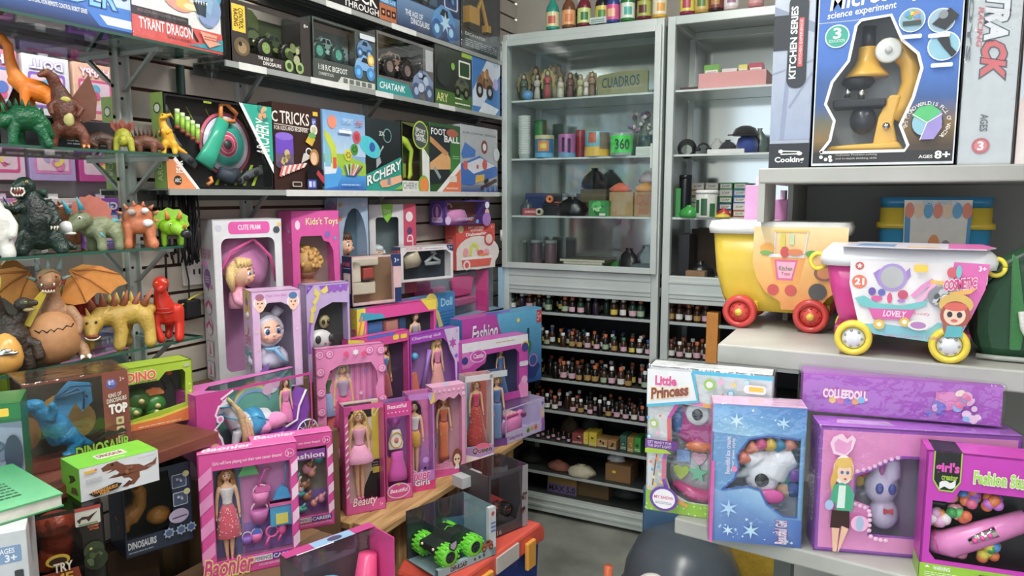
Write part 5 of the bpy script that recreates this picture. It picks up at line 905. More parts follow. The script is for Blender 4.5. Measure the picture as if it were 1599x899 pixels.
p=b.pr('front',lift=.0016);p.text('OFF-ROAD',.2,.03,.48,.12,'3a3428',b=.03,sh=.2).ell(.62,.08,.02,'4a5a30').ell(.7,.085,.02,'4a5a30').ell(.78,.09,.02,'4a5a30').poly([(.18,.6),(.32,.64),(.32,.5),(.26,.42),(.18,.5)],'1c2438').poly([(.2,.585),(.3,.615),(.3,.51),(.26,.45),(.2,.51)],'b8a8b4');prtruck(p,.84,.24,.1,'b05a38','7a3a20','c8784a');p.ell(.935,.88,.03,'c04a3a').lines(.9,.5,.98,.75,3,'4a6ab0').done()
b=BX('truck_carton','large grey film carton with a red truck, beside the pine table','box',763,824,745,.14,phi=47,X=-1.045,z=.452).win('4a4448',[(.06,.16),(.06,.94),(.76,.94),(.82,.4),(.7,.16)],inner='3a1e1c',top='film')
W,H=b.w,b.h;truck(b.root,W*.42,.09,.04,W*.62,'8a1e1a','c8281e','14110f','5a1a18',wd=.13)
p=b.pr();p.poly([(.86,0),(1,0),(1,1),(.86,1),(.84,.5)],'9a9498').blob(.9,.5,.08,['5a4a44','8a6a5a','3a3030'],7,2).blob(.86,.28,.08,['5a2a24','8a4a3a','2a2020'],7,5).text('1:16',.1,.04,.3,.11,'b8b4b8',b=.02).done()
b=BX('small_carton','white carton with black icons on its end, behind the green-wheeled truck','box',722,753,0,.05,phi=47,X=-1.135,z=.452+bt.h+.001,h=.035).plain('b9bcbe');PR(b,'right').lines(.1,.1,.9,.9,4,'4a4e52').done();PR(b).rr(.9,.2,.98,.8,'6a6e72',.02).done()
# == toy creatures on the glass shelves
class CR:
 """creature sketched in photograph pixels about its standing point (x right, z up, y away), then sized by its distance"""
 def __init__(s,name,label,cat,xc,X,z,mat,group=None,phi=61):
  s.P=anchor(xc,X=X,z=z);s.k=(s.P-CC).dot(FW)/FPX;s.mb=MB();s.mat=mat;s.name=name;s.meta=(label,cat,group);s.phi=phi;s.parts=[];s.rot=math.radians(117-phi)
 def t(s,p):return(p[0]*s.k,(p[2]if len(p)>2 else 0)*s.k,p[1]*s.k)
 def limb(s,pts,rad,flat=(1,1),n=16):s.mb.tube([s.t(p)for p in pts],[r*s.k for r in rad],'888888',n,flat,up=(0,1,0));s.mb.ball(s.t(pts[0]),rad[0]*s.k,'888888',10,6);s.mb.ball(s.t(pts[-1]),rad[-1]*s.k,'888888',8,5);return s
 def both(s,pts,rad):
  s.limb(pts,rad);return s.limb([(-p[0],p[1],p[2]if len(p)>2 else 0)for p in pts],rad)
 def ball(s,c,r):s.mb.ball(s.t(c),tuple(q*s.k for q in r),'888888',14,9);return s
 def build(s,vox=1.5,smooth=6):
  s.o=s.mb.obj(s.name,s.mat,None,loc=s.P,rot=(0,0,s.rot),remesh=vox*s.k,smooth=smooth);tag(s.o,*s.meta);return s
 def part(s,name,mat,f,st=False):
  m=MB();f(m);o=m.obj(name,mat,s.o)
  if st:o['kind']='stuff'
  return s
 def cone(s,m,a,b,r,col,n=7):m.tube([s.t(a),s.t(b)],[r*s.k,.12*r*s.k],col,n,up=(0,1,0))
 def cones(s,name,col,L,mat='matte'):
  for a,b,r in L:s.part(name,mat,lambda m:s.cone(m,a,b,r,col))
  return s
 def eyes(s,L,r=2.2,col='e8d24a',pup='141414'):
  for c in L:s.part('eye','plastic',lambda m:(m.ball(s.t(c),r*s.k,col,10,6),m.ball(s.t((c[0],c[1],(c[2]if len(c)>2 else 0)-r*.7)),r*.55*s.k,pup,8,5)))
  return s
 def teeth(s,L,r=1.2,col='f2ede0'):
  return s.part('teeth','plastic',lambda m:[s.cone(m,a,b,r,col,5)for a,b in L],True)
GA,GB_,GC=GZ[0],GZ[1],GZ[2]
blk=BX('black_carton','black carton under the orange long-necked dinosaur','box',20,182,178,.05,phi=32,X=-1.655,z=GA).plain('1b1d20');PR(blk).rect(.1,.3,.4,.8,'24282c').lines(.5,.2,.95,.4,2,'9aa0a4').done()
zb=GA+blk.h
c=CR('dinosaur_figure','orange long-necked dinosaur figure standing on a black carton','dinosaur',52,-1.645,zb,toy_mat('orange_rubber','e0741c','f08a2c',10,.42,.25),phi=58)
c.limb([(-22,52),(-8,44),(10,38),(26,30),(38,20),(46,8)],[9,15,17,14,9,4]).limb([(-14,50),(-22,66),(-25,86),(-26,104),(-34,114),(-46,112)],[13,9,7.5,7,8,5]).limb([(-52,110),(-44,113),(-34,115)],[4,6,6])
c.limb([(-8,36,-9),(-10,18,-11),(-12,2,-11)],[8,6,6]).limb([(22,30,-8),(25,16,-10),(28,2,-10)],[8,6,6]).limb([(-4,36,9),(-2,18,10),(-2,2,10)],[8,6,6]).limb([(26,28,8),(33,14,9),(36,2,9)],[7,5,5]).build(1.4)
c.eyes([(-42,118,-5)],1.6,'f4e8c0')
c=CR('dinosaur_figure','dark green horned dinosaur figure with a ridged back','dinosaur',42,-1.572,GA,toy_mat('green_rubber','0d4a2c','1a6a3e',9,.35,.7),phi=55)
c.limb([(-22,34),(-8,42),(10,42),(24,30),(34,16)],[13,20,20,13,5]).ball((-27,38,-8),(13,13,12)).limb([(-28,34,-14),(-38,28,-16)],[9,5]).limb([(-14,30,-9),(-17,14,-12),(-18,2,-12)],[9,7,7]).limb([(18,28,-8),(25,14,-10),(30,2,-11)],[9,6,6]).limb([(-8,26,9),(-6,2,11)],[8,6]).limb([(22,24,9),(24,2,10)],[8,6]).build(1.4)
c.cones('back_spike','0f4a2c',[((-34+8*k,50+9*math.sin(k*.45),-2),(-36+8.6*k,62+10*math.sin(k*.45),-2),4.5)for k in range(8)]).cones('horn','2a7a4a',[((-36,46,-14),(-44,58,-18),3),((-26,48,-16),(-30,62,-20),3)]).eyes([(-32,38,-19)],1.7,'d8402c')
c=CR('dragon_figure','brown upright dragon figure with yellow chest patches','dragon',108,-1.60,GA,toy_mat('brown_rubber','4a2418','7a4028',12,.5,.6),phi=58)
c.limb([(2,30),(-2,55),(-6,78),(-10,95)],[17,19,15,9]).limb([(-10,92),(-16,108,-4),(-22,112,-8)],[9,9,6]).limb([(-22,113,-8),(-32,108,-14)],[7,4]).limb([(-12,30,-6),(-20,18,-8),(-22,3,-10)],[11,8,7]).limb([(14,30,-4),(22,18,-8),(22,3,-10)],[11,8,7]).limb([(-12,72,-8),(-22,62,-14),(-20,52,-20)],[6,5,4]).limb([(10,72,-6),(20,60,-14),(14,50,-20)],[6,5,4]).limb([(10,26,10),(28,12,14),(40,6,10)],[9,6,2]).build(1.5)
c.part('wing','matte',lambda m:m.add([c.t(q)for q in((4,72,10),(34,118,14),(44,84,16),(40,50,14),(22,42,12),(5,70,13),(34,116,17),(44,82,19),(40,50,17),(22,42,15))],[(0,1,2),(0,2,3),(0,3,4),(5,7,6),(5,8,7),(5,9,8)],'6a3a24')).part('chest_patch','matte',lambda m:(m.ball(c.t((-2,74,-13)),(9*c.k,3*c.k,5*c.k),'b8b04a',10,6),m.ball(c.t((2,44,-16)),(8*c.k,4*c.k,11*c.k),'c0b870',10,6)),True)
c.cones('claw','e09a50',[((-24,5,-17),(-26,1,-22),2.5),((20,5,-17),(19,1,-22),2.5),((26,5,-16),(27,1,-21),2.5)]).eyes([(-24,117,-14)],1.6)
c=CR('dinosaur_figure','small dull brown dinosaur figure beside the black carton end','dinosaur',160,-1.60,GA,toy_mat('dark_brown_rubber','3a2820','54392c',12,.5,.6),phi=58)
c.limb([(-16,16),(0,19),(14,16),(22,9)],[9,11,9,4]).ball((-18,14,-6),(8,8,8))
for x,y in((-10,-6),(10,-6),(-8,7),(12,7)):c.limb([(x,12,y),(x,2,y)],[5,4.5])
c.build(1.3);c.eyes([(-21,17,-12)],1.2)
c=CR('dinosaur_figure','yellow-green plated dinosaur figure with dark red back plates','dinosaur',194,-1.575,GA,toy_mat('lime_rubber','8a8a2c','b8b83c',9,.45,.4),phi=61)
c.ball((0,22,4),(13,16,15)).ball((-1,16,-12),(7,7,8)).limb([(0,20,16),(2,12,30)],[9,3])
for s_ in(-1,1):c.limb([(s_*9,18,-6),(s_*11,2,-8)],[5.5,4.5]).limb([(s_*9,18,12),(s_*10,2,12)],[5.5,4.5])
c.build(1.2);c.eyes([(-5,19,-19),(4,19,-19)],1.1)
for(x,z,a)in((-7,32,-35),(0,34,-5),(7,32,30),(-4,30,-20),(5,30,15)):
 q=math.radians(a);c.part('plate','matte',lambda m:m.prism([((x+u*math.cos(q)+v*math.sin(q))*c.k,(z+v*math.cos(q)-u*math.sin(q))*c.k)for u,v in((-4,0),(-5,9),(0,17),(5,9),(4,0))],-2*c.k,1.5*c.k,'8a3a24'))
c=CR('dinosaur_figure','reddish brown spiky-backed dinosaur figure','dinosaur',228,-1.585,GA,toy_mat('rust_rubber','5a3426','80503a',12,.5,.6),phi=61)
c.limb([(-14,16),(0,18),(14,15),(24,8)],[9,11,9,4]).ball((-17,14,-5),(8,8,8))
for x,y in((-9,-6),(11,-6),(-6,7),(13,7)):c.limb([(x,12,y),(x,2,y)],[5,4.5])
c.build(1.3);c.cones('spike','5a3020',[((-18+5.5*k,24+(k%2)*2,-3),(-22+6.5*k,38+(k%3)*2,-4),2.2)for k in range(8)]).eyes([(-20,17,-12)],1.2)
c=CR('dinosaur_figure','bright yellow standing dinosaur figure at the glass shelf end','dinosaur',264,-1.572,GA,toy_mat('yellow_rubber','d89a1c','eab83a',9,.45,.3),phi=61)
c.limb([(2,18),(-2,32),(-6,44),(-8,54)],[9,9.5,6,4.5]).ball((-5,57,-3),(6,5,5.5)).limb([(-3,58),(5,61,0),(8,57,2)],[3,2.5,1.2]).limb([(-4,56,-6),(-10,54,-9)],[3.5,2.2]).limb([(4,18),(14,8),(26,2)],[7,4.5,1.5]).limb([(-5,16,-5),(-8,8,-6),(-8,2,-9)],[6,4.5,4]).limb([(7,16,-4),(8,8,-5),(8,2,-8)],[6,4.5,4]).limb([(-8,36,-5),(-13,32,-9)],[2.6,1.8]).limb([(4,36,-5),(-2,32,-11)],[2.6,1.8]).build(1.1);c.eyes([(-7,59,-8)],1.0,'2a2018')
c=CR('monster_figure','white chunky monster figure next to the black-green lizard','monster',-6,-1.585,GB_,toy_mat('white_rubber','cfccc6','e6e4de',8,.5,.4),phi=60)
c.limb([(0,25),(0,60),(-2,85)],[22,23,14]).ball((-3,98,-4),(15,14,15)).limb([(16,66,-6),(26,48,-10),(24,34,-16)],[9,7.5,7]).limb([(12,26,-4),(17,4,-8)],[12,11]).limb([(-12,26,-4),(-16,4,-8)],[12,11]).build(1.6);c.eyes([(-8,102,-17),(4,102,-17)],2)
c=CR('lizard_figure','black-green giant lizard figure with a white toothed mouth','lizard',66,-1.60,GB_,toy_mat('dark_green_rubber','0c1714','21382f',14,.38,.8),phi=60)
c.limb([(0,26),(-2,50),(-6,72),(-12,90)],[22,25,20,14]).ball((-16,103,-4),(15,13,15)).limb([(-18,106,-10),(-27,101,-22)],[10,7]).limb([(-16,96,-10),(-24,87,-18)],[7,5]).limb([(-16,24,-6),(-24,10,-10),(-26,5,-16)],[15,12,10]).limb([(18,24,-4),(26,10,-8),(28,5,-14)],[15,12,10]).limb([(-22,74,-8),(-32,66,-14),(-38,72,-20)],[8,7,6]).limb([(14,74,-6),(22,56,-12),(18,46,-20)],[9,7,6]).limb([(14,20,14),(34,10,18),(44,6,12)],[14,9,4]).build(1.6)
c.part('mouth','plastic',lambda m:(m.ball(c.t((-24,95,-22)),(8*c.k,7*c.k,5.5*c.k),'7a2a24',12,7),m.torus(c.t((-24,95,-25)),8.5*c.k,1.3*c.k,'e8e4d8','y',18,6,sz=.75)),True).teeth([((-31+3.6*k,101,-28),(-31+3.6*k,96,-28))for k in range(5)]+[((-29+3.4*k,88,-27),(-29+3.4*k,92,-27))for k in range(4)],1.5)
c.eyes([(-27,108,-17),(-12,110,-18)],2).cones('claw','c8c4b4',[((-40+4*k,74,-22),(-42+4*k,80,-25),2)for k in range(3)]+[((16+4*k,42,-22),(15+4*k,37,-26),2)for k in range(3)]).cones('back_fin','2a4a40',[((4+3*k,92-16*k,14),(12+5*k,100-16*k,24),7)for k in range(4)])
c=CR('dinosaur_figure','grey-green horned dinosaur figure with a red frill and white beak','dinosaur',150,-1.60,GB_,toy_mat('sage_rubber','6a7258','8e9672',10,.45,.5),phi=58)
c.limb([(-6,34,0),(12,36,6),(28,30,10),(38,16,12)],[16,19,16,5]).ball((-18,46,-10),(17,15,14)).limb([(-22,42,-16),(-36,34,-22)],[12,8]).limb([(4,28,-10),(8,14,-12),(8,3,-13)],[9,7,7]).limb([(28,26,-4),(32,12,-6),(32,3,-7)],[10,7,7]).limb([(-4,28,14),(-4,3,16)],[9,7]).build(1.5)
fr_=[(math.cos(a*math.pi/14)*(30+(3 if a%2 else 0)),math.sin(a*math.pi/14)*(30+(3 if a%2 else 0)))for a in range(-3,15)]
c.part('frill','matte',lambda m:m.prism([((-10+x*.9+6)*c.k,(54+z*.95)*c.k)for x,z in fr_],-3*c.k,2*c.k,'b8604e')).part('beak','plastic',lambda m:(m.ball(c.t((-38,36,-24)),(10*c.k,8*c.k,10*c.k),'e4e6e8',12,8),m.ball(c.t((-34,27,-24)),(9*c.k,7*c.k,3*c.k),'d8d6d0',10,6)),True)
c.cones('horn','3aa4b8',[((-32,58,-18),(-42,78,-22),5),((-16,62,-18),(-22,82,-20),5),((-46,46,-24),(-50,52,-28),3),((4,30,-14),(12,20,-20),4)]).eyes([(-20,50,-24)],3,'f0eee0').part('back_plate','matte',lambda m:m.ball(c.t((26,44,4)),(10*c.k,8*c.k,5*c.k),'4aa0a8',10,6))
c=CR('dinosaur_figure','orange armoured dinosaur figure with silver gems','dinosaur',219,-1.585,GB_,toy_mat('terracotta_rubber','b06240','d08058',10,.45,.3),phi=61)
c.ball((0,46,2),(22,17,20)).ball((0,34,-6),(18,12,14)).limb([(-16,32,-6),(-17,14,-10),(-18,4,-12)],[9,7,8]).limb([(15,32,-6),(16,14,-10),(19,4,-12)],[9,7,8]).limb([(-12,30,12),(-12,4,14)],[8,7]).limb([(12,30,12),(13,4,14)],[8,7]).build(1.4)
c.cones('spike','c87850',[((-24,52,-4),(-30,56,-6),4),((-24,42,-6),(-30,40,-8),4),((23,52,-4),(29,57,-6),4),((23,42,-6),(29,40,-8),4),((-16,60,-2),(-20,68,-4),4),((-5,64,-2),(-6,72,-4),4),((7,64,-2),(8,71,-4),4),((17,60,-2),(22,66,-4),4)])
for x,z,r,q in((-10,55,7,'b0a098'),(9,57,6,'e4e6e8'),(12,38,8,'eceef0')):c.part('gem','plastic',lambda m:m.ball(c.t((x,z,-16)),(r*c.k,5*c.k,r*.75*c.k),q,7,5))
c=CR('dinosaur_figure','lime green horned dinosaur head figure with orange horns','dinosaur',270,-1.575,GB_,toy_mat('lime_plastic','7ab81c','9ed43a',9,.4,.3),phi=61)
c.ball((0,30,-4),(20,12,14)).limb([(4,28,-14),(14,22,-20)],[10,8]).ball((0,24,8),(15,12,12))
for x,y in((-12,-2),(12,-2),(-10,12),(11,12)):c.limb([(x,18,y),(x,2,y)],[4.5,4])
c.build(1.3);c.part('frill','matte',lambda m:m.prism([((-2+math.cos(math.radians(a))*(25+3*(i%2)))*c.k,(36+math.sin(math.radians(a))*(20+3*(i%2)))*c.k)for i,a in enumerate(range(-30,215,18))],-3*c.k,3*c.k,'8ac42c'))
c.part('snout','plastic',lambda m:m.ball(c.t((17,19,-24)),(8*c.k,7*c.k,7*c.k),'2a2e30',12,8)).cones('horn','e88a2c',[((-6,42,-12),(-9,56,-14),4.5),((10,42,-12),(12,55,-14),4.5),((15,28,-26),(19,35,-30),3)]).eyes([(-3,33,-18)],2.2,'f0f0e0')
c.part('belly_frame','matte',lambda m:(m.box(-14*c.k,14*c.k,-1*c.k,14*c.k,10*c.k,18*c.k,'5a4a3a'),))
c=CR('dragon_figure','dark two-headed dragon figure with yellow spines','dragon',26,-1.60,GC,toy_mat('charcoal_rubber','2a231e','44382e',12,.5,.7),phi=60)
c.limb([(0,24),(-4,50),(-6,66)],[24,26,20]).limb([(-10,66),(-16,92,-4),(-20,112,-10)],[11,9,9]).ball((-24,116,-16),(12,11,13)).limb([(-28,116,-20),(-40,112,-26)],[8,6]).limb([(4,68),(14,84,-4),(16,98,-8)],[10,8,8]).ball((16,100,-12),(13,10,11)).limb([(20,102,-14),(32,102,-20)],[7,5]).limb([(16,40,-6),(30,36,-10),(32,18,-16)],[10,9,8]).limb([(-14,22,-6),(-18,4,-10)],[13,11]).limb([(14,22,-6),(18,4,-10)],[13,11]).build(1.6)
c.eyes([(-28,122,-27),(20,104,-22)],2,'a8b83a').cones('spine','d8c02c',[((-14,122,-10),(-10,144,-10),3.5),((-28,124,-8),(-30,138,-8),3)]).part('wing','plastic',lambda m:m.prism([(10*c.k,66*c.k),(22*c.k,62*c.k),(50*c.k,118*c.k),(46*c.k,124*c.k),(30*c.k,106*c.k),(26*c.k,84*c.k)],2*c.k,5*c.k,'c8b01c')).part('jaw','matte',lambda m:(m.ball(c.t((-34,108,-24)),(8*c.k,6*c.k,3*c.k),'8a8a4a',8,5),m.ball(c.t((24,92,-20)),(9*c.k,6*c.k,3*c.k),'9a8a5a',8,5)),True)
P_=anchor(12,X=-1.568,z=GC);k_=(P_-CC).dot(FW)/FPX
eg=MB().lathe([(0,0),(12*k_,1.5*k_),(20*k_,9*k_),(23.5*k_,24*k_),(21*k_,40*k_),(14*k_,54*k_),(6*k_,61*k_),(0,63*k_)],'e0a03c',28).obj('toy_egg','plastic',None,loc=P_,rot=(0,0,math.radians(56)));tag(eg,'smooth amber toy egg with a silver badge','egg')
d_=MB();d_.ball((2*k_,-22.5*k_,34*k_),(17*k_,3*k_,4*k_),'b9bcc0',14,7);d_.ball((14*k_,-20.5*k_,35*k_),(3.5*k_,3*k_,2.5*k_),'c83a30',8,5);d_.ball((2*k_,-22.6*k_,37*k_),(9*k_,3*k_,5*k_),'8a8e94',10,6);d_.obj('badge','chrome',eg)['kind']='stuff'
c=CR('dragon_figure','tan winged dragon figure bursting from a cracked egg','dragon',90,-1.60,GC,toy_mat('tan_rubber','8a6248','b08864',10,.5,.5),phi=60)
c.limb([(2,50,6),(0,76,2),(-2,98,0),(-2,116,-2)],[24,20,13,12]).ball((-3,128,-6),(17,16,16)).limb([(-3,130,-14),(-4,124,-28)],[13,9]).limb([(-3,118,-12),(-4,110,-24)],[9,7]).limb([(-22,76,-4),(-32,60,-12),(-30,46,-22)],[9,8,6]).limb([(22,76,-4),(33,58,-12),(30,44,-22)],[9,8,6]).limb([(20,22,2),(34,14,-6),(38,5,-14)],[14,11,8]).limb([(-20,22,2),(-32,12,-6),(-34,5,-14)],[14,11,8]).build(1.6)
c.part('egg','matte',lambda m:m.lathe([(0,0),(18*c.k,1.5*c.k),(31*c.k,13*c.k),(36*c.k,32*c.k),(33*c.k,54*c.k),(23*c.k,70*c.k),(10*c.k,77*c.k),(0,78*c.k)],'b8804e',32,c.t((-2,0,-16))));
zz_=[(-25,54),(-19,51),(-15,54.5),(-9,51),(-4,55),(0,52),(5,56),(11,53),(16,58),(22,55),(25,59)]
c.part('crack','matte',lambda m:m.tube([c.t((x,z,-16-math.sqrt(max(1,(34.8-(z-48)*.45)**2-(x+2)**2))))for x,z in zz_],1.3*c.k,'1a120c',5))
for s_ in(-1,1):
 out=[(10,88),(26,138),(44,146),(70,142),(96,128),(106,112),(92,108),(80,96),(62,100),(46,84),(30,82)]
 c.part('wing','matte',lambda m:m.add([c.t((s_*x-2,z,y))for y in(14,18)for x,z in out],[tuple(range(11)),tuple(range(11,22))[::-1]]+[(i,(i+1)%11,(i+1)%11+11,i+11)for i in range(11)],'d08018'))
 for tip in((96,128),(80,96),(46,84)):c.part('wing_rib','matte',lambda m:m.tube([c.t((s_*26-2,138,13)),c.t((s_*(26+tip[0])/2-2,(140+tip[1])/2+4,13)),c.t((s_*tip[0]-2,tip[1],13))],[2.2*c.k,1.6*c.k,.8*c.k],'b86a14',6))
c.part('mouth','plastic',lambda m:(m.ball(c.t((-4,116,-27)),(10*c.k,7*c.k,6*c.k),'6a2a1c',12,7),m.ball(c.t((-4,110,-30)),(9*c.k,5*c.k,2*c.k),'c8a888',12,6)),True).teeth([((-12+4*k,123,-33),(-12+4*k,118,-33))for k in range(5)]+[((-11+3.6*k,110.5,-34),(-11+3.6*k,114,-34))for k in range(5)],1.5)
c.eyes([(-14,132,-21),(7,132,-21)],2.4,'d8502c').cones('horn','7a8a88',[((-16,140,-2),(-20,158,2),5),((-3,142,-4),(-3,156,-2),5),((10,140,-2),(15,158,2),5),((14,126,-4),(28,132,0),4),((-20,126,-4),(-33,132,0),4)]).cones('claw','eeeae0',[((34,5,-22),(32,2,-28),4),((43,5,-20),(44,2,-26),4),((-34,5,-22),(-34,2,-28),4)])
c=CR('dinosaur_figure','yellow armoured dinosaur figure with rust back spikes','dinosaur',188,-1.60,GC,toy_mat('mustard_rubber','a8863a','d0ae58',12,.48,.5),phi=58)
c.limb([(-24,52,-8),(0,50),(24,54,4),(44,56,8)],[15,18,19,11]).ball((-38,42,-18),(17,14,15)).limb([(-38,36,-26),(-40,28,-34)],[11,8]).limb([(-2,48,-12),(2,26,-16),(-2,6,-18)],[11,10,9]).limb([(36,48,-4),(42,24,-8),(42,6,-12)],[14,9,9]).limb([(-36,36,2),(-40,18,0),(-42,5,-4)],[8,7,7]).limb([(16,44,16),(10,20,18),(12,5,16)],[10,8,8]).build(1.6)
c.cones('back_spike','a85838',[((-34+14*k,64+2*(k%2),-4),(-40+18*k,86+4*(k%2),-6),6.5)for k in range(6)]).cones('head_spike','d8b45a',[((-48,48,-18),(-66,62,-16),5),((-50,42,-18),(-66,40,-18),5),((-26,50,-18),(-12,66,-18),5),((-40,54,-20),(-44,68,-18),4)]).cones('back_plate','c8a84a',[((-10+10*k,68,8),(-10+10*k,86,10),6)for k in range(4)])
c.part('mouth','plastic',lambda m:(m.ball(c.t((-38,27,-38)),(9*c.k,5*c.k,3*c.k),'8a3a2a',12,6),m.torus(c.t((-38,28,-41)),10*c.k,1.0*c.k,'e8e2d0','y',16,6,190,350,sz=.6))).eyes([(-44,46,-30),(-32,47,-31)],2,'2a2018')
c=CR('dinosaur_figure','glossy red standing dinosaur figure at the glass shelf end','dinosaur',262,-1.572,GC,toy_mat('red_plastic','b8261a','dc3a28',8,.32,.15),phi=61)
c.limb([(2,38,2),(-2,54),(-6,70,-4),(-7,82,-6)],[15,16,11,9]).ball((-6,90,-10),(12,9,12)).limb([(-7,88,-14),(-8,84,-24)],[9,7]).limb([(-14,44,-4),(-15,24,-8),(-10,5,-14)],[7,6,6]).limb([(16,48,-2),(18,26,-4),(16,5,-10)],[10,7,7]).limb([(6,36,12),(4,14,14),(2,6,10)],[9,6,6]).build(1.4)
c.part('chest_ridge','plastic',lambda m:[m.torus(c.t((-3,46+6*k,-2)),(15-1.4*k)*c.k,1.2*c.k,'b02018','z',16,5)for k in range(5)],True).eyes([(-12,93,-19),(0,93,-19)],1.8,'e8c04a')
# == cartons on the brown board below
BT=BZ+.0005
b=BX('dino_kit','lime green window carton with green take-apart dinosaurs','box',192,304,578,.07,phi=44,X=-1.475,z=BT).win('a6c81e',[(.04,.16),(.04,.74),(.52,.74),(.62,.86),(.86,.86),(.9,.8),(.88,.30)],inner='566064')
W,H=b.w,b.h
for nm,u,v,r,q in(('dino_head',.30,.42,.028,'3a6a2a'),('dino_body',.52,.30,.026,'2f7a2a'),('dino_tail',.22,.25,.02,'4a8a3a'),('dino_foot',.5,.2,.018,'3f8a3a')):
 d_=MB();d_.ball((W*u,.035,H*v),(r,.02,r*.9),q,14,9);d_.cyl((W*u,.012,H*v),(W*u,.018,H*v),.006,col='d8c888',n=10);d_.obj(nm,'plastic',b.root)
d_=MB();d_.prism([(W*(.5+.15*math.cos(a/10*3.14)),H*(.46+.12*math.sin(a/10*3.14)+.02*(a%2)))for a in range(11)],.025,.035,'e8823c');d_.obj('dino_frill','plastic',b.root,bev=.002)
for u in(.6,.74):d_=MB();d_.cyl((W*u,.03,H*.8),(W*(u+.08),.03,H*.52),.003,col='2a3034',n=7);d_.ball((W*u,.03,H*.8),.008,'d8502c',8,5);d_.obj('screwdriver','plastic',b.root)
p=b.pr();p.text('DINO',.1,.78,.48,.92,'e8602c',out='f6f0d8',ow=.05,b=.04).text('ASSEMBLED',.2,.745,.5,.775,'4a5a1a').poly([(0,0),(1,0),(1,.22),(.5,.12),(0,.10)],'e87a24').poly([(0,.10),(.5,.12),(1,.22),(1,.26),(.5,.16),(0,.13)],'f0dc3a').lines(.2,.03,.8,.06,1,'f8e8c8').ell(.92,.92,.05,'b8b8a0',.03).star(.95,.6,.02,'d8ec8a').star(.95,.48,.02,'d8ec8a').done()
b=BX('dragon_set','brown film carton with a blue winged dragon figure inside','box',45,207,601,.11,phi=46,X=-1.40,z=BT).win('7a3826',[(.02,.12),(.02,.97),(.74,.97),(.74,.2),(.5,.14)],inner='5a3a20',top='film',left='film')
W,H=b.w,b.h;PR(b,'inside').rect(0,0,1,1,'3a3020').ell(.45,.45,.22,'a87a24',.25).ell(.6,.35,.2,'b8882c',.22).ell(.1,.3,.15,'8a5a20',.2).done()
d_=MB();blue='888888'
d_.tube([(W*.40,.055,H*.25),(W*.33,.05,H*.42),(W*.24,.045,H*.55),(W*.16,.04,H*.66)],[.026,.026,.017,.013],blue,12);d_.ball((W*.12,.04,H*.70),(.022,.014,.013),blue,12,8)
d_.tube([(W*.42,.04,H*.3),(W*.5,.035,H*.2),(W*.44,.03,H*.08),(W*.36,.03,H*.06)],[.022,.016,.012,.012],blue,10);d_.tube([(W*.44,.06,H*.28),(W*.6,.06,H*.14),(W*.7,.055,H*.1)],[.018,.011,.004],blue,9);d_.tube([(W*.26,.03,H*.52),(W*.3,.025,H*.64),(W*.27,.02,H*.72)],[.010,.008,.006],blue,8)
o_=d_.obj('toy_dragon','matte',b.root,remesh=.0028,smooth=3);o_.data.materials[0]=toy_mat('blue_rubber','1673a8','2aa0d0',16,.4,.6)
d_=MB();wg=[(.3,.5),(.35,.72),(.5,.88),(.72,.82),(.73,.6),(.62,.5),(.55,.62),(.47,.48),(.4,.52)];d_.add([(W*u,.06+.004*j+.02*(u-.3),H*v)for j in(0,1)for u,v in wg],[tuple(range(9)),tuple(range(9,18))[::-1]]+[(i,(i+1)%9,(i+1)%9+9,i+9)for i in range(9)],'2386b8');d_.obj('dragon_wing','matte',o_)
d_=MB()
for k in range(3):d_.tube([(W*.35,.055,H*.72),(W*(.5+.07*k),.055,H*(.84-.04*k)),(W*(.72-.05*k),.058,H*(.8-.13*k))],[.004,.003,.002],'175a80',6)
d_.obj('wing_rib','matte',o_)['kind']='stuff'
p=b.pr();p.rect(.74,.0,1,1,'8a3c2a').ell(.83,.86,.055,'5a5ab0').blob(.83,.86,.05,['8a8ad8','d8d8f0','4a4a90'],9,3).text('3+',.91,.88,.96,.93,'f0d8d0').text('KING OF',.79,.71,.92,.755,'f4e8dc',b=.02,skew=.1).text('DINOSAURS',.77,.65,.97,.70,'f4e8dc',b=.02,skew=.1).text('TOP',.79,.52,.97,.62,'faf4ec',b=.06)
for k in range(3):p.rr(.85,.38-k*.11,.93,.47-k*.11,'d8c48a',.015);p.ell(.89,.425-k*.11,.02,'8a5a34')
p.text('DINOSAUR',.44,.10,.97,.22,'9ed42a',out='1f3a14',ow=.06,b=.03,skew=.05).text('PTEROSAURIA',.58,.06,.82,.085,'e8e4d8',b=.02).poly([(.62,.25),(.96,.29),(.9,.34),(.84,.31),(.76,.34),(.7,.29)],'2a3424').done();b.wrap(.004)
b=BX('dinosaur_carton','dark green carton with a grey spotted dinosaur picture','box',-60,44,640,.10,phi=62,X=-1.335,z=BT).plain('1f6a3a')
p=b.pr();p.rect(0,.85,1,1,'1c7a40').rr(.66,.88,.82,.96,'f0c41a',.02).rect(0,.0,1,.82,'6f7d92').poly([(0,.3),(.5,.8),(1,.75),(1,0),(.3,0)],'8a96aa').blob(.5,.5,.3,['5a6880','9aa8bc','6a7890','aab4c4'],16,4).ell(.85,.5,.14,'3a4458',.2).poly([(.55,.2),(.7,.25),(.75,.05),(.6,.02)],'1f6a3a').rect(.3,.02,.98,.12,'d8dcd8').text('DINOSAURS',.36,.04,.9,.09,'4a5050').done();PR(b,'top').rect(0,0,1,1,'1a7a3e').done()
LS=.6255
b=BX('chomping_dino','black window carton with a red-brown chomping dinosaur and yellow print','box',50,168,812,.13,phi=52,X=-1.25,z=LS+.205).win('241f1e',[(.03,.06),(.03,.96),(.62,.96),(.70,.6),(.70,.06)],inner='2c1c16',top='film')
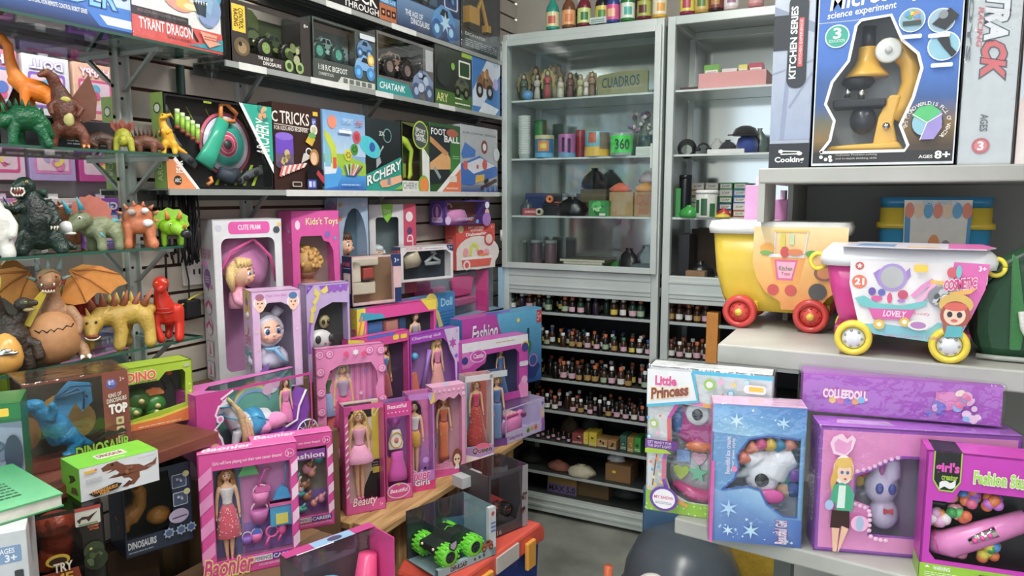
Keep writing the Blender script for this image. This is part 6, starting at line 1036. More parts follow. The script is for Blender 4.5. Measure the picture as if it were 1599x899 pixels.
W,H=b.w,b.h;d_=MB();d_.tube([(W*.4,.06,H*.3),(W*.42,.055,H*.5),(W*.4,.05,H*.68)],[.024,.028,.026],'888888',12);d_.ball((W*.4,.045,H*.74),(.034,.03,.024),'888888',14,8);d_.tube([(W*.4,.03,H*.82),(W*.42,.014,H*.74)],[.02,.014],'888888',9);d_.tube([(W*.32,.05,H*.35),(W*.2,.05,H*.15)],[.02,.014],'888888',9)
o_=d_.obj('toy_dinosaur','matte',b.root,remesh=.003,smooth=3);o_.data.materials[0]=toy_mat('red_brown_rubber','7a2a18','a84428',14,.35,.5)
p=b.pr();p.rr(.62,.76,.96,.96,'d8d8d0',.02).poly([(.64,.84),(.72,.88),(.8,.87),(.93,.92),(.86,.86),(.8,.80),(.77,.84),(.7,.84),(.68,.79)],'4a2e24').rect(.66,.77,.92,.785,'7a9a5a').rect(.62,.955,.97,1,'b83a34').text('CHOMP',.78,.72,.93,.75,'e87a3a',b=.02).text('ATTACK',.80,.685,.93,.71,'e87a3a',b=.02).poly([(0,.08),(.66,.08),(.62,.26),(0,.26)],'9a3a1c').ell(.36,.40,.16,'d8b020',.08).ell(.36,.39,.12,'3a2414',.05).text('TRY',.3,.25,.54,.36,'f8f0dc',out='6a2a10',b=.03).text('ME',.28,.10,.54,.22,'f0b82c',out='6a2a10',b=.03).ell(.84,.42,.14,'3a4a2c',.12,ang=-20).ell(.86,.30,.16,'2c3a22',.14).ell(.8,.45,.02,'d8c060').blob(.84,.3,.12,['4a5a34','28331e','5f6a48'],9,2).done()
p=b.pr('right');p.rect(0,0,1,1,'1d191c').text('DINO',.2,.5,.75,.85,'e8c42c',ang=90,b=.03,sh=.2).poly([(0,.2),(1,.3),(1,.38),(0,.28)],'c83038').poly([(0,0),(1,0),(1,.3),(0,.2)],'b8b0b4').line([(.4,.05),(.7,.2)],.06,'5a3a6a').done();hc=b.h+LS+.205
rs=tag(MB().box(-.08,.06,0,.12,0,.2045,'3c2e22').obj('small_carton','kraft',None,loc=b.P+Vector((-.07,-.01,-.205)),bev=.002),'plain brown carton under the chomping dinosaur carton','box')
b=BX('trex_carton','white carton with a lime green top and a brown dinosaur picture','box',127,249,733,.085,phi=40,X=-1.235,z=hc+.001,h=None).plain('dcdfe2')
p=b.pr();p.rect(0,0,1,1,'dadde2').poly([(.26,.86),(.34,.95),(.46,.97),(.5,.88),(.56,.78),(.74,.70),(.8,.60),(.92,.66),(.98,.78),(.96,.56),(.84,.46),(.74,.46),(.74,.28),(.66,.10),(.60,.12),(.64,.26),(.6,.36),(.54,.38),(.5,.5),(.42,.56),(.34,.5),(.42,.47),(.48,.6),(.44,.7),(.32,.66),(.40,.74),(.28,.74)],'7a4630').ell(.40,.89,.018,'2a1810').poly([(.30,.73),(.38,.74),(.34,.68)],'e8dcd0').poly([(.5,.12),(.58,.10),(.64,.2),(.6,.28)],'5a3020').blob(.6,.6,.06,['8a543a','6a3a28','9a6244'],6,2).rr(.05,.82,.18,.90,'f0b41c',.01).ell(.19,.88,.015,'e85a4a').lines(.06,.50,.26,.66,5,'a8acb0').lines(.72,.88,.96,.92,2,'a8acb0').lines(.84,.55,.96,.6,2,'b8bcc0').poly([(.08,.20),(.42,.34),(.5,.26),(.44,.14),(.16,.06)],'2a2620').text('TYRANNOSAURUS',.12,.17,.44,.27,'e89a2c',b=.03,skew=.12).text('REX',.22,.1,.34,.16,'e89a2c',b=.03,skew=.12).done()
p=b.pr('top');p.rect(0,0,1,1,'79d01c').rr(.3,.3,.68,.62,'e4e0d4',.02).text('DINOSAUR',.33,.38,.65,.56,'8a3a2c',b=.03).lines(.42,.12,.6,.2,1,'e0f8c0').done();p=b.pr('left');p.rect(0,0,1,1,'6cc41a').poly([(.4,.35),(.6,.45),(.8,.6),(.7,.7),(.4,.62),(.5,.5)],'2a3a1c').poly([(.5,.1),(.9,.15),(.8,.35),(.55,.3)],'5a4a34').done()
b=BX('dinosaur_carton','navy window carton with a tan long-necked dinosaur and printed skulls','box',197,303,745,.10,phi=46,X=-1.37,z=LS+.13).win('2a3850',[(.03,.22),(.03,.95),(.66,.95),(.74,.5),(.62,.22)],inner='1c2418',top='film')
rs=tag(MB().box(-.05,.0,0,.14,0,.1295,'4a3826').obj('small_carton','kraft',None,loc=b.P+Vector((-.06,-.02,-.13)),bev=.002),'flat brown carton under the navy dinosaur carton','box')
W,H=b.w,b.h;d_=MB();d_.tube([(W*.02,.05,H*.35),(W*.2,.05,H*.4),(W*.33,.05,H*.5),(W*.34,.045,H*.68),(W*.28,.04,H*.76)],[.016,.022,.016,.014,.012],'888888',10);d_.ball((W*.56,.03,H*.36),(.026,.016,.02),'888888',12,8);d_.tube([(W*.08,.04,H*.35),(W*.08,.04,H*.24)],[.012,.012],'888888',8)
o_=d_.obj('toy_dinosaur','matte',b.root,remesh=.003,smooth=3);o_.data.materials[0]=toy_mat('tan_orange_rubber','9a6424','c88a3a',12,.4,.4)
p=b.pr();p.text('DINOSAURS',.04,.1,.44,.18,'d8dce4',b=.04).lines(.04,.05,.4,.08,1,'a8b0c0')
for u,v in((.82,.78),(.82,.56)):p.rr(u-.11,v-.08,u+.11,v+.09,'c8ccd8',.02).rr(u-.1,v-.07,u+.1,v+.08,'4a5a78',.02).blob(u,v,.06,['c8c0d8','8a94b0','3a4a68'],6,3).ell(u+.1,v+.08,.05,'d8d49a')
p.ell(.78,.36,.15,'bdb0d0',.09).line([(.68,.34),(.9,.35)],.02,'4a4064')
for u in(.62,.80,.95):p.star(u,.18,.09,'a8b8d0',8,.7);p.ell(u,.18,.05,'4a6a94')
p.done()
b=BX('toy_carton','white carton with orange hexagon pictures below the green book','box',-70,58,850,.16,phi=60,X=-1.10,z=.84).plain('c9cdd0')
p=b.pr();p.rr(.62,.78,.92,.9,'7a9ac0',.02).text('AGES',.66,.85,.84,.885,'eef2f6',b=.02).text('3+',.72,.79,.86,.84,'eef2f6',b=.03).rr(.82,.64,.93,.72,'3a3c40',.02).rr(.82,.53,.93,.61,'3a3c40',.02).star(.62,.62,.12,'d8502c',6,.85).star(.62,.62,.1,'e8c0a8',6,.85).star(.7,.42,.12,'d8502c',6,.85).star(.7,.42,.1,'e8b098',6,.85).ell(.62,.62,.05,'b03a28').ell(.7,.42,.05,'b03a28').lines(.2,.2,.8,.3,3,'9aa0a4').done();hw=.84+b.h
rs=tag(MB().box(-.085,.085,-.1,.1,0,.839,'3a3230').obj('storage_crate','kraft',None,loc=b.P+hd(60)*.1+hd(-30)*.1+Vector((0,0,-.84)),rot=(0,0,math.radians(57)),bev=.004),'plain dark carton on the floor under the white hexagon carton','box')
b=BX('green_book','thick green paperback lying on the white hexagon carton','book',-70,100,0,.20,phi=38,X=-1.10,z=hw+.001,h=.02)
MB().box(.002,b.w-.002,.002,b.d-.002,.002,.018,'d8d4c8').obj('page_block','matte',b.root);MB().box(0,b.w,0,b.d,.018,.02,'4aa868').obj('front_cover','card',b.root);MB().box(0,b.w,0,b.d,0,.002,'3a9458').obj('back_cover','card',b.root);MB().box(0,.002,0,b.d,.002,.018,'3a9458').obj('spine','card',b.root)
PR(b,'top').grad(0,0,1,1,'6fc48c','35945a').lines(.25,.2,.7,.6,6,'2a5a3c').done()
# == inside the cabinets
YF=YC+.10
def spot(x,z,dy=.0):return anchor(x,Y=YF+dy,z=z)
KP=(Vector((-1.2,YF,1.5))-CC).dot(FW)/FPX
U0,U1,U2,U3=UPZ[0],UPZ[1],UPZ[2],1.152
def figurine(x,h,robe,cloak,lab,dy=0,halo=None,skin='d8b094',base='6a5a40'):
 h*=KP;o=thing('figurine',lab,'figurine',spot(x,U0,dy),20,'saint figurines on the top cabinet shelf')
 MB().lathe([(.17*h,0),(.17*h,.06*h),(.14*h,.08*h)],base,14).obj('base','matte',o)
 MB().lathe([(.13*h,.08*h),(.12*h,.3*h),(.10*h,.5*h),(.12*h,.62*h),(.13*h,.7*h),(.05*h,.77*h)],robe,16,sy=.8,wob=lambda i,j:1+.06*math.sin(j*2.4)).obj('robe','matte',o)
 m=MB();m.lathe([(.16*h,.1*h),(.15*h,.4*h),(.15*h,.66*h),(.09*h,.8*h),(.085*h,.9*h),(.03*h,.98*h)],cloak,16,c=(0,.035*h,0),sy=.7)
 m.obj('cloak','matte',o)
 m=MB();m.ball((0,-.02*h,.85*h),(.06*h,.065*h,.08*h),skin,12,8);m.tube([(-.1*h,-.03*h,.62*h),(-.06*h,-.12*h,.52*h),(0,-.13*h,.56*h),(.06*h,-.12*h,.52*h),(.1*h,-.03*h,.62*h)],.03*h,robe,7);m.ball((0,-.135*h,.57*h),.028*h,skin,8,5);m.obj('head','matte',o)
 if halo:
  m=MB();n=22;m.prism([(math.cos(2*math.pi*i/n)*(.25 if i%2 else .21)*h,(.62+math.sin(2*math.pi*i/n)*(.42 if i%2 else .36))*h)for i in range(n)],.07*h,.09*h,halo);m.obj('rays','matte',o)
 return o
figurine(818,46,'5a6a52','3d4a44','small dark green robed figurine at the cabinet side',halo='8a7a4a');figurine(836,62,'b0a080','6a5a3a','tall gilded figurine behind the black-robed one',.10,'9a8448');figurine(864,62,'c0b090','8a7a58','tall pale gilded figurine behind the red-robed one',.10,'a8905a')
figurine(839,44,'c8c0b4','1f2428','black and white robed figurine');figurine(855,48,'b0404a','3d7a50','red and green robed figurine with a golden surround',-.02,'b0954a');figurine(875,36,'d8d0bc','c8bca4','small ivory robed figurine');figurine(890,44,'7a5048','4a3a34','brown robed figurine beside the ivory one',.04,'7a6a44')
figurine(906,38,'c8c49a','8a8450','yellow-green robed figurine among the saints',0);figurine(924,42,'9a7a60','5a4a3c','tan robed figurine beside the wooden sign',.03,'8a7a4a');figurine(915,30,'e0d8cc','9a8a78','tiny white robed figurine before the tan one',-.03)
sg=thing('wooden_sign','rough wooden sign with hand-painted dark letters','sign',spot(932,U0,-.05),2);sw,shh=78*KP,34*KP
MB().prism([(0,0),(sw,.002),(sw,shh*.98),(sw*.5,shh*1.02),(.004,shh*.86)],0,.02,'8a8a62').obj('board','kraft',sg,bev=.003)
class FB:pass
fb=FB();fb.w,fb.h,fb.d,fb.root=sw,shh,.02,sg
p=PR(fb);p.text('CUADROS',.1,.34,.84,.78,'1f4a58',b=.015,skew=.1).line([(.1,.3),(.5,.28),(.9,.34)],.01,'b0a070').done('lettering')
bg=tag(MB().ball((0,0,8*KP),(9*KP,8*KP,8*KP),'5a9ad0',12,8).obj('blue_ornament','plastic',None,loc=spot(824,U0,-.05)),'round blue ornament among the figurines','ornament')
def canister(x,wpx,hpx,z,body,lab,draw=None,lid=None,dy=0,cat='canister',name='canister',mat='plastic',group=None):
 r,h=wpx*KP/2,hpx*KP;o=thing(name,lab,cat,spot(x,z,dy),22,group);MB().lathe([(r*.96,0),(r,.004),(r,h-.004),(r*.96,h)],body,22).obj('body',mat,o)
 if lid:MB().lathe([(r*1.03,h),(r*1.03,h+.012),(r*.9,h+.016)],lid,22).obj('lid','plastic',o)
 if draw:
  for nm,a0,a1,z0,z1,c in draw:
   n=10;vs=[]
   for i in range(n+1):a=math.radians(a0+(a1-a0)*i/n);vs+=[(r*1.012*math.cos(a),r*1.012*math.sin(a),h*z0),(r*1.012*math.cos(a),r*1.012*math.sin(a),h*z1)]
   m=MB();m.add(vs,[(2*i,2*i+2,2*i+3,2*i+1)for i in range(n)],c,True);m.obj(nm,'card',o,fixn=False)
 return o
cup=None
for i in range(17):
 z_=U1+i*3.6*KP
 if cup is None:cup=tag(MB().lathe([(7.5*KP,0),(9.5*KP,8*KP),(10.5*KP,9*KP),(10.2*KP,9.4*KP),(9*KP,8.5*KP)],'dfe2de',18).obj('paper_cup','matte',None,loc=spot(819,U1,-.04)),'white paper cup in the tall nested stack beside the canisters','cup','nested white cups');c0=cup
 else:
  q=cup.copy();COL.objects.link(q);q.location.z=z_
fr=lambda*L:list(L)
canister(844,22,66,U1,'2c8a5a','tall green and brown canister behind the blue one',fr(('label',200,290,.5,.95,'49a85c'),('label',290,340,.1,.95,'7a6a44')),None,.14)
canister(850,30,36,U1,'2a78b0','blue canister printed with orange and yellow',fr(('band',180,360,.82,.98,'d8c88a'),('emblem',230,300,.3,.75,'d8873a'),('motif',245,285,.42,.62,'e8d050'),('wave',190,350,.04,.22,'58b0d8')),None,-.03)
canister(885,27,36,U1,'b868a8','pink and violet canister printed with dark figures',fr(('figure',235,255,.25,.85,'3a2a4a'),('figure',275,295,.2,.8,'3a2a4a'),('band',180,360,.02,.2,'58a0c8')),None,-.03)
canister(906,16,44,U1,'9a2430','deep red canister between the violet and yellow ones',None,None,.05)
canister(932,38,38,U1,'6ab4c8','pale blue and yellow canister with brown swirls',fr(('band',180,360,.02,.4,'e8b82c'),('swirl',225,265,.55,.95,'c8603c'),('patch',280,350,.3,.95,'8a7a6a')),None,-.02)
j=canister(970,34,34,U1,'9ab0a8','clear jar with a fluorescent green number label',fr(('label',200,340,.14,.88,'35e04a')),None,-.04,'jar','glass_jar','plastic')
fb=FB();fb.w,fb.h,fb.d,fb.root=26*KP,18*KP,.01,j
m=PR(fb);m.text('360',.1,.1,.9,.9,'1a3a24',b=.02);o_=m.done('lettering');o_.location=(-13*KP,-17.5*KP,8*KP)
for k,(x,c1,lab)in enumerate(((995,'8a6a94','dried purple flower bunch in a clear vase'),(1014,'9a7060','dried rose flower bunch in a clear vase'))):
 o=thing('flower_vase',lab,'vase',spot(x,U1,.05),0);MB().lathe([(8*KP,0),(9*KP,14*KP),(7*KP,26*KP),(9*KP,32*KP),(8.6*KP,32*KP),(6.5*KP,26*KP)],'b8c4c2',16).obj('vase','shelfglass',o);rd=random.Random(k)
 for q in range(14):
  a,r_=rd.uniform(0,6.28),rd.uniform(2,15)*KP;t=(math.cos(a)*r_,math.sin(a)*r_*.6,rd.uniform(34,68)*KP);s_=MB();s_.tube([(0,0,6*KP),(t[0]*.4,t[1]*.4,30*KP),t],.0012,'5a6a4a',5);s_.ball(t,rd.uniform(2.5,4.5)*KP,rd.choice([c1,'cfc0c8','6a4a5a','d8d0cc']),8,5);s_.obj('flower_stem','matte',o)
wt_=tag(MB().box(0,38*KP,0,.06,0,13*KP,'d0d4cc').obj('white_packet','matte',None,loc=spot(992,U1,-.06),bev=.004),'white flat packet in front of the dried flowers','packet')
def pack(x0,x1,hpx,z,col,lab,d=.06,dy=0,cat='box',name='small_carton',mat='card',pr=None,rz=0,zo=0,group=None):
 P=spot(x0,z,dy);P.z+=zo;w_=anchor(x1,Y=P.y,z=z).x-P.x;fb=FB();fb.w,fb.h,fb.d=w_,hpx*KP,d;fb.root=thing(name,lab,cat,P,rz,group)
 MB().box(0,w_,0,d,0,fb.h,col).obj('carton',mat,fb.root,bev=.0015)
 if pr:p=PR(fb);pr(p);p.done()
 return fb
def bag(x,wpx,hpx,z,col,lab,dy=0,seed=0,mat='bagfilm',cat='bag',name='plastic_bag',sq=.7):
 rd=random.Random(seed);m=MB();n=16;rings=7
 m.lathe([(wpx*KP/2*q,hpx*KP*t)for q,t in((.8,0),(1,.12),(.95,.35),(.8,.6),(.5,.8),(.22,.92),(.3,1))],col,n,sy=sq,wob=lambda i,j:1+rd.uniform(-.14,.14))
 return tag(m.obj(name,mat,None,loc=spot(x,z,dy)),lab,cat)
pack(820,850,36,U2,'24386c','dark blue carton at the cabinet side',.08,.06);bag(822,22,26,U2,'3a4a54','grey crumpled bag beside the red packet',.0,3)
pack(816,838,11,U2,'b02a2a','small red packet with white letters',.03,-.05,pr=lambda p:p.text('JABON',.15,.3,.85,.7,'f0e0dc',b=.02))
def roll(x,z,r,w_,c1,c2,lab,dy=0):
 o=thing('tape_roll',lab,'tape',spot(x,z,dy),10);m=MB();Q=Matrix.Rotation(math.pi/2,4,'X');m.lathe([(r*.5,0),(r,0),(r,w_),(r*.5,w_),(r*.5,0)],c1,20,c=(0,0,r),R=Q,cap=False);m.obj('tape','plastic',o);MB().lathe([(r*.42,-.001),(r*.55,-.001),(r*.55,w_*.98),(r*.42,w_*.98),(r*.42,-.001)],c2,16,c=(0,0,r),R=Q,cap=False).obj('core','matte',o);return o
roll(844,U2,6*KP,.03,'c8bca0','6a5a44','cream tape roll on the shelf beside the red packet',-.04)
st=pack(846,905,4,U2,'2a2e30','black tray edge under the orange scissors',.10,.02,'tray','black_tray','matte',zo=16*KP)
MB().box(.002,st.w-.002,.004,st.d-.004,-16*KP,0,'23272a').obj('support','matte',st.root)
ro=roll(855,U2,6*KP,.02,'e8702c','f0a060','orange tape roll on the black tray',0);ro.location.z=U2+20*KP;ro.location.y=YF+.03
sc=thing('scissors','orange-handled scissors on the black tray','scissors',spot(872,U2,.03),15);sc.location.z=U2+20*KP+.003
m=MB();m.torus((-.008,0,.0),.012,.003,'e8602c','z',14,6);m.torus((.018,.004,.0),.012,.003,'e8602c','z',14,6);m.obj('handles','plastic',sc)['kind']='stuff';MB().prism([(.028,-.004),(.085,0),(.028,.004)],-.0015,.0015,'b0b4b8',ax='z').obj('blades','chrome',sc)
bag(893,52,30,U2,'101315','crumpled black plastic bag below the brown carton',-.03,5);pack(906,946,20,U2,'6e6248','khaki carton under the black cloth bundle',.09,.10,mat='kraft',zo=22*KP);pack(908,946,22,U2,'50482f','dark brown carton under the khaki one',.09,.10,mat='kraft')
cl=bag(928,44,34,U2,'16181a','black cloth bundle on the khaki carton',.14,8,'cloth','cloth','cloth_bundle');cl.location.z+=42*KP
pack(919,950,24,U2,'2f8a44','green patterned soap pack',.05,-.05,pr=lambda p:(p.blob(.5,.5,.35,['5ac06a','1f6a34','a8e0a0','3aa050'],14,2),p.rect(.55,.05,.85,.2,'e8e8d8')))
pack(951,988,37,U2,'a88a5e','open brown carton with faint pink print',.10,-.02,mat='kraft',pr=lambda p:p.text('++',.1,.08,.35,.2,'b05a50'));pk_=pack(990,1028,37,U2,'a5875c','brown carton with faded pink lettering',.10,-.02,mat='kraft',pr=lambda p:p.text('QUE',.08,.4,.8,.9,'b85a62',b=.01,ang=0).text('RO',.2,.1,.6,.34,'b85a62',b=.01))
for x,c_,lab,s_ in((968,'e05a2c','orange-red cloth bundle on the brown carton',1),(1008,'e0952c','folded mustard cloth on the brown carton',2)):
 q=bag(x,34,14,U2,c_,lab,.03,s_,'cloth','cloth','cloth_bundle');q.location.z+=37.2*KP
o_=bag(1010,26,18,U2,'c8b8c0','pale pink gathered bag on the mustard cloth',.04,4,'matte');o_.location.z+=51*KP
can=canister(883,12,30,U2,'c8cccc','white spray bottle behind the black bag',None,'9aa0a0',.16,'bottle','spray_bottle');can.location.z+=0
for x,c_,lab in((815,'5a6a64','dull green glass jar at the cabinet side'),(838,'6a5660','dusty rose glass jar'),(860,'7a5f68','pinkish storage jar beside the books')):canister(x,20,44,U3,c_,lab,None,'a8b0ac',.12,'jar','storage_jar')
zz=U3
for k,(x0,x1,h_,c_,lab)in enumerate(((850,952,3.5,'6a2a5c','purple folder under the books'),(874,945,4,'b8a88a','cream book on the purple folder'),(876,942,4,'4a3a30','dark brown book in the stack'),(880,940,4,'c8b890','pale yellow book in the stack'),(874,944,4,'6a5a44','tan book crowning the stack'))):
 f_=pack(x0,x1,h_,zz,c_,lab,.16,.08,'book','book');MB().box(.001,f_.w-.001,-.0006,.0,.0008,f_.h-.0008,'d8d0bc').obj('page_edge','matte',f_.root);zz+=h_*KP+.0004
nb=pack(876,956,5,U3,'d4d6d2','white spiral notebook lying flat',.06,-.055,'notebook','notebook')
for k in range(18):MB().torus((nb.w*(k+.5)/18,-.001,nb.h*.5),.004,.0008,'9aa0a0','x',10,4).obj('spiral_ring','chrome',nb.root)
bag(935,44,16,U3,'2a9a34','bright green plastic bag',.20,6,'plastic');bag(965,30,18,U3,'38a844','second green plastic bag beside the black bundle',.20,9,'plastic');bag(982,40,40,U3,'1a1d20','dark bundle with brown straps',.12,11);bag(1010,30,44,U3,'a8b4c0','pale blue crumpled bag on the bottom upper shelf',.16,12,'matte');pack(985,1026,18,U3,'5a6a74','grey-blue flat carton in the cabinet corner',.10,-.02);bag(832,34,12,U3,'14181a','black pouch at the cabinet corner',-.05,14)
# == bottles
BOT={}
def bottle(x,z,dy,cap,lab,body,s=1.0,where=''):
 k=(cap,lab,body)
 if k not in BOT:
  m=MB().lathe([(.0,0),(.0135,0),(.0145,.002),(.0145,.042),(.012,.050),(.006,.055),(.006,.060)],BC[body],14).obj('bottle_glass','plastic',None)
  c_=MB().lathe([(.0085,.057),(.0088,.058),(.0085,.069),(.007,.0705)],CAPC[cap],12).obj('cap','matte',None)
  l_=None
  if lab:
   vs=[];n=10
   for i in range(n+1):a=math.radians(185+170*i/n);vs+=[(.0147*math.cos(a),.0147*math.sin(a),.010),(.0147*math.cos(a),.0147*math.sin(a),.030)]
   l_=MB().add(vs,[(2*i,2*i+2,2*i+3,2*i+1)for i in range(n)],LABC[lab],True).obj('label','card',None,fixn=False)
  BOT[k]=[q.data if q else None for q in(m,c_,l_)]
  for q in(m,c_,l_):
   if q:bpy.data.objects.remove(q)
 d=BOT[k];o=thing('bottle',f'small {body} bottle, {cap} cap, '+(lab+' label' if lab else 'no label')+f', {where}','bottle',spot(x,z,dy),random.uniform(-25,45),'small bottles on the '+where.replace('on the ',''));o.scale=(s,s,s*random.uniform(.94,1.1))
 for nm,me in zip(('glass','cap','label'),d):
  if me:q=bpy.data.objects.new(nm,me);COL.objects.link(q);q.parent=o
 return o
BC={'dark':'15120f','amber':'3a2210','green':'1f3a2c','purple':'2c1e34'}
CAPC={'white':'d4d4d0','orange':'b85a26','brown':'5a3222','black':'1b1c1e','blue':'24407a','green':'2f6a50'}
LABC={'pink':'d0a4b4','yellow':'d0b83a','white':'d8d8d2','ochre':'a88444','pale green':'9ab090'}
ORD=['on the highest bottle shelf','on the second bottle shelf','on the third bottle shelf','on the fourth bottle shelf']
rd=random.Random(21)
for i in range(4):
 z_=LOZ[i]
 for row,(dy,step)in enumerate(((-.055,12.4),(.0,13.2),(.06,15))):
  x=800+row*5+rd.uniform(0,4)
  while x<1014-row*3:
   if not(row==0 and rd.random()<.12):
    cap=rd.choice(['orange','orange','brown','white','white','black']+(['blue','green']if i==1 else[]));lb=rd.choice(['pink','yellow','white','pink','ochre','pale green',None]);bottle(x,z_,dy,cap,lb,rd.choice(['dark','dark','amber','green','purple']if i==0 else['dark','dark','amber']),1.0+.12*(i%2==0),ORD[i].replace('on the ','')+' of the sign cabinet')
   x+=step*rd.uniform(.92,1.2)
for i in range(4):
 for row,dy in enumerate((-.05,.02)):
  x=1048+row*5
  while x<1104:bottle(x,LOZ[i],dy,rd.choice(['orange','white','brown']),rd.choice(['pink','ochre','white']),'amber',1.05,ORD[i].replace('on the ','')+' behind the yellow cart');x+=rd.uniform(12,15)
Z4,Z5,Z6=LOZ[4],LOZ[5],.0955
for k,(x0,x1,h_,c_,lab)in enumerate(((893,910,17,'8a3a3a','small red packet leaning among the incense boxes'),(911,918,20,'d8c42c','narrow yellow incense box'),(919,931,22,'d0b820','bright yellow incense box with dark squares'),(932,948,12,'b8925a','tan incense box lying flat'),(949,962,14,'a87a48','brown printed incense box'),(968,978,24,'3a6a5a','dark green herbal carton'),(979,989,24,'9a7a34','ochre herbal carton with a brown picture'),(990,1000,24,'3a9a3a','bright green herbal carton'))):
 pack(x0,x1,h_,Z4,c_,lab,.08,-.04+.01*(k%2),pr=lambda p:p.blob(.5,.5,.3,['2a2a1a','e8d8a0',c_],5,k).lines(.1,.1,.9,.3,2,'e8e0c8'))
for k in range(9):bottle(824+k*8,Z4,-.04+.03*(k%2),'brown','pink','dark',.62,'on the shelf of incense boxes')
bag(890,34,30,Z4,'4a3a26','brown herb bag behind the incense boxes',.10,21,'kraft');bag(922,34,34,Z4,'333a36','grey-green herb bag behind the incense boxes',.12,22,'kraft')
bag(830,40,20,Z5,'2c2a24','dark herb bag on the low shelf',.04,23,'kraft');bag(872,40,16,Z5,'7a4634','rust-coloured herb bag on the low shelf',0,24,'kraft');bag(908,48,18,Z5,'b0a890','pale bundle wrapped in film on the low shelf',-.02,25,'matte',sq=.9)
f_=pack(945,984,28,Z5,'8a6236','open brown carton with a white bag inside',.12,-.03,mat='kraft',pr=lambda p:p.rect(.28,.5,.42,.64,'e8d02c'));q=bag(962,30,14,Z5,'d8dcda','white plastic bag inside the open carton',.03,26,'plastic');q.location.z+=27*KP
pack(855,900,30,Z6,'8a6a34','brown carton with violet lower half and hand lettering',.12,-.03,mat='kraft',pr=lambda p:p.rect(0,0,1,.5,'6a5680').text('MAX 5.0',.05,.1,.95,.42,'241c34',b=.02));pack(903,950,26,Z6,'6a5230','plain brown carton on the cabinet floor',.14,-.01,mat='kraft');bag(978,50,24,Z6,'38433c','large dark green sack on the cabinet floor',.08,27,'matte')
# == cologne bottles on top of the cabinets
TZc=2.225+.0065
def cologne(x,body,cap,labc,lab,hp=52,rp=10.5,dy=-.06,accent=None):
 k_=KP*.98;o=thing('cologne_bottle',lab,'bottle',spot(x,TZc,dy),rd.uniform(0,30),'cologne bottles on the cabinets');r,h=rp*k_,hp*k_
 MB().lathe([(r*.95,0),(r,.004),(r,h*.55),(r*.85,h*.68),(r*.4,h*.82),(r*.34,h*.9)],body,20).obj('glass','plastic',o);MB().lathe([(r*.44,h*.86),(r*.44,h*1.0),(r*.4,h*1.02)],cap,14).obj('cap','matte',o)
 for(z0,z1,a0,a1,c)in((.08,.5,190,350,labc),)+(((.16,.38,235,300,accent),)if accent else()):
  n=10;vs=[];e=1.012 if c==labc else 1.02
  for i in range(n+1):a=math.radians(a0+(a1-a0)*i/n);vs+=[(r*e*math.cos(a),r*e*math.sin(a),h*z0),(r*e*math.cos(a),r*e*math.sin(a),h*z1)]
  MB().add(vs,[(2*i,2*i+2,2*i+3,2*i+1)for i in range(n)],c,True).obj('label' if c==labc else 'label_picture','card',o,fixn=False)
 return o
for x,bd,cp,lc,lab,ac in((863,'1f9a84','e8ecea','e0d8a0','teal cologne bottle with a cream label','c8503c'),(888,'7a4a28','e0e0dc','e8a868','amber cologne bottle with an orange label','d8782c'),(912,'7a1a2c','e4e4e0','d0e08a','wine red cologne bottle with a lime label','3a7a44'),(940,'241c24','e0e0e0','d8c84a','black cologne bottle with a yellow label','4a8a3a'),(957,'24408a','1f2a50','d84a8a','blue cologne bottle with a pink label','e8b88a'),(980,'1f7a3a','e8e8e0','e0ecd8','green cologne bottle with a white label','4ab0a0'),(1006,'6a1a24','e0dcd8','a8b04a','dark red cologne bottle with an olive label','5a2a20'),(1030,'d8a81c','3a6a2a','e8e0c0','yellow cologne bottle with a cream label','e0a030'),(1073,'8a1a4a','8a1a3a','d8d04a','magenta cologne bottle with a yellow label','b03050'),(1096,'b8903a','6a4a1c','c8b05a','golden cologne bottle with a tan label','5a7a3a'),(1118,'3a1c1c','1a1214','7a3a2a','dark brown cologne bottle with a rust label','b08040'),(1142,'d8c4c0','e8dcd8','e8e4e4','pale pink cologne bottle with a white label','a0708a'),(1180,'c87a80','d89a98','d8a0a0','rose cologne bottle with a pink label','e8d0c8')):
 cologne(x,bd,cp,lc,lab,accent=ac)
cologne(905,'2a2420','e4e4e4','3a8a4a','dark cologne bottle with a green label behind the others',50,10,.06);cologne(995,'4a1a20','d8d8d0','8a3a3a','dark cologne bottle with a red label behind the others',50,10,.06)
pack(920,946,9,TZc,'c8d4d0','small printed packet lying before the cologne bottles',.03,-.095,pr=lambda p:p.lines(.1,.2,.9,.8,2,'3a7a5a'))
# == the open cabinet
R0,R1,R2,R3=UPZ[0],UPZ[1],UPZ[2],1.152
tr=pack(1090,1196,22,R0,'d89a98','shallow tray wrapped in crumpled pink paper',.16,-.04,'tray','wrapped_tray','cloth')
for k,(x0,x1,h_,c_,lab)in enumerate(((1098,1122,15,'6aa83a','green and white carton in the pink tray'),(1126,1150,8,'d8d4d0','white paper packet in the pink tray'),(1152,1166,12,'d8d060','yellow-green carton in the pink tray'),(1168,1190,13,'b02a4a','crimson carton in the pink tray'))):pack(x0,x1,h_,R0,c_,lab,.05,.03,zo=22.3*KP,pr=lambda p:p.rect(.1,.1,.9,.5,'e4e0d8').lines(.2,.2,.8,.4,2,'6a6a6a'))
pack(1062,1092,5,R0,'4a2a22','dark brown flat box beside the pink tray',.10,-.03)
co=thing('cable_coil','coiled black cable on the open cabinet shelf','cable',spot(1072,R1,-.02),10)
for k in range(6):MB().torus((0,.004*k,.020+.004*(k%3)),.026+.002*k,.004,'15171a','y',26,7).obj('cable_loop','matte',co)
sp=thing('headphones','black headphones beside the cable coil','headphones',spot(1098,R1,-.03),20);MB().torus((0,0,.022),.022,.004,'17191c','y',22,7,0,200).obj('headband','matte',sp)
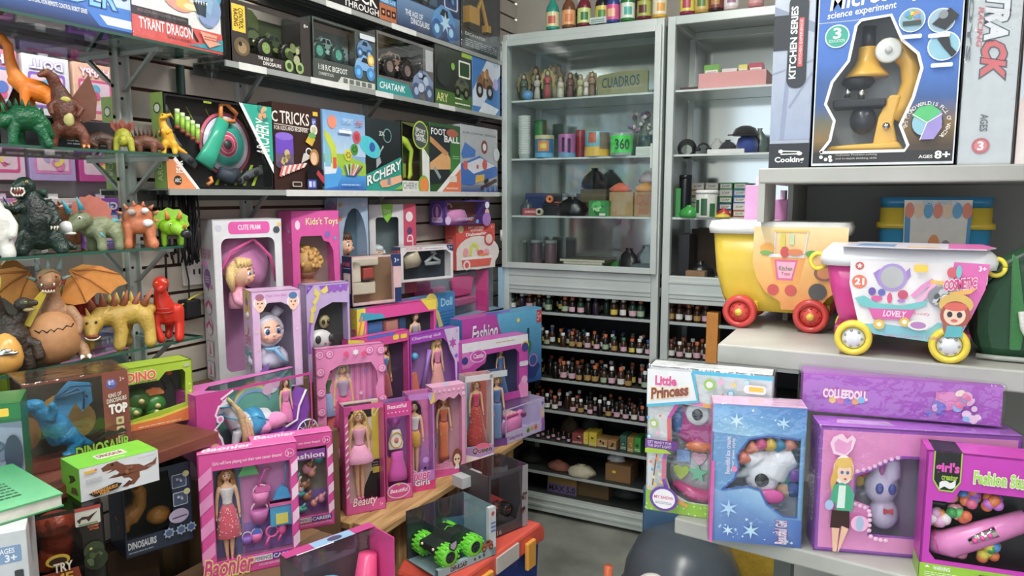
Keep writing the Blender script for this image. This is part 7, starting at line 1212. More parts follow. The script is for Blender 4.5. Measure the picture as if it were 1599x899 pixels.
for s_ in(-1,1):MB().lathe([(.010,0),(.012,.004),(.012,.012),(.008,.014)],'1f2226',14,c=(s_*.022,0,.013)).obj('earcup','matte',sp)
pack(1104,1162,6,R1,'d4d8d4','white flat carton in front of the black cap',.08,-.06)
ht=thing('cap_hat','black cap on a blue shirt bundle','hat',spot(1166,R1,.0),15);MB().lathe([(.040,.0),(.042,.035),(.036,.06),(.02,.072),(0,.075)],'1d3a8a',18,c=(0,0,0),wob=lambda i,j:1+.06*math.sin(j*3+i)).obj('blue_bundle','cloth',ht);MB().lathe([(.05,.072),(.052,.078),(.04,.10),(.02,.11),(0,.112)],'15171a',20,c=(-.008,0,0)).obj('crown','cloth',ht);MB().prism([(math.cos(a*.2)*.06-.02,-.03-math.sin(a*.2)*.03)for a in range(0,16)],.070,.074,'121416',ax='z').obj('brim','cloth',ht)
bag(1185,26,36,R1,'5a6a68','grey-green plastic bag beside the black cap',.06,31);bag(1136,30,22,R1,'2c3034','dark cloth bundle behind the white carton',.08,32,'cloth');bag(1120,26,26,R1,'b8bcb8','pale crumpled bag behind the white carton',.14,33,'matte')
canister(1069,18,56,R2,'14161c','tall black bottle with a pointed cap',None,'1c1c20',-.02,'bottle','tall_bottle');pack(1054,1062,42,R2,'1f8a34','bright green carton at the cabinet post',.05,-.05)
cs=['3a8a44','c8ccc8','4a9a5a','a85a34','d8d4cc','3a6ab0','2f8ac0','3aa050','b06a3c','c8c0b4','8a5a3a','2a4a8a'];kk=0
for i,x0 in enumerate((1078,1100,1122,1144)):
 for lv in range(5):
  c_=cs[(i*5+lv)%12];kk+=1
  pack(x0,x0+20,10,R2,c_,f'{["green", "white", "mint", "rust", "ivory", "blue", "sky blue", "leaf green", "copper", "beige", "brown", "navy"][(i * 5 + lv) % 12]} soap box, {["lowest", "second", "middle", "fourth", "topmost"][lv]} of its stack, {["beside the black bottle", "behind the leaf jar", "right of the leaf jar", "beside the pink hanging boxes"][i]}',.06,.12,zo=lv*10.2*KP,group='stacked soap boxes',pr=lambda p:p.rect(.08,.2,.92,.8,'e0dcd0').text('SOAP',.2,.35,.8,.65,'3a4a3a',b=.01))
canister(1103,32,34,R2,'d4d8d0','white jar with dark green leaf pattern',fr(('leaf',230,262,.1,.8,'1f5a34'),('leaf',275,305,.05,.6,'2a6a3c'),('leaf',320,345,.2,.9,'1f5a34'),('leaf',195,220,.2,.75,'1f5a34')),'e8ebe6',-.045,'jar','leaf_jar')
bag(1076,28,18,R2,'2f9a3c','green pouch before the black bottle',-.06,35,'plastic');bag(1130,20,14,R2,'b82a24','small red pouch before the soap boxes',-.04,36,'plastic');bag(1128,22,7,R2,'e0c82c','yellow packet before the red pouch',-.065,37,'plastic')
pack(1058,1075,66,R3,'17181a','tall black carton on the open cabinet floor',.12,.0);pack(1078,1130,72,R3,'4a3c30','brown board leaning in the open cabinet',.02,.18,mat='kraft');bag(1092,44,26,R3,'151719','black plastic bag on the open cabinet floor',.02,38);pack(1070,1100,14,R3,'8a6a4a','light brown carton below the black bag',.05,-.06,mat='kraft')
ob=pack(1101,1119,74,LOZ[1],'d88a1c','orange upright carton beside the yellow cart',.06,-.09);
# == top board on the right
b=BX('cooking_carton','tall narrow kitchen playset carton with a rounded black title panel','box',1200,1262,0,.26,phi=117,Y=RY+.01,z=RZ[0],h=.34).plain('aab2c4')
p=b.pr();p.grad(0,.15,1,1,'9aa6c0','c4cad6').poly([(.0,.85),(1,.75),(1,.7),(0,.78)],'8a94ac').line([(.3,.15),(.42,.6)],.10,'8f98b4').line([(.45,.32),(1,.5)],.04,'8f98b4').line([(.0,.5),(1,.56)],.04,'9aa2ba').line([(.6,1),(.85,.86)],.06,'d8b8ac').rect(0,.62,.5,.80,'2a2e34').rect(0,.0,1,.13,'23262c').poly(rrect(.36,.42,.84,.9,.22,b.w/b.h),'2a3038').text('KITCHEN SERIES',.42,.47,.58,.84,'f4f4f0',ang=90,b=.03).rect(.62,.53,.74,.78,'d84a50').text('KITCHEN EXPERIENCE',.65,.545,.71,.77,'f4dcd8',ang=90,b=.01).text('Cooking',.16,.022,.88,.058,'f4f4f0',b=.03).line([(.3,.09),(.78,.085)],.03,'f0f0ec').line([(.3,.073),(.75,.073)],.03,'f0f0ec').ell(.3,.088,.06,'f0f0ec',.01).ell(.77,.075,.07,'f0f0ec',.01).done();MB().box(0,b.w,.001,b.d,-.0003,.002,'8a2a28').obj('red_base','card',b.root)
b=BX('microscope_set','blue window carton with a yellow toy microscope','box',1264,1491,0,.10,phi=117,Y=RY+.005,z=RZ[0],h=.345)
mo=[(.075,.075),(.14,.135),(.165,.235),(.095,.32),(.135,.43),(.245,.53),(.285,.70),(.32,.725),(.52,.735),(.605,.61),(.715,.54),(.745,.47),(.70,.33),(.625,.20),(.685,.10),(.665,.075)]
b.win('dfe4ea',mo,inner='b8bec4');W,H=b.w,b.h;PR(b,'inside').grad(.02,.02,.98,.98,'9a9a94','c0c6ca').done()
sc_=lambda u,v:(W*u,H*v)
m=MB();m.prism([sc_(.10,.085),sc_(.66,.085),sc_(.62,.125),sc_(.14,.11)],.015,.075,'eab01c').prism([sc_(.44,.11),sc_(.62,.11),sc_(.58,.22),sc_(.62,.36),sc_(.54,.36),sc_(.47,.25)],.028,.062,'eab01c');ms=m.obj('microscope_base','plastic',b.root,bev=.004)
m=MB();m.tube([(W*.46,.045,H*.60),(W*.58,.045,H*.595),(W*.67,.045,H*.52),(W*.685,.045,H*.42),(W*.64,.045,H*.31),(W*.58,.045,H*.24)],[.018,.019,.018,.016,.016,.016],'e8ac18',14,(1,1));m.obj('arm','plastic',b.root)
m=MB();m.lathe([(.036,0),(.034,.006),(.022,.02),(.017,.032),(.016,.05),(.017,.052)],'eab01c',22,c=(W*.37,.045,H*.46));m.lathe([(.011,.05),(.011,.088)],'3a3c40',16,c=(W*.37,.045,H*.46));m.obj('eyepiece_head','plastic',b.root)
m=MB();m.lathe([(.024,0),(.028,-.008),(.02,-.018),(.012,-.02)],'26282c',18,c=(W*.31,.045,H*.46));m.obj('turret','matte',b.root)
for x,l in((.24,.020),(.34,.026)):MB().cyl((W*x,.04,H*.42),(W*x,.04,H*.42-l),.0065,.0055,'b8bcc0',12).obj('objective','chrome',b.root)
m=MB();m.box(W*.14,W*.52,.02,.07,H*.305,H*.345,'24262a');m.obj('stage','matte',b.root,bev=.003);m=MB();m.ball((W*.36,.045,H*.245),(.022,.022,.026),'2c2e34',16,10);m.obj('lamp_housing','plastic',b.root)
m=MB();m.lathe([(.021,0),(.021,.008),(.018,.010),(0,.010)],'e8e6e0',24,R=Matrix.Translation((W*.515,.022,H*.575))@Matrix.Rotation(math.pi/2,4,'X'));m.lathe([(.006,0),(.006,.014),(0,.014)],'c8c6c0',14,R=Matrix.Translation((W*.515,.021,H*.575))@Matrix.Rotation(math.pi/2,4,'X'));m.obj('focus_knob','plastic',b.root);MB().lathe([(.006,0),(.006,.006),(0,.007)],'d0cec8',12,R=Matrix.Translation((W*.53,.028,H*.205))@Matrix.Rotation(math.pi/2,4,'X')).obj('hinge_screw','chrome',b.root)
p=b.pr();al=[(0.02,.02),(.98,.02)]
hi=[(u*W,v*H)for u,v in mo]
def strip(pts,top,cb,ct):p.poly(pts,[cb if q[1]<.3 else ct for q in pts])
bl,br='23304a','2f6cc0'
p.poly([(.02,.02),(.98,.02),(.98,.075),(.02,.075)],['2c2a28']*4)
L_=[(.075,.075),(.14,.135),(.165,.235),(.095,.32),(.135,.43),(.245,.53),(.285,.70),(.32,.725)];R_=[(.665,.075),(.685,.10),(.625,.20),(.70,.33),(.745,.47),(.715,.54),(.605,.61),(.52,.735)]
def bandcol(v):return '4a3a28' if v<.12 else '8a6a34' if v<.22 else '6a6a5a' if v<.3 else '2f5a9c' if v<.45 else '2f6cc4'
for A,side in((L_,.02),(R_,.98)):
 for(a,c)in zip(A,A[1:]):
  q=[a,c,(side,c[1]),(side,a[1])];p.poly(q,[bandcol(a[1]),bandcol(c[1]),bandcol(c[1]),bandcol(a[1])]);p.k-=1
p.k+=1;p.poly([(.02,.73),(.98,.73),(.98,.98),(.02,.98)],['2f6cc4','2f6cc4','2a5fb8','2a5fb8']);p.k+=1
p.line(mo+[mo[0]],.022,'f2f2ee')
p.text('Microscope',.10,.78,.80,.885,'fafaf6',b=.02,sh=.12,skew=.06).text('science experiment',.08,.745,.55,.785,'f4f4f0',b=.015,sh=.1,skew=.05).text('SCIENCE WORLD',.85,.79,.96,.80,'e8eef6').ell(.9,.85,.06,'dfe6f0').ell(.9,.85,.04,'2a5fb8')
p.ell(.155,.655,.088,'e8f2ee').ell(.155,.655,.079,'2aa890').text('3',.13,.645,.18,.695,'f6faf6',b=.03).text('EDUCATION',.1,.625,.21,.64,'e4f4ee')
for u,v,r,c_ in((.66,.70,.088,'8ab4c8'),(.85,.685,.088,'9ab8cc'),(.875,.565,.105,'8ac0d4')):p.ell(u,v,r,'e8f0f4');p.ell(u,v,r*.92,c_)
p.blob(.66,.715,.05,['d85a3a','e8c83a','4a9ad0','e88a3a','6ab04a'],8,3).rect(.60,.675,.72,.695,'3a4a44').poly([(.79,.67),(.9,.74),(.96,.70),(.88,.64)],'2a2c30').ell(.86,.71,.03,'8a9096').poly([(.83,.60),(.9,.62),(.92,.56),(.96,.53),(.93,.51),(.87,.56)],'23262a')
for u,v in((.66,.62),(.84,.615),(.87,.475)):p.rr(u-.07,v-.01,u+.07,v+.01,'dfe8ee',.01)
p.ell(.80,.205,.105,'1f2a34').ell(.80,.205,.098,'8ac0d0').poly([(.80,.205),(.70,.24),(.74,.28),(.82,.292),(.89,.255)],'4ac070').poly([(.80,.205),(.89,.255),(.898,.18),(.85,.125),(.76,.125)],'9a8ad0').line([(.80,.205),(.70,.25)],.006,'f0f0f0').line([(.80,.205),(.895,.245)],.006,'f0f0f0').line([(.80,.205),(.76,.122)],.006,'f0f0f0')
msg='THE MICRO WORLD IS FULL OF WONDER'
for i,ch in enumerate(msg):
 if ch!=' ':
  a=math.radians(195-235*i/(len(msg)-1));vs,fs=glyphs(ch,.01);r_=.128*W;ca,sa=math.cos(a-math.pi/2),math.sin(a-math.pi/2);sz=.0085
  p.mb.add([p.pt((.80*W+r_*math.cos(a)+(x*ca-y*sa)*sz)/W,(.205*H+r_*math.sin(a)+(x*sa+y*ca)*sz)/H)for x,y in vs],fs,'eeeae0')
p.text('AGES',.76,.035,.85,.05,'f4f2ee',b=.02).text('8+',.865,.032,.96,.068,'f8f6f2',b=.03).text('Cultivate Problem-solving',.19,.052,.48,.064,'d0ccc4').text('and in-depth thinking skills',.19,.034,.48,.046,'d0ccc4')
for u,v in((.085,.05),(.12,.038),(.15,.05),(.155,.033)):p.ell(u,v,.014,'f0f0ec',n=10)
p.done()
b=BX('track_carton','pale grey shrink-wrapped racing track carton standing on end','box',1494,1578,0,.30,phi=117,Y=RY+.008,z=RZ[0],h=.34).plain('bfc3c4')
p=b.pr();p.text('TRA',.36,.585,.74,.80,'dcdcde',out='4a4a54',ow=.05,ang=-90,b=.05,sh=.25).text('CK',.34,.42,.74,.575,'d03a38',out='3a3a42',ow=.05,ang=-90,b=.05,sh=.25).text('RACING',.20,.56,.30,.74,'c84a48',ang=-90,b=.02,sh=.2).rr(.30,.92,.62,1.0,'d8502c',.05).text('AGES',.38,.16,.52,.24,'4a4a50',ang=-90,b=.02).ell(.42,.09,.17,'b83a40').ell(.42,.09,.12,'d86a68').text('3',.37,.07,.47,.11,'f8ecea',b=.03).text('TOYS',.02,.5,.1,.9,'5a6468',ang=-90,b=.03).done();b.wrap(.002)
b=BX('pink_carton','pale pink carton at the end of the microscope board','box',1584,1680,0,.2,phi=117,Y=RY+.02,z=RZ[0],h=.33).plain('e0c0bc');PR(b).grad(0,0,1,1,'e8dcd8','d8a8a0').ell(.3,.5,.2,'e8b090').poly([(.0,.3),(.4,.5),(.5,.8),(0,.7)],'d0d8e0').done()
# == toy carts on the middle board
def cart(name,lab,xl,xr,Y,tub,rim,tyre,hub,h_body,z=None,phi=117):
 P=anchor(xl,Y=Y,z=RZ[1]);Wc=bis(lambda q:proj(P+hd(phi)*q)[0]<xr,0,1.5);return thing(name,lab,'toy cart',P,117-phi),Wc,P
def rrpoly(x0,x1,y0,y1,r,n=5):
 o=[]
 for cx,cy,a in((x1-r,y1-r,0),(x0+r,y1-r,90),(x0+r,y0+r,180),(x1-r,y0+r,270)):
  for i in range(n+1):t=math.radians(a+90*i/n);o.append((cx+r*math.cos(t),cy+r*math.sin(t)))
 return o
def loft(m,secs,col):
 n=len(secs[0][0]);vs=[]
 for poly,z in secs:vs+=[(x,y,z)for x,y in poly]
 fs=[(i*n+j,i*n+(j+1)%n,(i+1)*n+(j+1)%n,(i+1)*n+j)for i in range(len(secs)-1)for j in range(n)]+[tuple(range(n))[::-1],tuple(range((len(secs)-1)*n,len(secs)*n))]
 m.add(vs,fs,col,True);return m
def cartwheel(par,x,y,r,tyre,hub,cap,wd=.022,holes=8):
 o=bpy.data.objects.new('wheel',None);Q=Matrix.Rotation(math.pi/2,4,'X');m=MB();m.lathe([(r*.66,0),(r*.9,-.002),(r,.004),(r,wd-.004),(r*.9,wd),(r*.66,wd),(r*.64,wd*.5)],tyre,30,c=(x,y,r),R=Q,cap=False);w_=m.obj('wheel','plastic',par);bpy.data.objects.remove(o)
 m=MB();m.lathe([(r*.68,.004),(r*.6,wd*.8),(r*.3,wd*1.02),(r*.12,wd*1.06),(0,wd*1.07)],hub,26,c=(x,y,r),R=Q,cap=False);m.obj('hub','plastic',w_)
 for k in range(holes):a=2*math.pi*k/holes;MB().ball((x+math.cos(a)*r*.46,y-wd*.90,r+math.sin(a)*r*.46),(r*.09,.003,r*.09),cap,8,5).obj('hub_hole','matte',w_)
 return w_
t_,W,P=cart('kitchen_cart','yellow wheeled toy tub with red wheels and an orange picture sleeve',1099,1322,1.50,0,0,0,0,0)
k_=W/223;D=.15;r_=27*k_;zt=155*k_
m=MB();loft(m,[(rrpoly(34*k_,190*k_,.02,D-.02,.02),26*k_),(rrpoly(24*k_,200*k_,.015,D-.015,.02),50*k_),(rrpoly(14*k_,209*k_,.008,D-.008,.02),90*k_),(rrpoly(9*k_,213*k_,.0,D,.02),zt)],'e8c41c');m.obj('tub','plastic',t_)
m=MB();loft(m,[(rrpoly(2*k_,221*k_,-.008,D+.008,.028),zt),(rrpoly(0,223*k_,-.010,D+.010,.03),zt+10*k_),(rrpoly(4*k_,219*k_,-.004,D+.004,.026),zt+20*k_)],'e6e6e2');m.obj('lid_rim','plastic',t_)
for x in(60,170):
 cartwheel(t_,x*k_,.006,r_,'cf2a20','d8382c','b02018',.026,8);cartwheel(t_,x*k_,D+.01,r_,'cf2a20','d8382c','b02018',.02,8);MB().lathe([(.007,0),(.007,.005),(0,.006)],'f0c83a',12,R=Matrix.Translation((x*k_,-.021,r_))@Matrix.Rotation(math.pi/2,4,'X')).obj('axle_cap','plastic',t_);MB().box((x-26)*k_,(x+26)*k_,.012,.02,r_,r_+16*k_,'e8c41c').obj('wheel_arch','plastic',t_,bev=.003)
fb=FB();fb.w,fb.h,fb.d,fb.root=W,zt+20*k_,D,t_
sl=[(.35,.96),(.35,.62),(.38,.48),(.44,.36),(.55,.27),(.56,.2),(.8,.2),(.86,.32),(.98,.45),(.98,.96)]
p=PR(fb,lift=.0125);p.poly(sl,['f0d8a0','f0b85c','eea83c','e8962c','e08c28','e08c28','e08c28','e8962c','eea83c','f0d8a0'])
p.rect(.46,.68,.70,.71,'e8e8ee').poly([(.47,.68),(.71,.68),(.67,.44),(.51,.44)],'e89a34').poly([(.50,.66),(.66,.66),(.63,.47),(.52,.47)],'d85a8a').poly([(.515,.64),(.645,.64),(.62,.49),(.535,.49)],'f0a8c4').text('Kitchen',.535,.56,.625,.60,'5a7a2a',b=.02).text('Toys',.55,.51,.61,.545,'b8503a',b=.02).ell(.50,.38,.04,'c8382c').ell(.62,.38,.04,'c8382c').line([(.5,.72),(.5,.92)],.01,'d8d8e0').line([(.70,.72),(.72,.92)],.01,'d8d8e0').line([(.49,.92),(.73,.92)],.012,'f0c040').rect(.54,.78,.57,.9,'d8c83a').rect(.6,.8,.63,.9,'c8d8a8').ell(.45,.76,.05,'e8a020',.05).ell(.44,.72,.04,'6ab04a',.02).ell(.57,.73,.03,'c83a30',.05).ell(.64,.73,.05,'e07a3a',.03).ell(.75,.72,.04,'4aa04a',.03).ell(.84,.55,.07,'8a5030',.07).ell(.84,.55,.05,'c87a3a',.05).ell(.80,.38,.06,'4a4440').done('picture_sleeve')
t_,W,P=cart('cosmetic_cart','magenta wheeled toy tub with yellow wheels and a white picture sleeve',1272,1552,1.325,0,0,0,0,0)
k_=W/280;D=.15;r_=31*k_;zt=158*k_
m=MB();loft(m,[(rrpoly(40*k_,236*k_,.02,D-.02,.02),44*k_),(rrpoly(32*k_,244*k_,.012,D-.012,.02),70*k_),(rrpoly(20*k_,256*k_,.004,D-.004,.02),115*k_),(rrpoly(12*k_,264*k_,0,D,.02),zt)],'d8248c');m.obj('tub','plastic',t_)
m=MB();loft(m,[(rrpoly(2*k_,276*k_,-.008,D+.008,.03),zt),(rrpoly(0,278*k_,-.011,D+.011,.032),zt+12*k_),(rrpoly(4*k_,274*k_,-.006,D+.006,.03),zt+24*k_),(rrpoly(14*k_,264*k_,.004,D-.004,.03),zt+34*k_)],'e8e8ea');m.obj('lid','plastic',t_)
for x in(-4,276):MB().torus((x*k_,.03,zt+4*k_),13*k_,4*k_,'ecd81c','y',18,8,sz=1.1).obj('handle_ring','plastic',t_)
for x in(64,212):
 cartwheel(t_,x*k_,.0,r_,'ead21c','e4e6e8','9aa0a4',.024,7);cartwheel(t_,(x-8)*k_,D-.012,r_,'ead21c','d8d8da','9aa0a4',.02,7);MB().box((x-34)*k_,(x+34)*k_,.02,D-.02,r_*.9,r_*.9+18*k_,'b01c70').obj('axle_block','plastic',t_,bev=.003)
fb=FB();fb.w,fb.h,fb.d,fb.root=W,zt+34*k_,D,t_
def sv(px,py):return((px-1272)/280,(568-py)/(158+34)*1.0)
sl=[(1325,398),(1325,440),(1335,480),(1345,518),(1370,527),(1480,535),(1500,520),(1515,480),(1532,430),(1533,398)]
p=PR(fb,lift=.0135);p.poly([sv(*q)for q in sl],'eae4e6');p.poly([sv(*q)for q in((1483,396),(1534,398),(1530,440),(1512,492),(1500,440),(1480,420))],'e05aae').poly([sv(*q)for q in((1340,512),(1380,508),(1450,515),(1465,500),(1505,505),(1498,520),(1480,536),(1370,528))],'7ac0cc')
E_=lambda x,y,r,c,rv=None,ang=0:p.ell(*sv(x,y),r/280,c,(rv if rv is not None else r)/192,ang=ang)
E_(1340,408,7,'c84a44');p.star(*sv(1340,408),5/280,'f4e4e0',5,.5);E_(1341,436,12,'e86a44');p.text('21',*sv(1334,441),*sv(1348,430),'faf0ea',b=.04)
for q in(((1362,420),(1372,412),(1385,430),(1388,445),(1372,440)),((1418,408),(1420,422),(1408,440),(1396,446),(1405,425))):p.poly([sv(*a)for a in q],'9a7ac4')
E_(1392,426,23,'a88ad0',24);E_(1392,426,18,'b4b4b4',19);E_(1362,452,6,'6a4aa8',7);E_(1377,453,6,'5a5ab8',6);E_(1370,464,9,'d8489a',5);E_(1390,462,4,'d83a7a',9);E_(1410,455,8,'c83a64',8);E_(1408,466,6,'b070c8',3)
p.line([sv(1425,458),sv(1440,440),sv(1455,428)],.03,'e08ac0').line([sv(1432,470),sv(1448,448),sv(1458,430)],.025,'f0a8d0').line([sv(1450,430),sv(1470,432)],.02,'e8b83a')
p.poly([sv(*a)for a in((1335,465),(1350,460),(1370,472),(1410,474),(1448,462),(1445,472),(1420,482),(1375,484),(1345,478))],'6ac0c0').poly([sv(*a)for a in((1358,482),(1430,480),(1422,498),(1366,500))],'d84a9c').text('LOVELY',*sv(1382,494),*sv(1416,484),'f4d8ec',b=.03,sh=.2);E_(1376,509,9,'e0b83a');E_(1415,502,8,'e0b83a');E_(1376,509,4,'f4ecd8');E_(1415,502,4,'f4ecd8');E_(1436,506,16,'e8e8e0',9);E_(1436,506,12,'b878b8',6)
E_(1465,455,18,'8a8a92',17);p.blob(*sv(1465,455),15/280,['c8c8cc','4a4a50','e8e8ea'],10,4)
p.text('COSMETIC',*sv(1470,440),*sv(1516,424),'d8287c',out='f8e8f0',ow=.06,b=.04,skew=.2).poly([sv(*a)for a in((1477,447),(1518,437),(1508,447),(1484,453))],'e8a83a').text('3+',*sv(1518,409),*sv(1528,401),'fae8f2',b=.03).rr(*sv(1424,414),*sv(1445,402),'f0c41a',.01);E_(1480,413,7,'d04a5a',9);E_(1490,411,4,'6ac0c0',11)
E_(1489,466,25,'d8b048',18);E_(1489,484,22,'a8402c',24);E_(1480,505,8,'b04a34',14);E_(1488,484,16,'f6cdb0',17);E_(1489,470,17,'d8503c',7);E_(1481,483,4,'2a2430',5);E_(1495,483,4,'2a2430',5);E_(1488,493,5,'d84a50',2.5);p.poly([sv(*a)for a in((1475,522),(1478,502),(1500,502),(1502,520))],'4ab0b8');p.text('Luxury Cosmetics Trolley',*sv(1385,530),*sv(1470,522),'c05a90',b=.0).text('Beauty',*sv(1428,489),*sv(1452,482),'d03a6a')
p.done('picture_sleeve')
m=MB();tz=zt+35*k_;m.prism([(34*k_,-.018),(150*k_,-.03),(255*k_,-.02),(274*k_,.03),(262*k_,D*.8),(60*k_,D*.8)],tz,tz+.0015,'d8d0dc',ax='z');sl_=m.obj('lid_picture','card',t_)
m=MB();m.prism([(200*k_,-.024),(255*k_,-.019),(272*k_,.03),(262*k_,D*.75),(210*k_,D*.75)],tz+.0016,tz+.002,'e05aae',ax='z');m.prism([(60*k_,.0),(120*k_,-.01),(125*k_,.05),(70*k_,.06)],tz+.0016,tz+.002,'6a9ac8',ax='z');m.prism([(140*k_,-.02),(190*k_,-.02),(185*k_,.0),(140*k_,.0)],tz+.0016,tz+.002,'e0b040',ax='z');m.obj('lid_picture_print','card',sl_)['kind']='stuff'
b=BX('tea_set_box','blue toy box with a yellow lid rim and a white picture band','toy box',1360,1542,308,.11,phi=117,Y=1.66,z=RZ[1]);W,H,D=b.w,b.h,b.d
m=MB();loft(m,[(rrpoly(.012,W-.012,.008,D-.008,.02),0),(rrpoly(.004,W-.004,.002,D-.002,.02),H*.76)],'1f96c8');m.obj('tub','plastic',b.root);m=MB();loft(m,[(rrpoly(-.002,W+.002,-.003,D+.003,.022),H*.76),(rrpoly(-.002,W+.002,-.003,D+.003,.022),H*.80),(rrpoly(.004,W-.004,.002,D-.002,.02),H*.81),(rrpoly(.004,W-.004,.002,D-.002,.02),H*.92)],'ecc81c');m.obj('lid_rim','plastic',b.root);m=MB();loft(m,[(rrpoly(.006,W-.006,.004,D-.004,.02),H*.92),(rrpoly(.002,W-.002,0,D,.02),H),],'1c84b4');m.obj('lid','plastic',b.root)
p=PR(b,lift=.005);p.poly([(.26,.0),(.78,.0),(.80,.98),(.23,.98)],'e8e0d4').poly([(.24,.9),(.29,.9),(.31,.0),(.27,0)],'2a8ac0').poly([(.75,.0),(.78,0),(.80,.9),(.77,.9)],'2a8ac0')
for k in range(7):p.ell(.28+k*.08,.90,.04,['e8703a','f0c8a0','3a9ac8'][k%3],.06)
p.ell(.5,.58,.06,'e88a3a',.14).ell(.6,.55,.06,'9a8a9a',.13).ell(.46,.26,.09,'c87a4a',.09).ell(.46,.3,.07,'e8b080',.05).ell(.6,.2,.09,'b8603a',.06).ell(.6,.22,.03,'5a9a3a',.05).ell(.5,.1,.16,'e8c44a',.05).text('TEA PARTY',.38,.945,.68,.975,'b8d8e8',b=.02).done('picture_band')
gp=anchor(1512,Y=1.36,z=RZ[1]);gb=thing('green_backpack','dark green zipped bag with a white cord handle','bag',gp,0);k_=(gp-CC).dot(FW)/FPX
m=MB();prof=[(14,2),(4,40),(2,80),(14,120),(40,150),(90,182),(150,192),(210,170),(230,90),(220,10),(180,0),(40,0)];m.prism([(x*k_,z*k_)for x,z in prof],.0,.13,'1c4a2c');m.obj('body','matte',gb,bev=.02)
m=MB();m.tube([(10*k_,.002,6*k_),(40*k_,-.004,0.006),(160*k_,-.004,.006)],.004,'b0b4aa',7);m.obj('piping','matte',gb);m=MB();m.tube([(14*k_,.0,122*k_),(40*k_,-.002,151*k_),(90*k_,-.002,184*k_),(150*k_,-.002,194*k_)],.0035,'4a5a50',7);m.obj('zip','matte',gb)
m=MB();m.prism([(46*k_,166*k_),(54*k_,158*k_),(70*k_,60*k_),(66*k_,20*k_),(52*k_,20*k_)],-.006,0,'2f7a3c');m.obj('strap','cloth',gb,bev=.002);m=MB();m.prism([(66*k_,172*k_),(110*k_,184*k_),(120*k_,80*k_),(80*k_,60*k_)],-.004,0,'c8ccc4');m.obj('clear_pocket','matte',gb,bev=.002)
m=MB();m.tube([(62*k_,-.009,80*k_),(66*k_,-.012,55*k_),(78*k_,-.012,32*k_),(96*k_,-.009,24*k_)],4.2*k_,'d4d4cc',9)
m.obj('cord','cloth',gb)
sx=-.1905
HC=[(1.62,1.425,.10,.10,'d89acc','e8e0ea','small pink hanging carton beside the soap boxes','KITTY')]
for q in range(12):
 ro_,co_=divmod(q,3);nm_,c1_,c2_,wd_=(('pink','d888c4','8a3ab0','FUN'),('ivory','e8dcd8','d84a9c','TOY'),('violet','9a50b8','3a6ac8','GIRLS'),('pale pink','e8c8dc','e03a8a','PRETTY'),('lilac','b8a0d8','e07ab8','STAR'),('magenta','c83a94','f0c0dc','BEAUTY'),('rose','d87a98','5a7ad0','SHINE'),('white','e0e0e6','8a5ac8','DOLL'),('peach','e8b8a0','d8508a','HAPPY'),('mauve','a878a8','e8d060','PARTY'),('sky blue','8ab8d8','d84a9c','COOL'),('fuchsia','d030a0','58b0d8','LOVE'))[q]
 HC.append((1.665+co_*.215,(1.26,1.57,1.845,2.115)[ro_],.195,(.235,.25,.245,.24)[ro_],c1_,c2_,nm_+' hanging carton on the side of the shelf unit, reflected in the mirror',wd_))
for i,(y0,z0,w_,h_,c1,c2,lab,wd)in enumerate(HC):
 t_=thing('hanging_carton',lab,'box',(sx-(.04 if i==0 else 0),y0+w_,z0),-90);fb=FB();fb.w,fb.h,fb.d,fb.root=w_,h_,.04,t_
 m=MB();m.box(0,w_,-.045,-.005,0,h_,c1);m.obj('carton','card',t_,bev=.0015);p=PR(fb,lift=.0455);p.rr(.1,.12,.9,.72,c2,.06).rr(.15,.17,.85,.67,'e8c8d8',.05).blob(.5,.42,.28,[c1,c2,'f0d060','58b0d8','e8508a'],10,i).text(wd,.15,.78,.85,.92,'f6f0f6',out=c2,b=.03).done();MB().box(w_*.4,w_*.6,-.03,-.02,h_,h_+.02,'d8d8dc').obj('hang_tab','card',t_)
# == boxes on the ledge
DL=dict(z=LZ+.0005)
b=BX('makeup_set','white and lime film-wrapped makeup carton with a magenta monster palette','box',1008,1198,570,.05,phi=112,yl=794,**DL).win('e4e4e4',[(.2,.66),(.21,.5),(.17,.38),(.17,.24),(.22,.14),(.36,.09),(.9,.09),(.9,.5),(.84,.62),(.83,.72),(.72,.78),(.66,.74),(.26,.76)],inner='b0aeb0')
W,H=b.w,b.h;m=MB();m.ball((W*.44,.028,H*.60),(W*.25,.016,H*.16),'c0248a',20,12);m.obj('monster_head','plastic',b.root);MB().lathe([(W*.10,0),(W*.10,.004),(W*.085,.007),(0,.008)],'e4e4e8',24,R=Matrix.Translation((W*.41,.014,H*.69))@Matrix.Rotation(math.pi/2,4,'X')).obj('eye_white','plastic',b.root);MB().ball((W*.41,.006,H*.69),(W*.045,.004,W*.05),'1f2024',14,8).obj('pupil','plastic',b.root)
MB().ball((W*.24,.026,H*.62),(W*.07,.012,H*.1),'2a6ab0',14,9).obj('blue_cheek','plastic',b.root);MB().ball((W*.42,.016,H*.46),(W*.11,.008,H*.035),'e0702c',14,8).obj('orange_lips','plastic',b.root)
m=MB();loft(m,[([(W*.18+W*.58*(x*.5+.5),H*.27+H*.19*y)for x,y in circ(26)],z_)for z_ in(0,.01)],'b8b8ba');m.v=[(x,.034-z,y)for x,y,z in m.v];m.obj('palette_tray','plastic',b.root)
hs=lambda cx,cz,s:[(cx+s*.9*math.sin(t)**3,cz+s*(.8*math.cos(t)-.3*math.cos(2*t)-.12*math.cos(3*t)))for t in[i*2*math.pi/20 for i in range(20)]]
stp=lambda cx,cz,s:[(cx+s*(1 if i%2==0 else .45)*math.cos(math.pi/2+i*math.pi/5),cz+s*(1 if i%2==0 else .45)*math.sin(math.pi/2+i*math.pi/5))for i in range(10)]
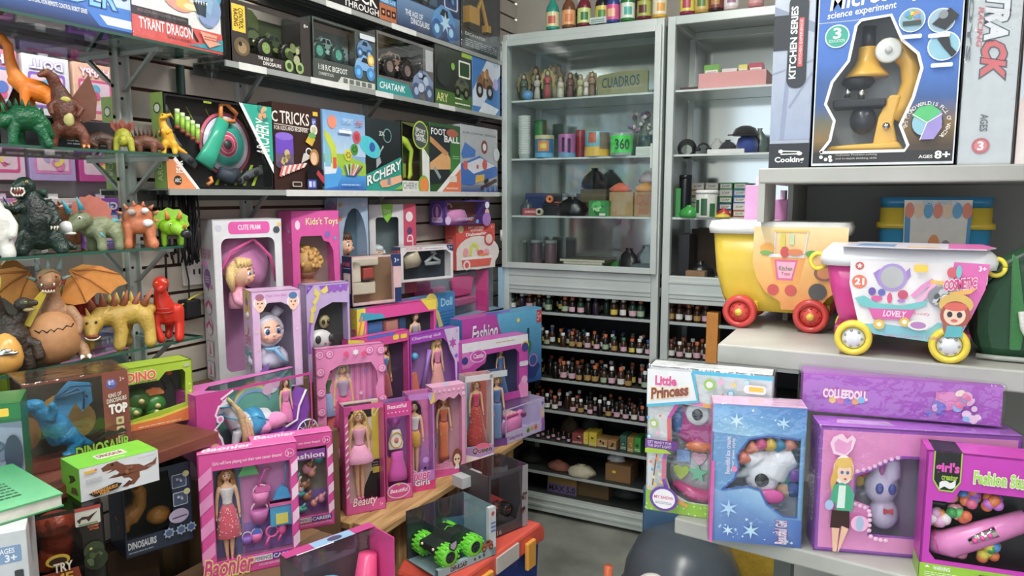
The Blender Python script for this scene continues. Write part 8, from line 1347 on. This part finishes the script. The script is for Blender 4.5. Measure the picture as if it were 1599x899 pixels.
for nm,poly,c_ in(('blue_shadow',[(W*.24,H*.34),(W*.35,H*.34),(W*.35,H*.42),(W*.24,H*.42)],'7a9ad0'),('pink_shadow',hs(W*.43,H*.38,W*.07),'e0a0b8'),('lime_shadow',hs(W*.28,H*.27,W*.075),'b8cc4a'),('mint_shadow',stp(W*.42,H*.27,W*.085),'7ac8a0')):MB().prism(poly,.019,.026,c_).obj(nm,'matte',b.root)
m=MB();m.tube([(W*.22,.026,H*.18),(W*.38,.022,H*.12),(W*.7,.022,H*.10)],[.008,.012,.010],'c8307c',10);m.obj('palette_rim','plastic',b.root)
p=b.pr();p.poly([(.0,.0),(1,0),(1,.085),(.3,.09),(.2,.14),(0,.14)],'9acc1c')
for k in range(30):p.ell((k*.137)%1,.015+.018*(k%5),.008,'e0f0a0',n=6)
rb=['e06ab0','f0a03a','e8d84a','6ac0a0','5a8ad0','a05ac0'];ol=[(.26,.77),(.185,.66),(.195,.5),(.155,.38),(.155,.24),(.205,.13),(.36,.075)]
for i,(a,c)in enumerate(zip(ol,ol[1:])):p.line([a,c],.03,['c03a9c','d85a5a','a85ac8','d86a8a','8a4ac0','e09a3a'][i])
for i,(a,c)in enumerate(zip([(.3,.785),(.46,.775),(.64,.755),(.72,.795),(.78,.79)],[(.46,.775),(.64,.755),(.72,.795),(.78,.79),(.86,.72)])):p.line([a,c],.028,rb[i])
p.poly([(0,.74),(.42,.80),(.36,.985),(0,.985)],'e8e8ea').line([(0,.735),(.42,.795),(.37,.985)],.025,'3ab4d8').rect(.37,.975,1,1,'3ab4d8').text('Little',.07,.885,.24,.945,'e0408c',out='f8eef4',ow=.06,b=.04,skew=.02).text('Princess',.04,.81,.34,.88,'8a3a2c',out='f4d8a0',ow=.06,b=.04,skew=.16)
for u,v,r,c_,c2 in((.51,.915,.045,'9ac83a','e4e4e4'),(.68,.87,.03,'58b8e0','e4e4e4'),(.065,.62,.035,'a8c83a','e4e4e4'),(.03,.53,.02,'58b8e0','e4e4e4')):p.ring(u,v,r,c_,c2,.62)
for u,v,r,c_ in((.6,.94,.02,'e8a0c8'),(.7,.93,.016,'f0c040'),(.8,.95,.02,'a8d8f0'),(.9,.79,.022,'58b8e0'),(.95,.73,.02,'9ac83a'),(.1,.56,.014,'f0a0c0'),(.02,.66,.014,'58b8e0'),(.12,.68,.01,'e8505a'),(.62,.86,.01,'e8505a')):p.ell(u,v,r,c_,n=12)
p.rr(.78,.885,.95,.94,'f0e0e8',.03).rect(.82,.9,.93,.93,'f0b81c').rect(0,.455,.27,.515,'6a2a8a').text('GET READY FOR',.02,.488,.22,.506,'f0e0f4').text('THE SPOT LIGHT!',.02,.464,.22,.482,'f0e0f4').poly([(0,.42),(.22,.43),(.18,.455),(0,.452)],'a8c81c')
p.line([(.07,.2),(.1,.42)],.012,'8a5a30')
for k in range(10):p.ell(.04+.013*k,.18+.026*((k*7)%9),.014,['e8c03a','e8703a','58a8d8','d8d8a0'][k%4],n=8)
p.ell(.17,.12,.12,'6a3a9a',.085).ell(.17,.12,.095,'f2eef2',.068).text('MY SHOW',.09,.12,.25,.14,'d8307c',b=.02).lines(.1,.085,.24,.105,2,'b0a8b8').done();b.wrap(.003)
b=BX('unicorn_set','icy blue film-wrapped carton with a white unicorn makeup case','box',1107,1250,630,.05,phi=102,yl=842,**DL).win('7ab0dc',[(.12,.38),(.26,.47),(.3,.56),(.27,.64),(.4,.76),(.6,.79),(.95,.78),(.95,.22),(.8,.22),(.62,.30),(.54,.40),(.4,.42)],inner='c8c8d0',frontcol='6aa0d4')
W,H=b.w,b.h;m=MB();m.tube([(W*.9,.03,H*.64),(W*.76,.03,H*.60),(W*.66,.03,H*.48)],[.024,.026,.028],'888888',14);m.ball((W*.58,.028,H*.47),(W*.20,.022,H*.16),'888888',14,10);m.tube([(W*.5,.028,H*.58),(W*.4,.026,H*.65),(W*.34,.026,H*.67)],[.022,.016,.012],'888888',12);uo=m.obj('unicorn','plastic',b.root,remesh=.0025,smooth=4);uo.data.materials[0]=toy_mat('white_unicorn','d8d6de','eae8ee',6,.25,.05)
MB().ball((W*.56,.006,H*.46),(.011,.004,.011),'1a1a20',12,8).obj('unicorn_eye','plastic',b.root);MB().tube([(W*.42,.022,H*.49),(W*.17,.02,H*.43)],[.009,.001],'b8bcc4',10).obj('horn','plastic',b.root)
for k,(u,v,c_)in enumerate(((.45,.70,'e07a5a'),(.55,.73,'d84a8a'),(.65,.73,'e0b83a'),(.75,.73,'2a86b4'),(.85,.74,'e08a7a'),(.36,.62,'e0705a'))):MB().tube([(W*(u-.05),.014,H*(v-.05)),(W*u,.012,H*v),(W*(u+.07),.014,H*(v-.03))],[.007,.012,.005],c_,9).obj('mane_lock','plastic',b.root)
MB().ball((W*.66,.010,H*.34),(.022,.006,.012),'d8409c',12,8).obj('pink_collar','plastic',b.root)
for u,v,c_ in((.82,.46,'4ab09a'),(.92,.48,'9a5ac0'),(.82,.36,'e8b08a'),(.92,.37,'3a5aa0')):MB().lathe([(.012,0),(.012,.004),(0,.005)],c_,14,R=Matrix.Translation((W*u,.03,H*v))@Matrix.Rotation(math.pi/2,4,'X')).obj('shadow_pan','matte',b.root)
p=b.pr();p.poly([(0,0),(1,0),(1,.2),(.8,.2),(.61,.285),(.53,.385),(.4,.405),(.12,.365),(0,.40)],['4a78c4','2a54b0','3a68c0','5a90d4','8ab8e4','a8d0f0','9ac4ea','7aaee0','8ab4e4']).poly([(0,.8),(.4,.78),(.6,.81),(1,.8),(1,1),(0,1)],['8ac0e8','a8d4f0','7ab4e4','5a9ad8','3a7ac8','6aa8e0']).line([(.12,.38),(.26,.47),(.3,.56),(.27,.64),(.4,.76),(.6,.79),(.95,.78)],.022,'2f5ab0').line([(.12,.38),(.4,.42),(.54,.40),(.62,.30),(.8,.22),(.95,.22)],.02,'2f5ab0').text('Beautiful ice cream',.15,.5,.2,.77,'f2e4f0',ang=90,b=.02).text('Your own style',.215,.52,.255,.76,'f2e4f0',ang=90,b=.02).text('Beautiful Girl',.72,.02,.84,.19,'f0dcec',out='8a3a9c',ow=.05,ang=90,b=.03)
rd=random.Random(9)
for k in range(26):p.star(rd.random(),rd.choice([rd.uniform(.02,.2),rd.uniform(.82,.98)]),rd.uniform(.01,.03),rd.choice(['d8ecf8','b8dcf4','f0f6fc']),6,.35)
p.ell(.25,.55,.03,'e87aac',.02).rect(0,0,.03,.6,'e04aa8').star(.2,.26,.11,'a8d0ee',6,.3).star(.45,.11,.10,'b8dcf0',6,.3).star(.2,.1,.07,'c8e4f4',6,.3).star(.25,.9,.09,'d0e8f8',6,.3).star(.75,.9,.08,'b8dcf4',6,.3).done();b.wrap(.003);MB().box(-.001,0,0,b.d,0,b.h,'d84aa0').obj('pink_side','card',b.root);MB().box(0,b.w,0,b.d,b.h,b.h+.001,'d8a8c8').obj('pink_top','card',b.root)
b=BX('doll_makeup_set','violet and pink wrapped carton with a printed blonde girl and a white rabbit case','box',1270,1580,664,.055,phi=101,yl=858,**DL);pk_=b
b.win('a04ac0',[(.285,.16),(.285,.38),(.2,.42),(.2,.62),(.27,.66),(.36,.74),(.44,.78),(.62,.78),(.62,.16)],inner='a8a0b0',frontcol='9a48bc');W,H=b.w,b.h
m=MB();m.ball((W*.36,.03,H*.50),(W*.09,.02,H*.15),'888888',16,10);m.ball((W*.38,.03,H*.28),(W*.08,.018,H*.13),'888888',14,9)
for u in(.345,.41):m.tube([(W*u,.028,H*.58),(W*u,.026,H*.74)],[.014,.010],'888888',10)
ro_=m.obj('rabbit_case','plastic',b.root,remesh=.0025,smooth=4);ro_.data.materials[0]=toy_mat('lilac_white_plastic','cfc0dc','dcd0e6',6,.25,.05)
MB().ball((W*.345,.015,H*.69),(.005,.005,.016),'c05aa8',10,6).obj('ear_pink','plastic',b.root)
for u in(.335,.4):MB().ball((W*u,.011,H*.51),(.006,.004,.009),'3a4aa0',10,6).obj('rabbit_eye','plastic',b.root)
m=MB();m.prism([(W*.36,H*.36),(W*.385,H*.345),(W*.41,H*.36),(W*.41,H*.31),(W*.385,H*.325),(W*.36,H*.31)],.008,.012,'c82a44');m.obj('bow_tie','plastic',b.root,bev=.001)
for u,v,c_ in((.26,.6,'c8384a'),(.3,.54,'4a9a5a'),(.24,.54,'d8b04a'),(.31,.62,'d8684a')):MB().lathe([(.012,0),(.012,.004),(0,.005)],c_,14,R=Matrix.Translation((W*u,.034,H*v))@Matrix.Rotation(math.pi/2,4,'X')).obj('shadow_pan','matte',b.root)
p=b.pr();p.poly([(.02,.03),(.275,.03),(.275,.39),(.19,.43),(.19,.63),(.26,.68),(.35,.76),(.43,.8),(.98,.8),(.98,.97),(.02,.97)],'ec8cc8').poly([(.275,.03),(.98,.03),(.98,.15),(.275,.15)],'ec8cc8').rect(.63,.15,.98,.8,'e884c4')
for k,(u,v)in enumerate([(.205,.66),(.235,.675),(.265,.69),(.29,.71),(.315,.735),(.34,.755),(.37,.775),(.4,.79),(.2,.405),(.225,.395),(.25,.385),(.27,.36),(.275,.33),(.275,.29),(.275,.25),(.275,.21),(.285,.165),(.31,.15),(.335,.145),(.36,.145)]):p.ell(u,v,.012,'f8c0e0',n=10);p.ell(u-.002,v+.004,.006,'fce4f2',n=8)
p.poly([(.09,.95),(.11,.96),(.135,.92),(.16,.955),(.18,.92),(.165,.84),(.13,.78),(.07,.8),(.05,.88),(.065,.93)],'f8d4ea').poly([(.09,.92),(.135,.89),(.16,.92),(.155,.84),(.13,.8),(.08,.82),(.07,.88)],'ec9cd0')
p.ell(.125,.68,.052,'f6f0e8',.115).poly([(.085,.76),(.16,.78),(.175,.68),(.17,.6),(.15,.64),(.10,.62),(.07,.5),(.06,.58)],'e0b048').ell(.13,.66,.036,'f6cdb0',.075).ell(.125,.735,.046,'e6bc58',.04).ell(.118,.66,.008,'4a6ab0',.014).ell(.146,.66,.008,'4a6ab0',.014).ell(.135,.61,.008,'c84a54',.008)
p.poly([(.08,.56),(.12,.58),(.16,.56),(.185,.5),(.18,.36),(.10,.36),(.09,.42),(.06,.42)],'3fae84').poly([(.105,.56),(.14,.56),(.14,.38),(.1,.38)],'dff0e8').poly([(.075,.36),(.165,.36),(.17,.22),(.13,.24),(.12,.22),(.07,.22)],'3a1f1c').poly([(.08,.22),(.118,.22),(.11,.03),(.09,.03)],'eec09c').poly([(.13,.24),(.165,.22),(.12,.03),(.115,.03)],'eec09c').ell(.06,.4,.022,'a8c0e8',.04)
p.ell(.22,.27,.045,'f8b8dc').ell(.22,.27,.02,'a8c0e0',.06).ell(.60,.9,.045,'b04ab0',.05,ang=30).ell(.69,.9,.05,'2a86c0',.05,ang=-25).ell(.76,.84,.06,'e8785a',.04).text('DOLL',.6,.82,.75,.87,'fbe8f2',b=.03).done()
p=b.pr('left');p.rect(0,0,1,1,'9a48bc').text('COLLEEDOLL',.25,.2,.75,.62,'f0d8f0',out='6a2a8a',ow=.05,ang=90,b=.03).done();PR(b,'top').rect(0,0,1,1,'b060cc').poly([(.1,.3),(.4,.3),(.38,.7),(.12,.7)],'d8b0e0').done();b.wrap(.003)
b=BX('doll_carton','violet shrink-wrapped flat carton with hexagon candies, lying on the rabbit set','box',1252,1562,582,.055,phi=108,yl=640,z=LZ+pk_.h+.006).plain('a03cb4')
p=b.pr();p.grad(0,0,1,1,'9a3ab0','b04ac4').text('COLLEEDOLL',.11,.4,.34,.62,'f6d8ea',out='c8407c',ow=.06,b=.05,skew=-.03)
for u,c_ in((.16,'e8b83a'),(.2,'d84a8a'),(.24,'6a4ac0'),(.28,'e08a3a'),(.31,'58a8d8')):p.star(u,.34+.05*(int(u*100)%2),.02,c_,6,.86)
p.poly([(.68,.75),(.8,.8),(.86,.5),(.74,.3),(.68,.4)],'d870b4').blob(.82,.6,.06,['e8b0d8','8ab0e0','e86a9a','f0d8c8'],9,5).blob(.68,.3,.05,['e8c8e0','5a4ac0','d8a0d0'],7,6).blob(.86,.28,.05,['e8c8e0','f0b0c8','7ab0d8'],7,7).done();b.wrap(.004)
b=BX('bead_set','bright magenta craft carton with beads and a pink braiding wand','box',1434,1720,702,.05,phi=110,yl=902,**DL).win('c818b4',[(.05,.22),(.05,.62),(.16,.62),(.2,.72),(.96,.72),(.96,.16),(.09,.16)],inner='19181c',frontcol='c818b4');W,H=b.w,b.h
rd=random.Random(12)
for(u,v,cols,n,s)in((.10,.47,['e8882c','e8d8e0','d8a0c8','f0b060'],16,.0085),(.22,.53,['2f9a4a','e8a0b8','d8602c','5ac06a'],7,.008),(.14,.66,['2f8a4a','e0702c','f0a0b0'],6,.009),(.28,.66,['e05a8a','3a8ad8','e8783a','9a4ac0'],9,.008),(.41,.64,['9a4ac0','e0702c','c86ad0'],8,.008),(.26,.24,['e88aa8','f0a0b8'],6,.008),(.40,.25,['3a8ad8','2f9a5a','d8c83a','e0702c'],14,.008)):
 t0=MB();t0.box(W*(u-.065),W*(u+.065),.028,.05,H*(v-.085),H*(v+.085),'232226');t0.obj('bead_tray','plastic',b.root,bev=.003)
 for k in range(n):MB().ball((W*u+rd.uniform(-.9,.9)*W*.05,rd.uniform(.012,.024),H*v+rd.uniform(-.9,.9)*H*.06),s,rd.choice(cols),9,6).obj('bead','plastic',b.root)
m=MB();m.tube([(W*.08,.024,H*.25),(W*.18,.016,H*.27),(W*.36,.016,H*.38),(W*.6,.02,H*.52)],[.016,.020,.018,.015],'d878b8',16);wd_=m.obj('braiding_wand','plastic',b.root);MB().tube([(W*.06,.024,H*.24),(W*.12,.021,H*.26)],[.011,.0185],'c0248c',14).obj('wand_tip','plastic',wd_);MB().tube([(W*.27,.002,H*.34),(W*.42,.002,H*.44)],[.006,.008],'b8b4bc',10).obj('wand_panel','chrome',wd_)
for k in range(3):MB().ball((W*(.30+.04*k),-.004,H*(.36+.027*k)),.004,'d83a94',8,5).obj('button','plastic',wd_)
p=b.pr();p.poly([(0,0),(1,0),(1,.13),(0,.13)],'96c81c').text('WARNING:',.08,.085,.18,.115,'f4f8e8',b=.03).lines(.03,.03,.22,.075,3,'e4f0c0').poly([(.03,.1),(.045,.12),(.06,.1)],'f4f8e8').poly([(.04,1),(.2,1),(.2,.78),(.16,.70),(.08,.70),(.04,.78)],'a8cc2a').poly([(.048,1),(.192,1),(.192,.785),(.155,.712),(.085,.712),(.048,.785)],'17161a').text("girl's",.055,.83,.185,.92,'e83ab8',b=.04).text('creator',.09,.79,.18,.825,'a8cc2a',b=.03).text('~',.09,.74,.16,.77,'e8e8e8',b=.08).text('Fashion Studio',.27,.79,.62,.88,'a8d84a',out='f4f8e4',ow=.05,b=.03).poly([(.32,0),(1,0),(1,.1),(.34,.1)],'1c1a1e').text('Simply Beads',.36,.02,.6,.08,'a8cc2a',b=.02).done();p=b.pr('left');p.rect(0,.13,1,1,'b814a4').rect(0,0,1,.13,'8ab81a').done();PR(b,'top').rect(0,0,1,1,'c02aa8').rect(.04,0,.2,1,'17161a').done()
# == ride-on toys on the floor
g0=onplane(1066,872,2,.33);gr=thing('ride_on_toy','dark grey plastic ride-on toy with white eye panels','ride-on toy',(g0.x,g0.y,0),20)
m=MB();m.lathe([(.20,0),(.215,.06),(.215,.2),(.20,.30),(.165,.37),(.10,.41),(0,.425)],'4e565e',36,sx=.92,sy=1.05);m.obj('shell','plastic',gr);m=MB();m.torus((0,0,.20),.205,.012,'3e464e','z',36,8,sz=1.1);m.obj('seam_band','plastic',gr)
for s_ in(-1,1):
 m=MB();m.ball((s_*.105,-.16,.295),(.06,.045,.06),'e6e2da',18,12,R=Matrix.Rotation(s_*.35,3,'Z'));e_=m.obj('eye_panel','plastic',gr);m=MB();m.torus((s_*.105,-.2,.295),.05,.004,'d8602c','y',22,6,20,160,sz=1.15);m.obj('orange_rim','plastic',e_)
m=MB();m.tube([(-.2,.0,.10),(-.245,-.05,.22),(-.24,-.06,.32)],.014,'e0642c',10);m.obj('side_handle','plastic',gr);m=MB();m.box(-.12,.08,.17,.2,.2,.50,'4a6f92');m.obj('backrest','plastic',gr,bev=.01)
b0=onplane(1310,905,2,.36);br_=thing('ride_on_toy','sky blue plastic ride-on toy under the ledge','ride-on toy',(b0.x,b0.y,0),20);m=MB();m.lathe([(.20,0),(.21,.1),(.20,.24),(.15,.33),(.08,.36),(0,.37)],'58a8d0',36,sx=1.1);m.obj('shell','plastic',br_);MB().torus((0,0,.18),.207,.01,'3a88b0','z',36,8,sx=1.1).obj('seam_band','plastic',br_)
y0_=onplane(1180,872,2,.42);m=MB();rd=random.Random(4);m.lathe([(.15,0),(.16,.1),(.15,.3),(.12,.42),(.06,.47),(.08,.5)],'c8a01c',18,sy=.6,wob=lambda i,j:1+rd.uniform(-.1,.1));tag(m.obj('yellow_sack','bagfilm',None,loc=(y0_.x,y0_.y+.45,0)),'crumpled yellow plastic sack behind the grey ride-on toy','sack')
oy=1.40
ot=thing('power_outlet','white wall outlet strip on the slat wall behind the red dinosaur','outlet',(XW,oy+.04,1.255),90);MB().box(-.045,.045,-.008,0,0,.16,'dcdad4').obj('plate','plastic',ot,bev=.003)
for k in range(3):MB().box(-.012,-.006,-.0085,-.008,.03+k*.045,.045+k*.045,'2a2a2a').box(.006,.012,-.0085,-.008,.03+k*.045,.045+k*.045,'2a2a2a').obj('socket','matte',ot)['kind']='stuff'
pg=thing('power_adapter','black power adapter plugged in below the outlet strip','adapter',(XW,1.40,1.17),90);MB().box(-.024,.024,-.04,0,0,.05,'17181a').obj('body','matte',pg,bev=.005);MB().tube([(0,-.02,.05),(.004,-.018,.10),(-.01,-.012,.2),(-.006,-.01,.32)],.0022,'17181a',6).obj('cord','matte',pg)
for k,(pts,lab)in enumerate(((([XW+.02,1.33,1.50],[XW+.018,1.335,1.36],[XW+.02,1.33,1.24],[XW+.02,1.345,1.15]),'black cable hanging beside the mirror upright'),(([XW+.02,1.29,1.24],[XW+.025,1.32,1.20],[XW+.02,1.36,1.15],[XW+.02,1.40,1.19]),'looped black cable behind the red dinosaur'))):tag(MB().tube(pts,.003,'17181a',7).obj('black_cable','matte'),lab,'cable')
yt_=tag(MB().tube([(XW+.02,1.36,1.2),(XW+.03,1.40,1.225),(XW+.02,1.45,1.235)],[.004,.006,.003],'d8cc20',7,(1,.4)).obj('cable_tie','plastic'),'yellow cable tie on the slat wall','tie')
nets=thing('black_net_bundle','bundle of black netting hanging under the archery set','net',(XW+.06,1.36,1.515),90);rd=random.Random(6)
for k in range(26):
 x=rd.uniform(-.06,.06);y=rd.uniform(-.03,.03);MB().tube([(x,y,-.006),(x+rd.uniform(-.01,.01),y,-.06),(x+rd.uniform(-.015,.015),y,-.14),(x*.9,y,rd.uniform(-.20,-.16))],.0028,'141518',5).obj('strand','matte',nets)
gt=thing('grass_tuft','small dark green artificial grass tuft beside the tall white carton','grass',anchor(318,X=-1.50,z=ZB)+Vector((0,0,0)),60);m=MB()
for k in range(46):a,r_=rd.uniform(0,6.28),rd.uniform(.005,.03);m.tube([(0,0,0),(math.cos(a)*r_*.5,math.sin(a)*r_*.5,.025),(math.cos(a)*r_*1.4,math.sin(a)*r_*1.4,rd.uniform(.03,.06))],[.0012,.001,.0003],rd.choice(['1f3a1c','2c4a24','36562c']),4)
m.obj('grass_blades','matte',gt)['kind']='stuff'
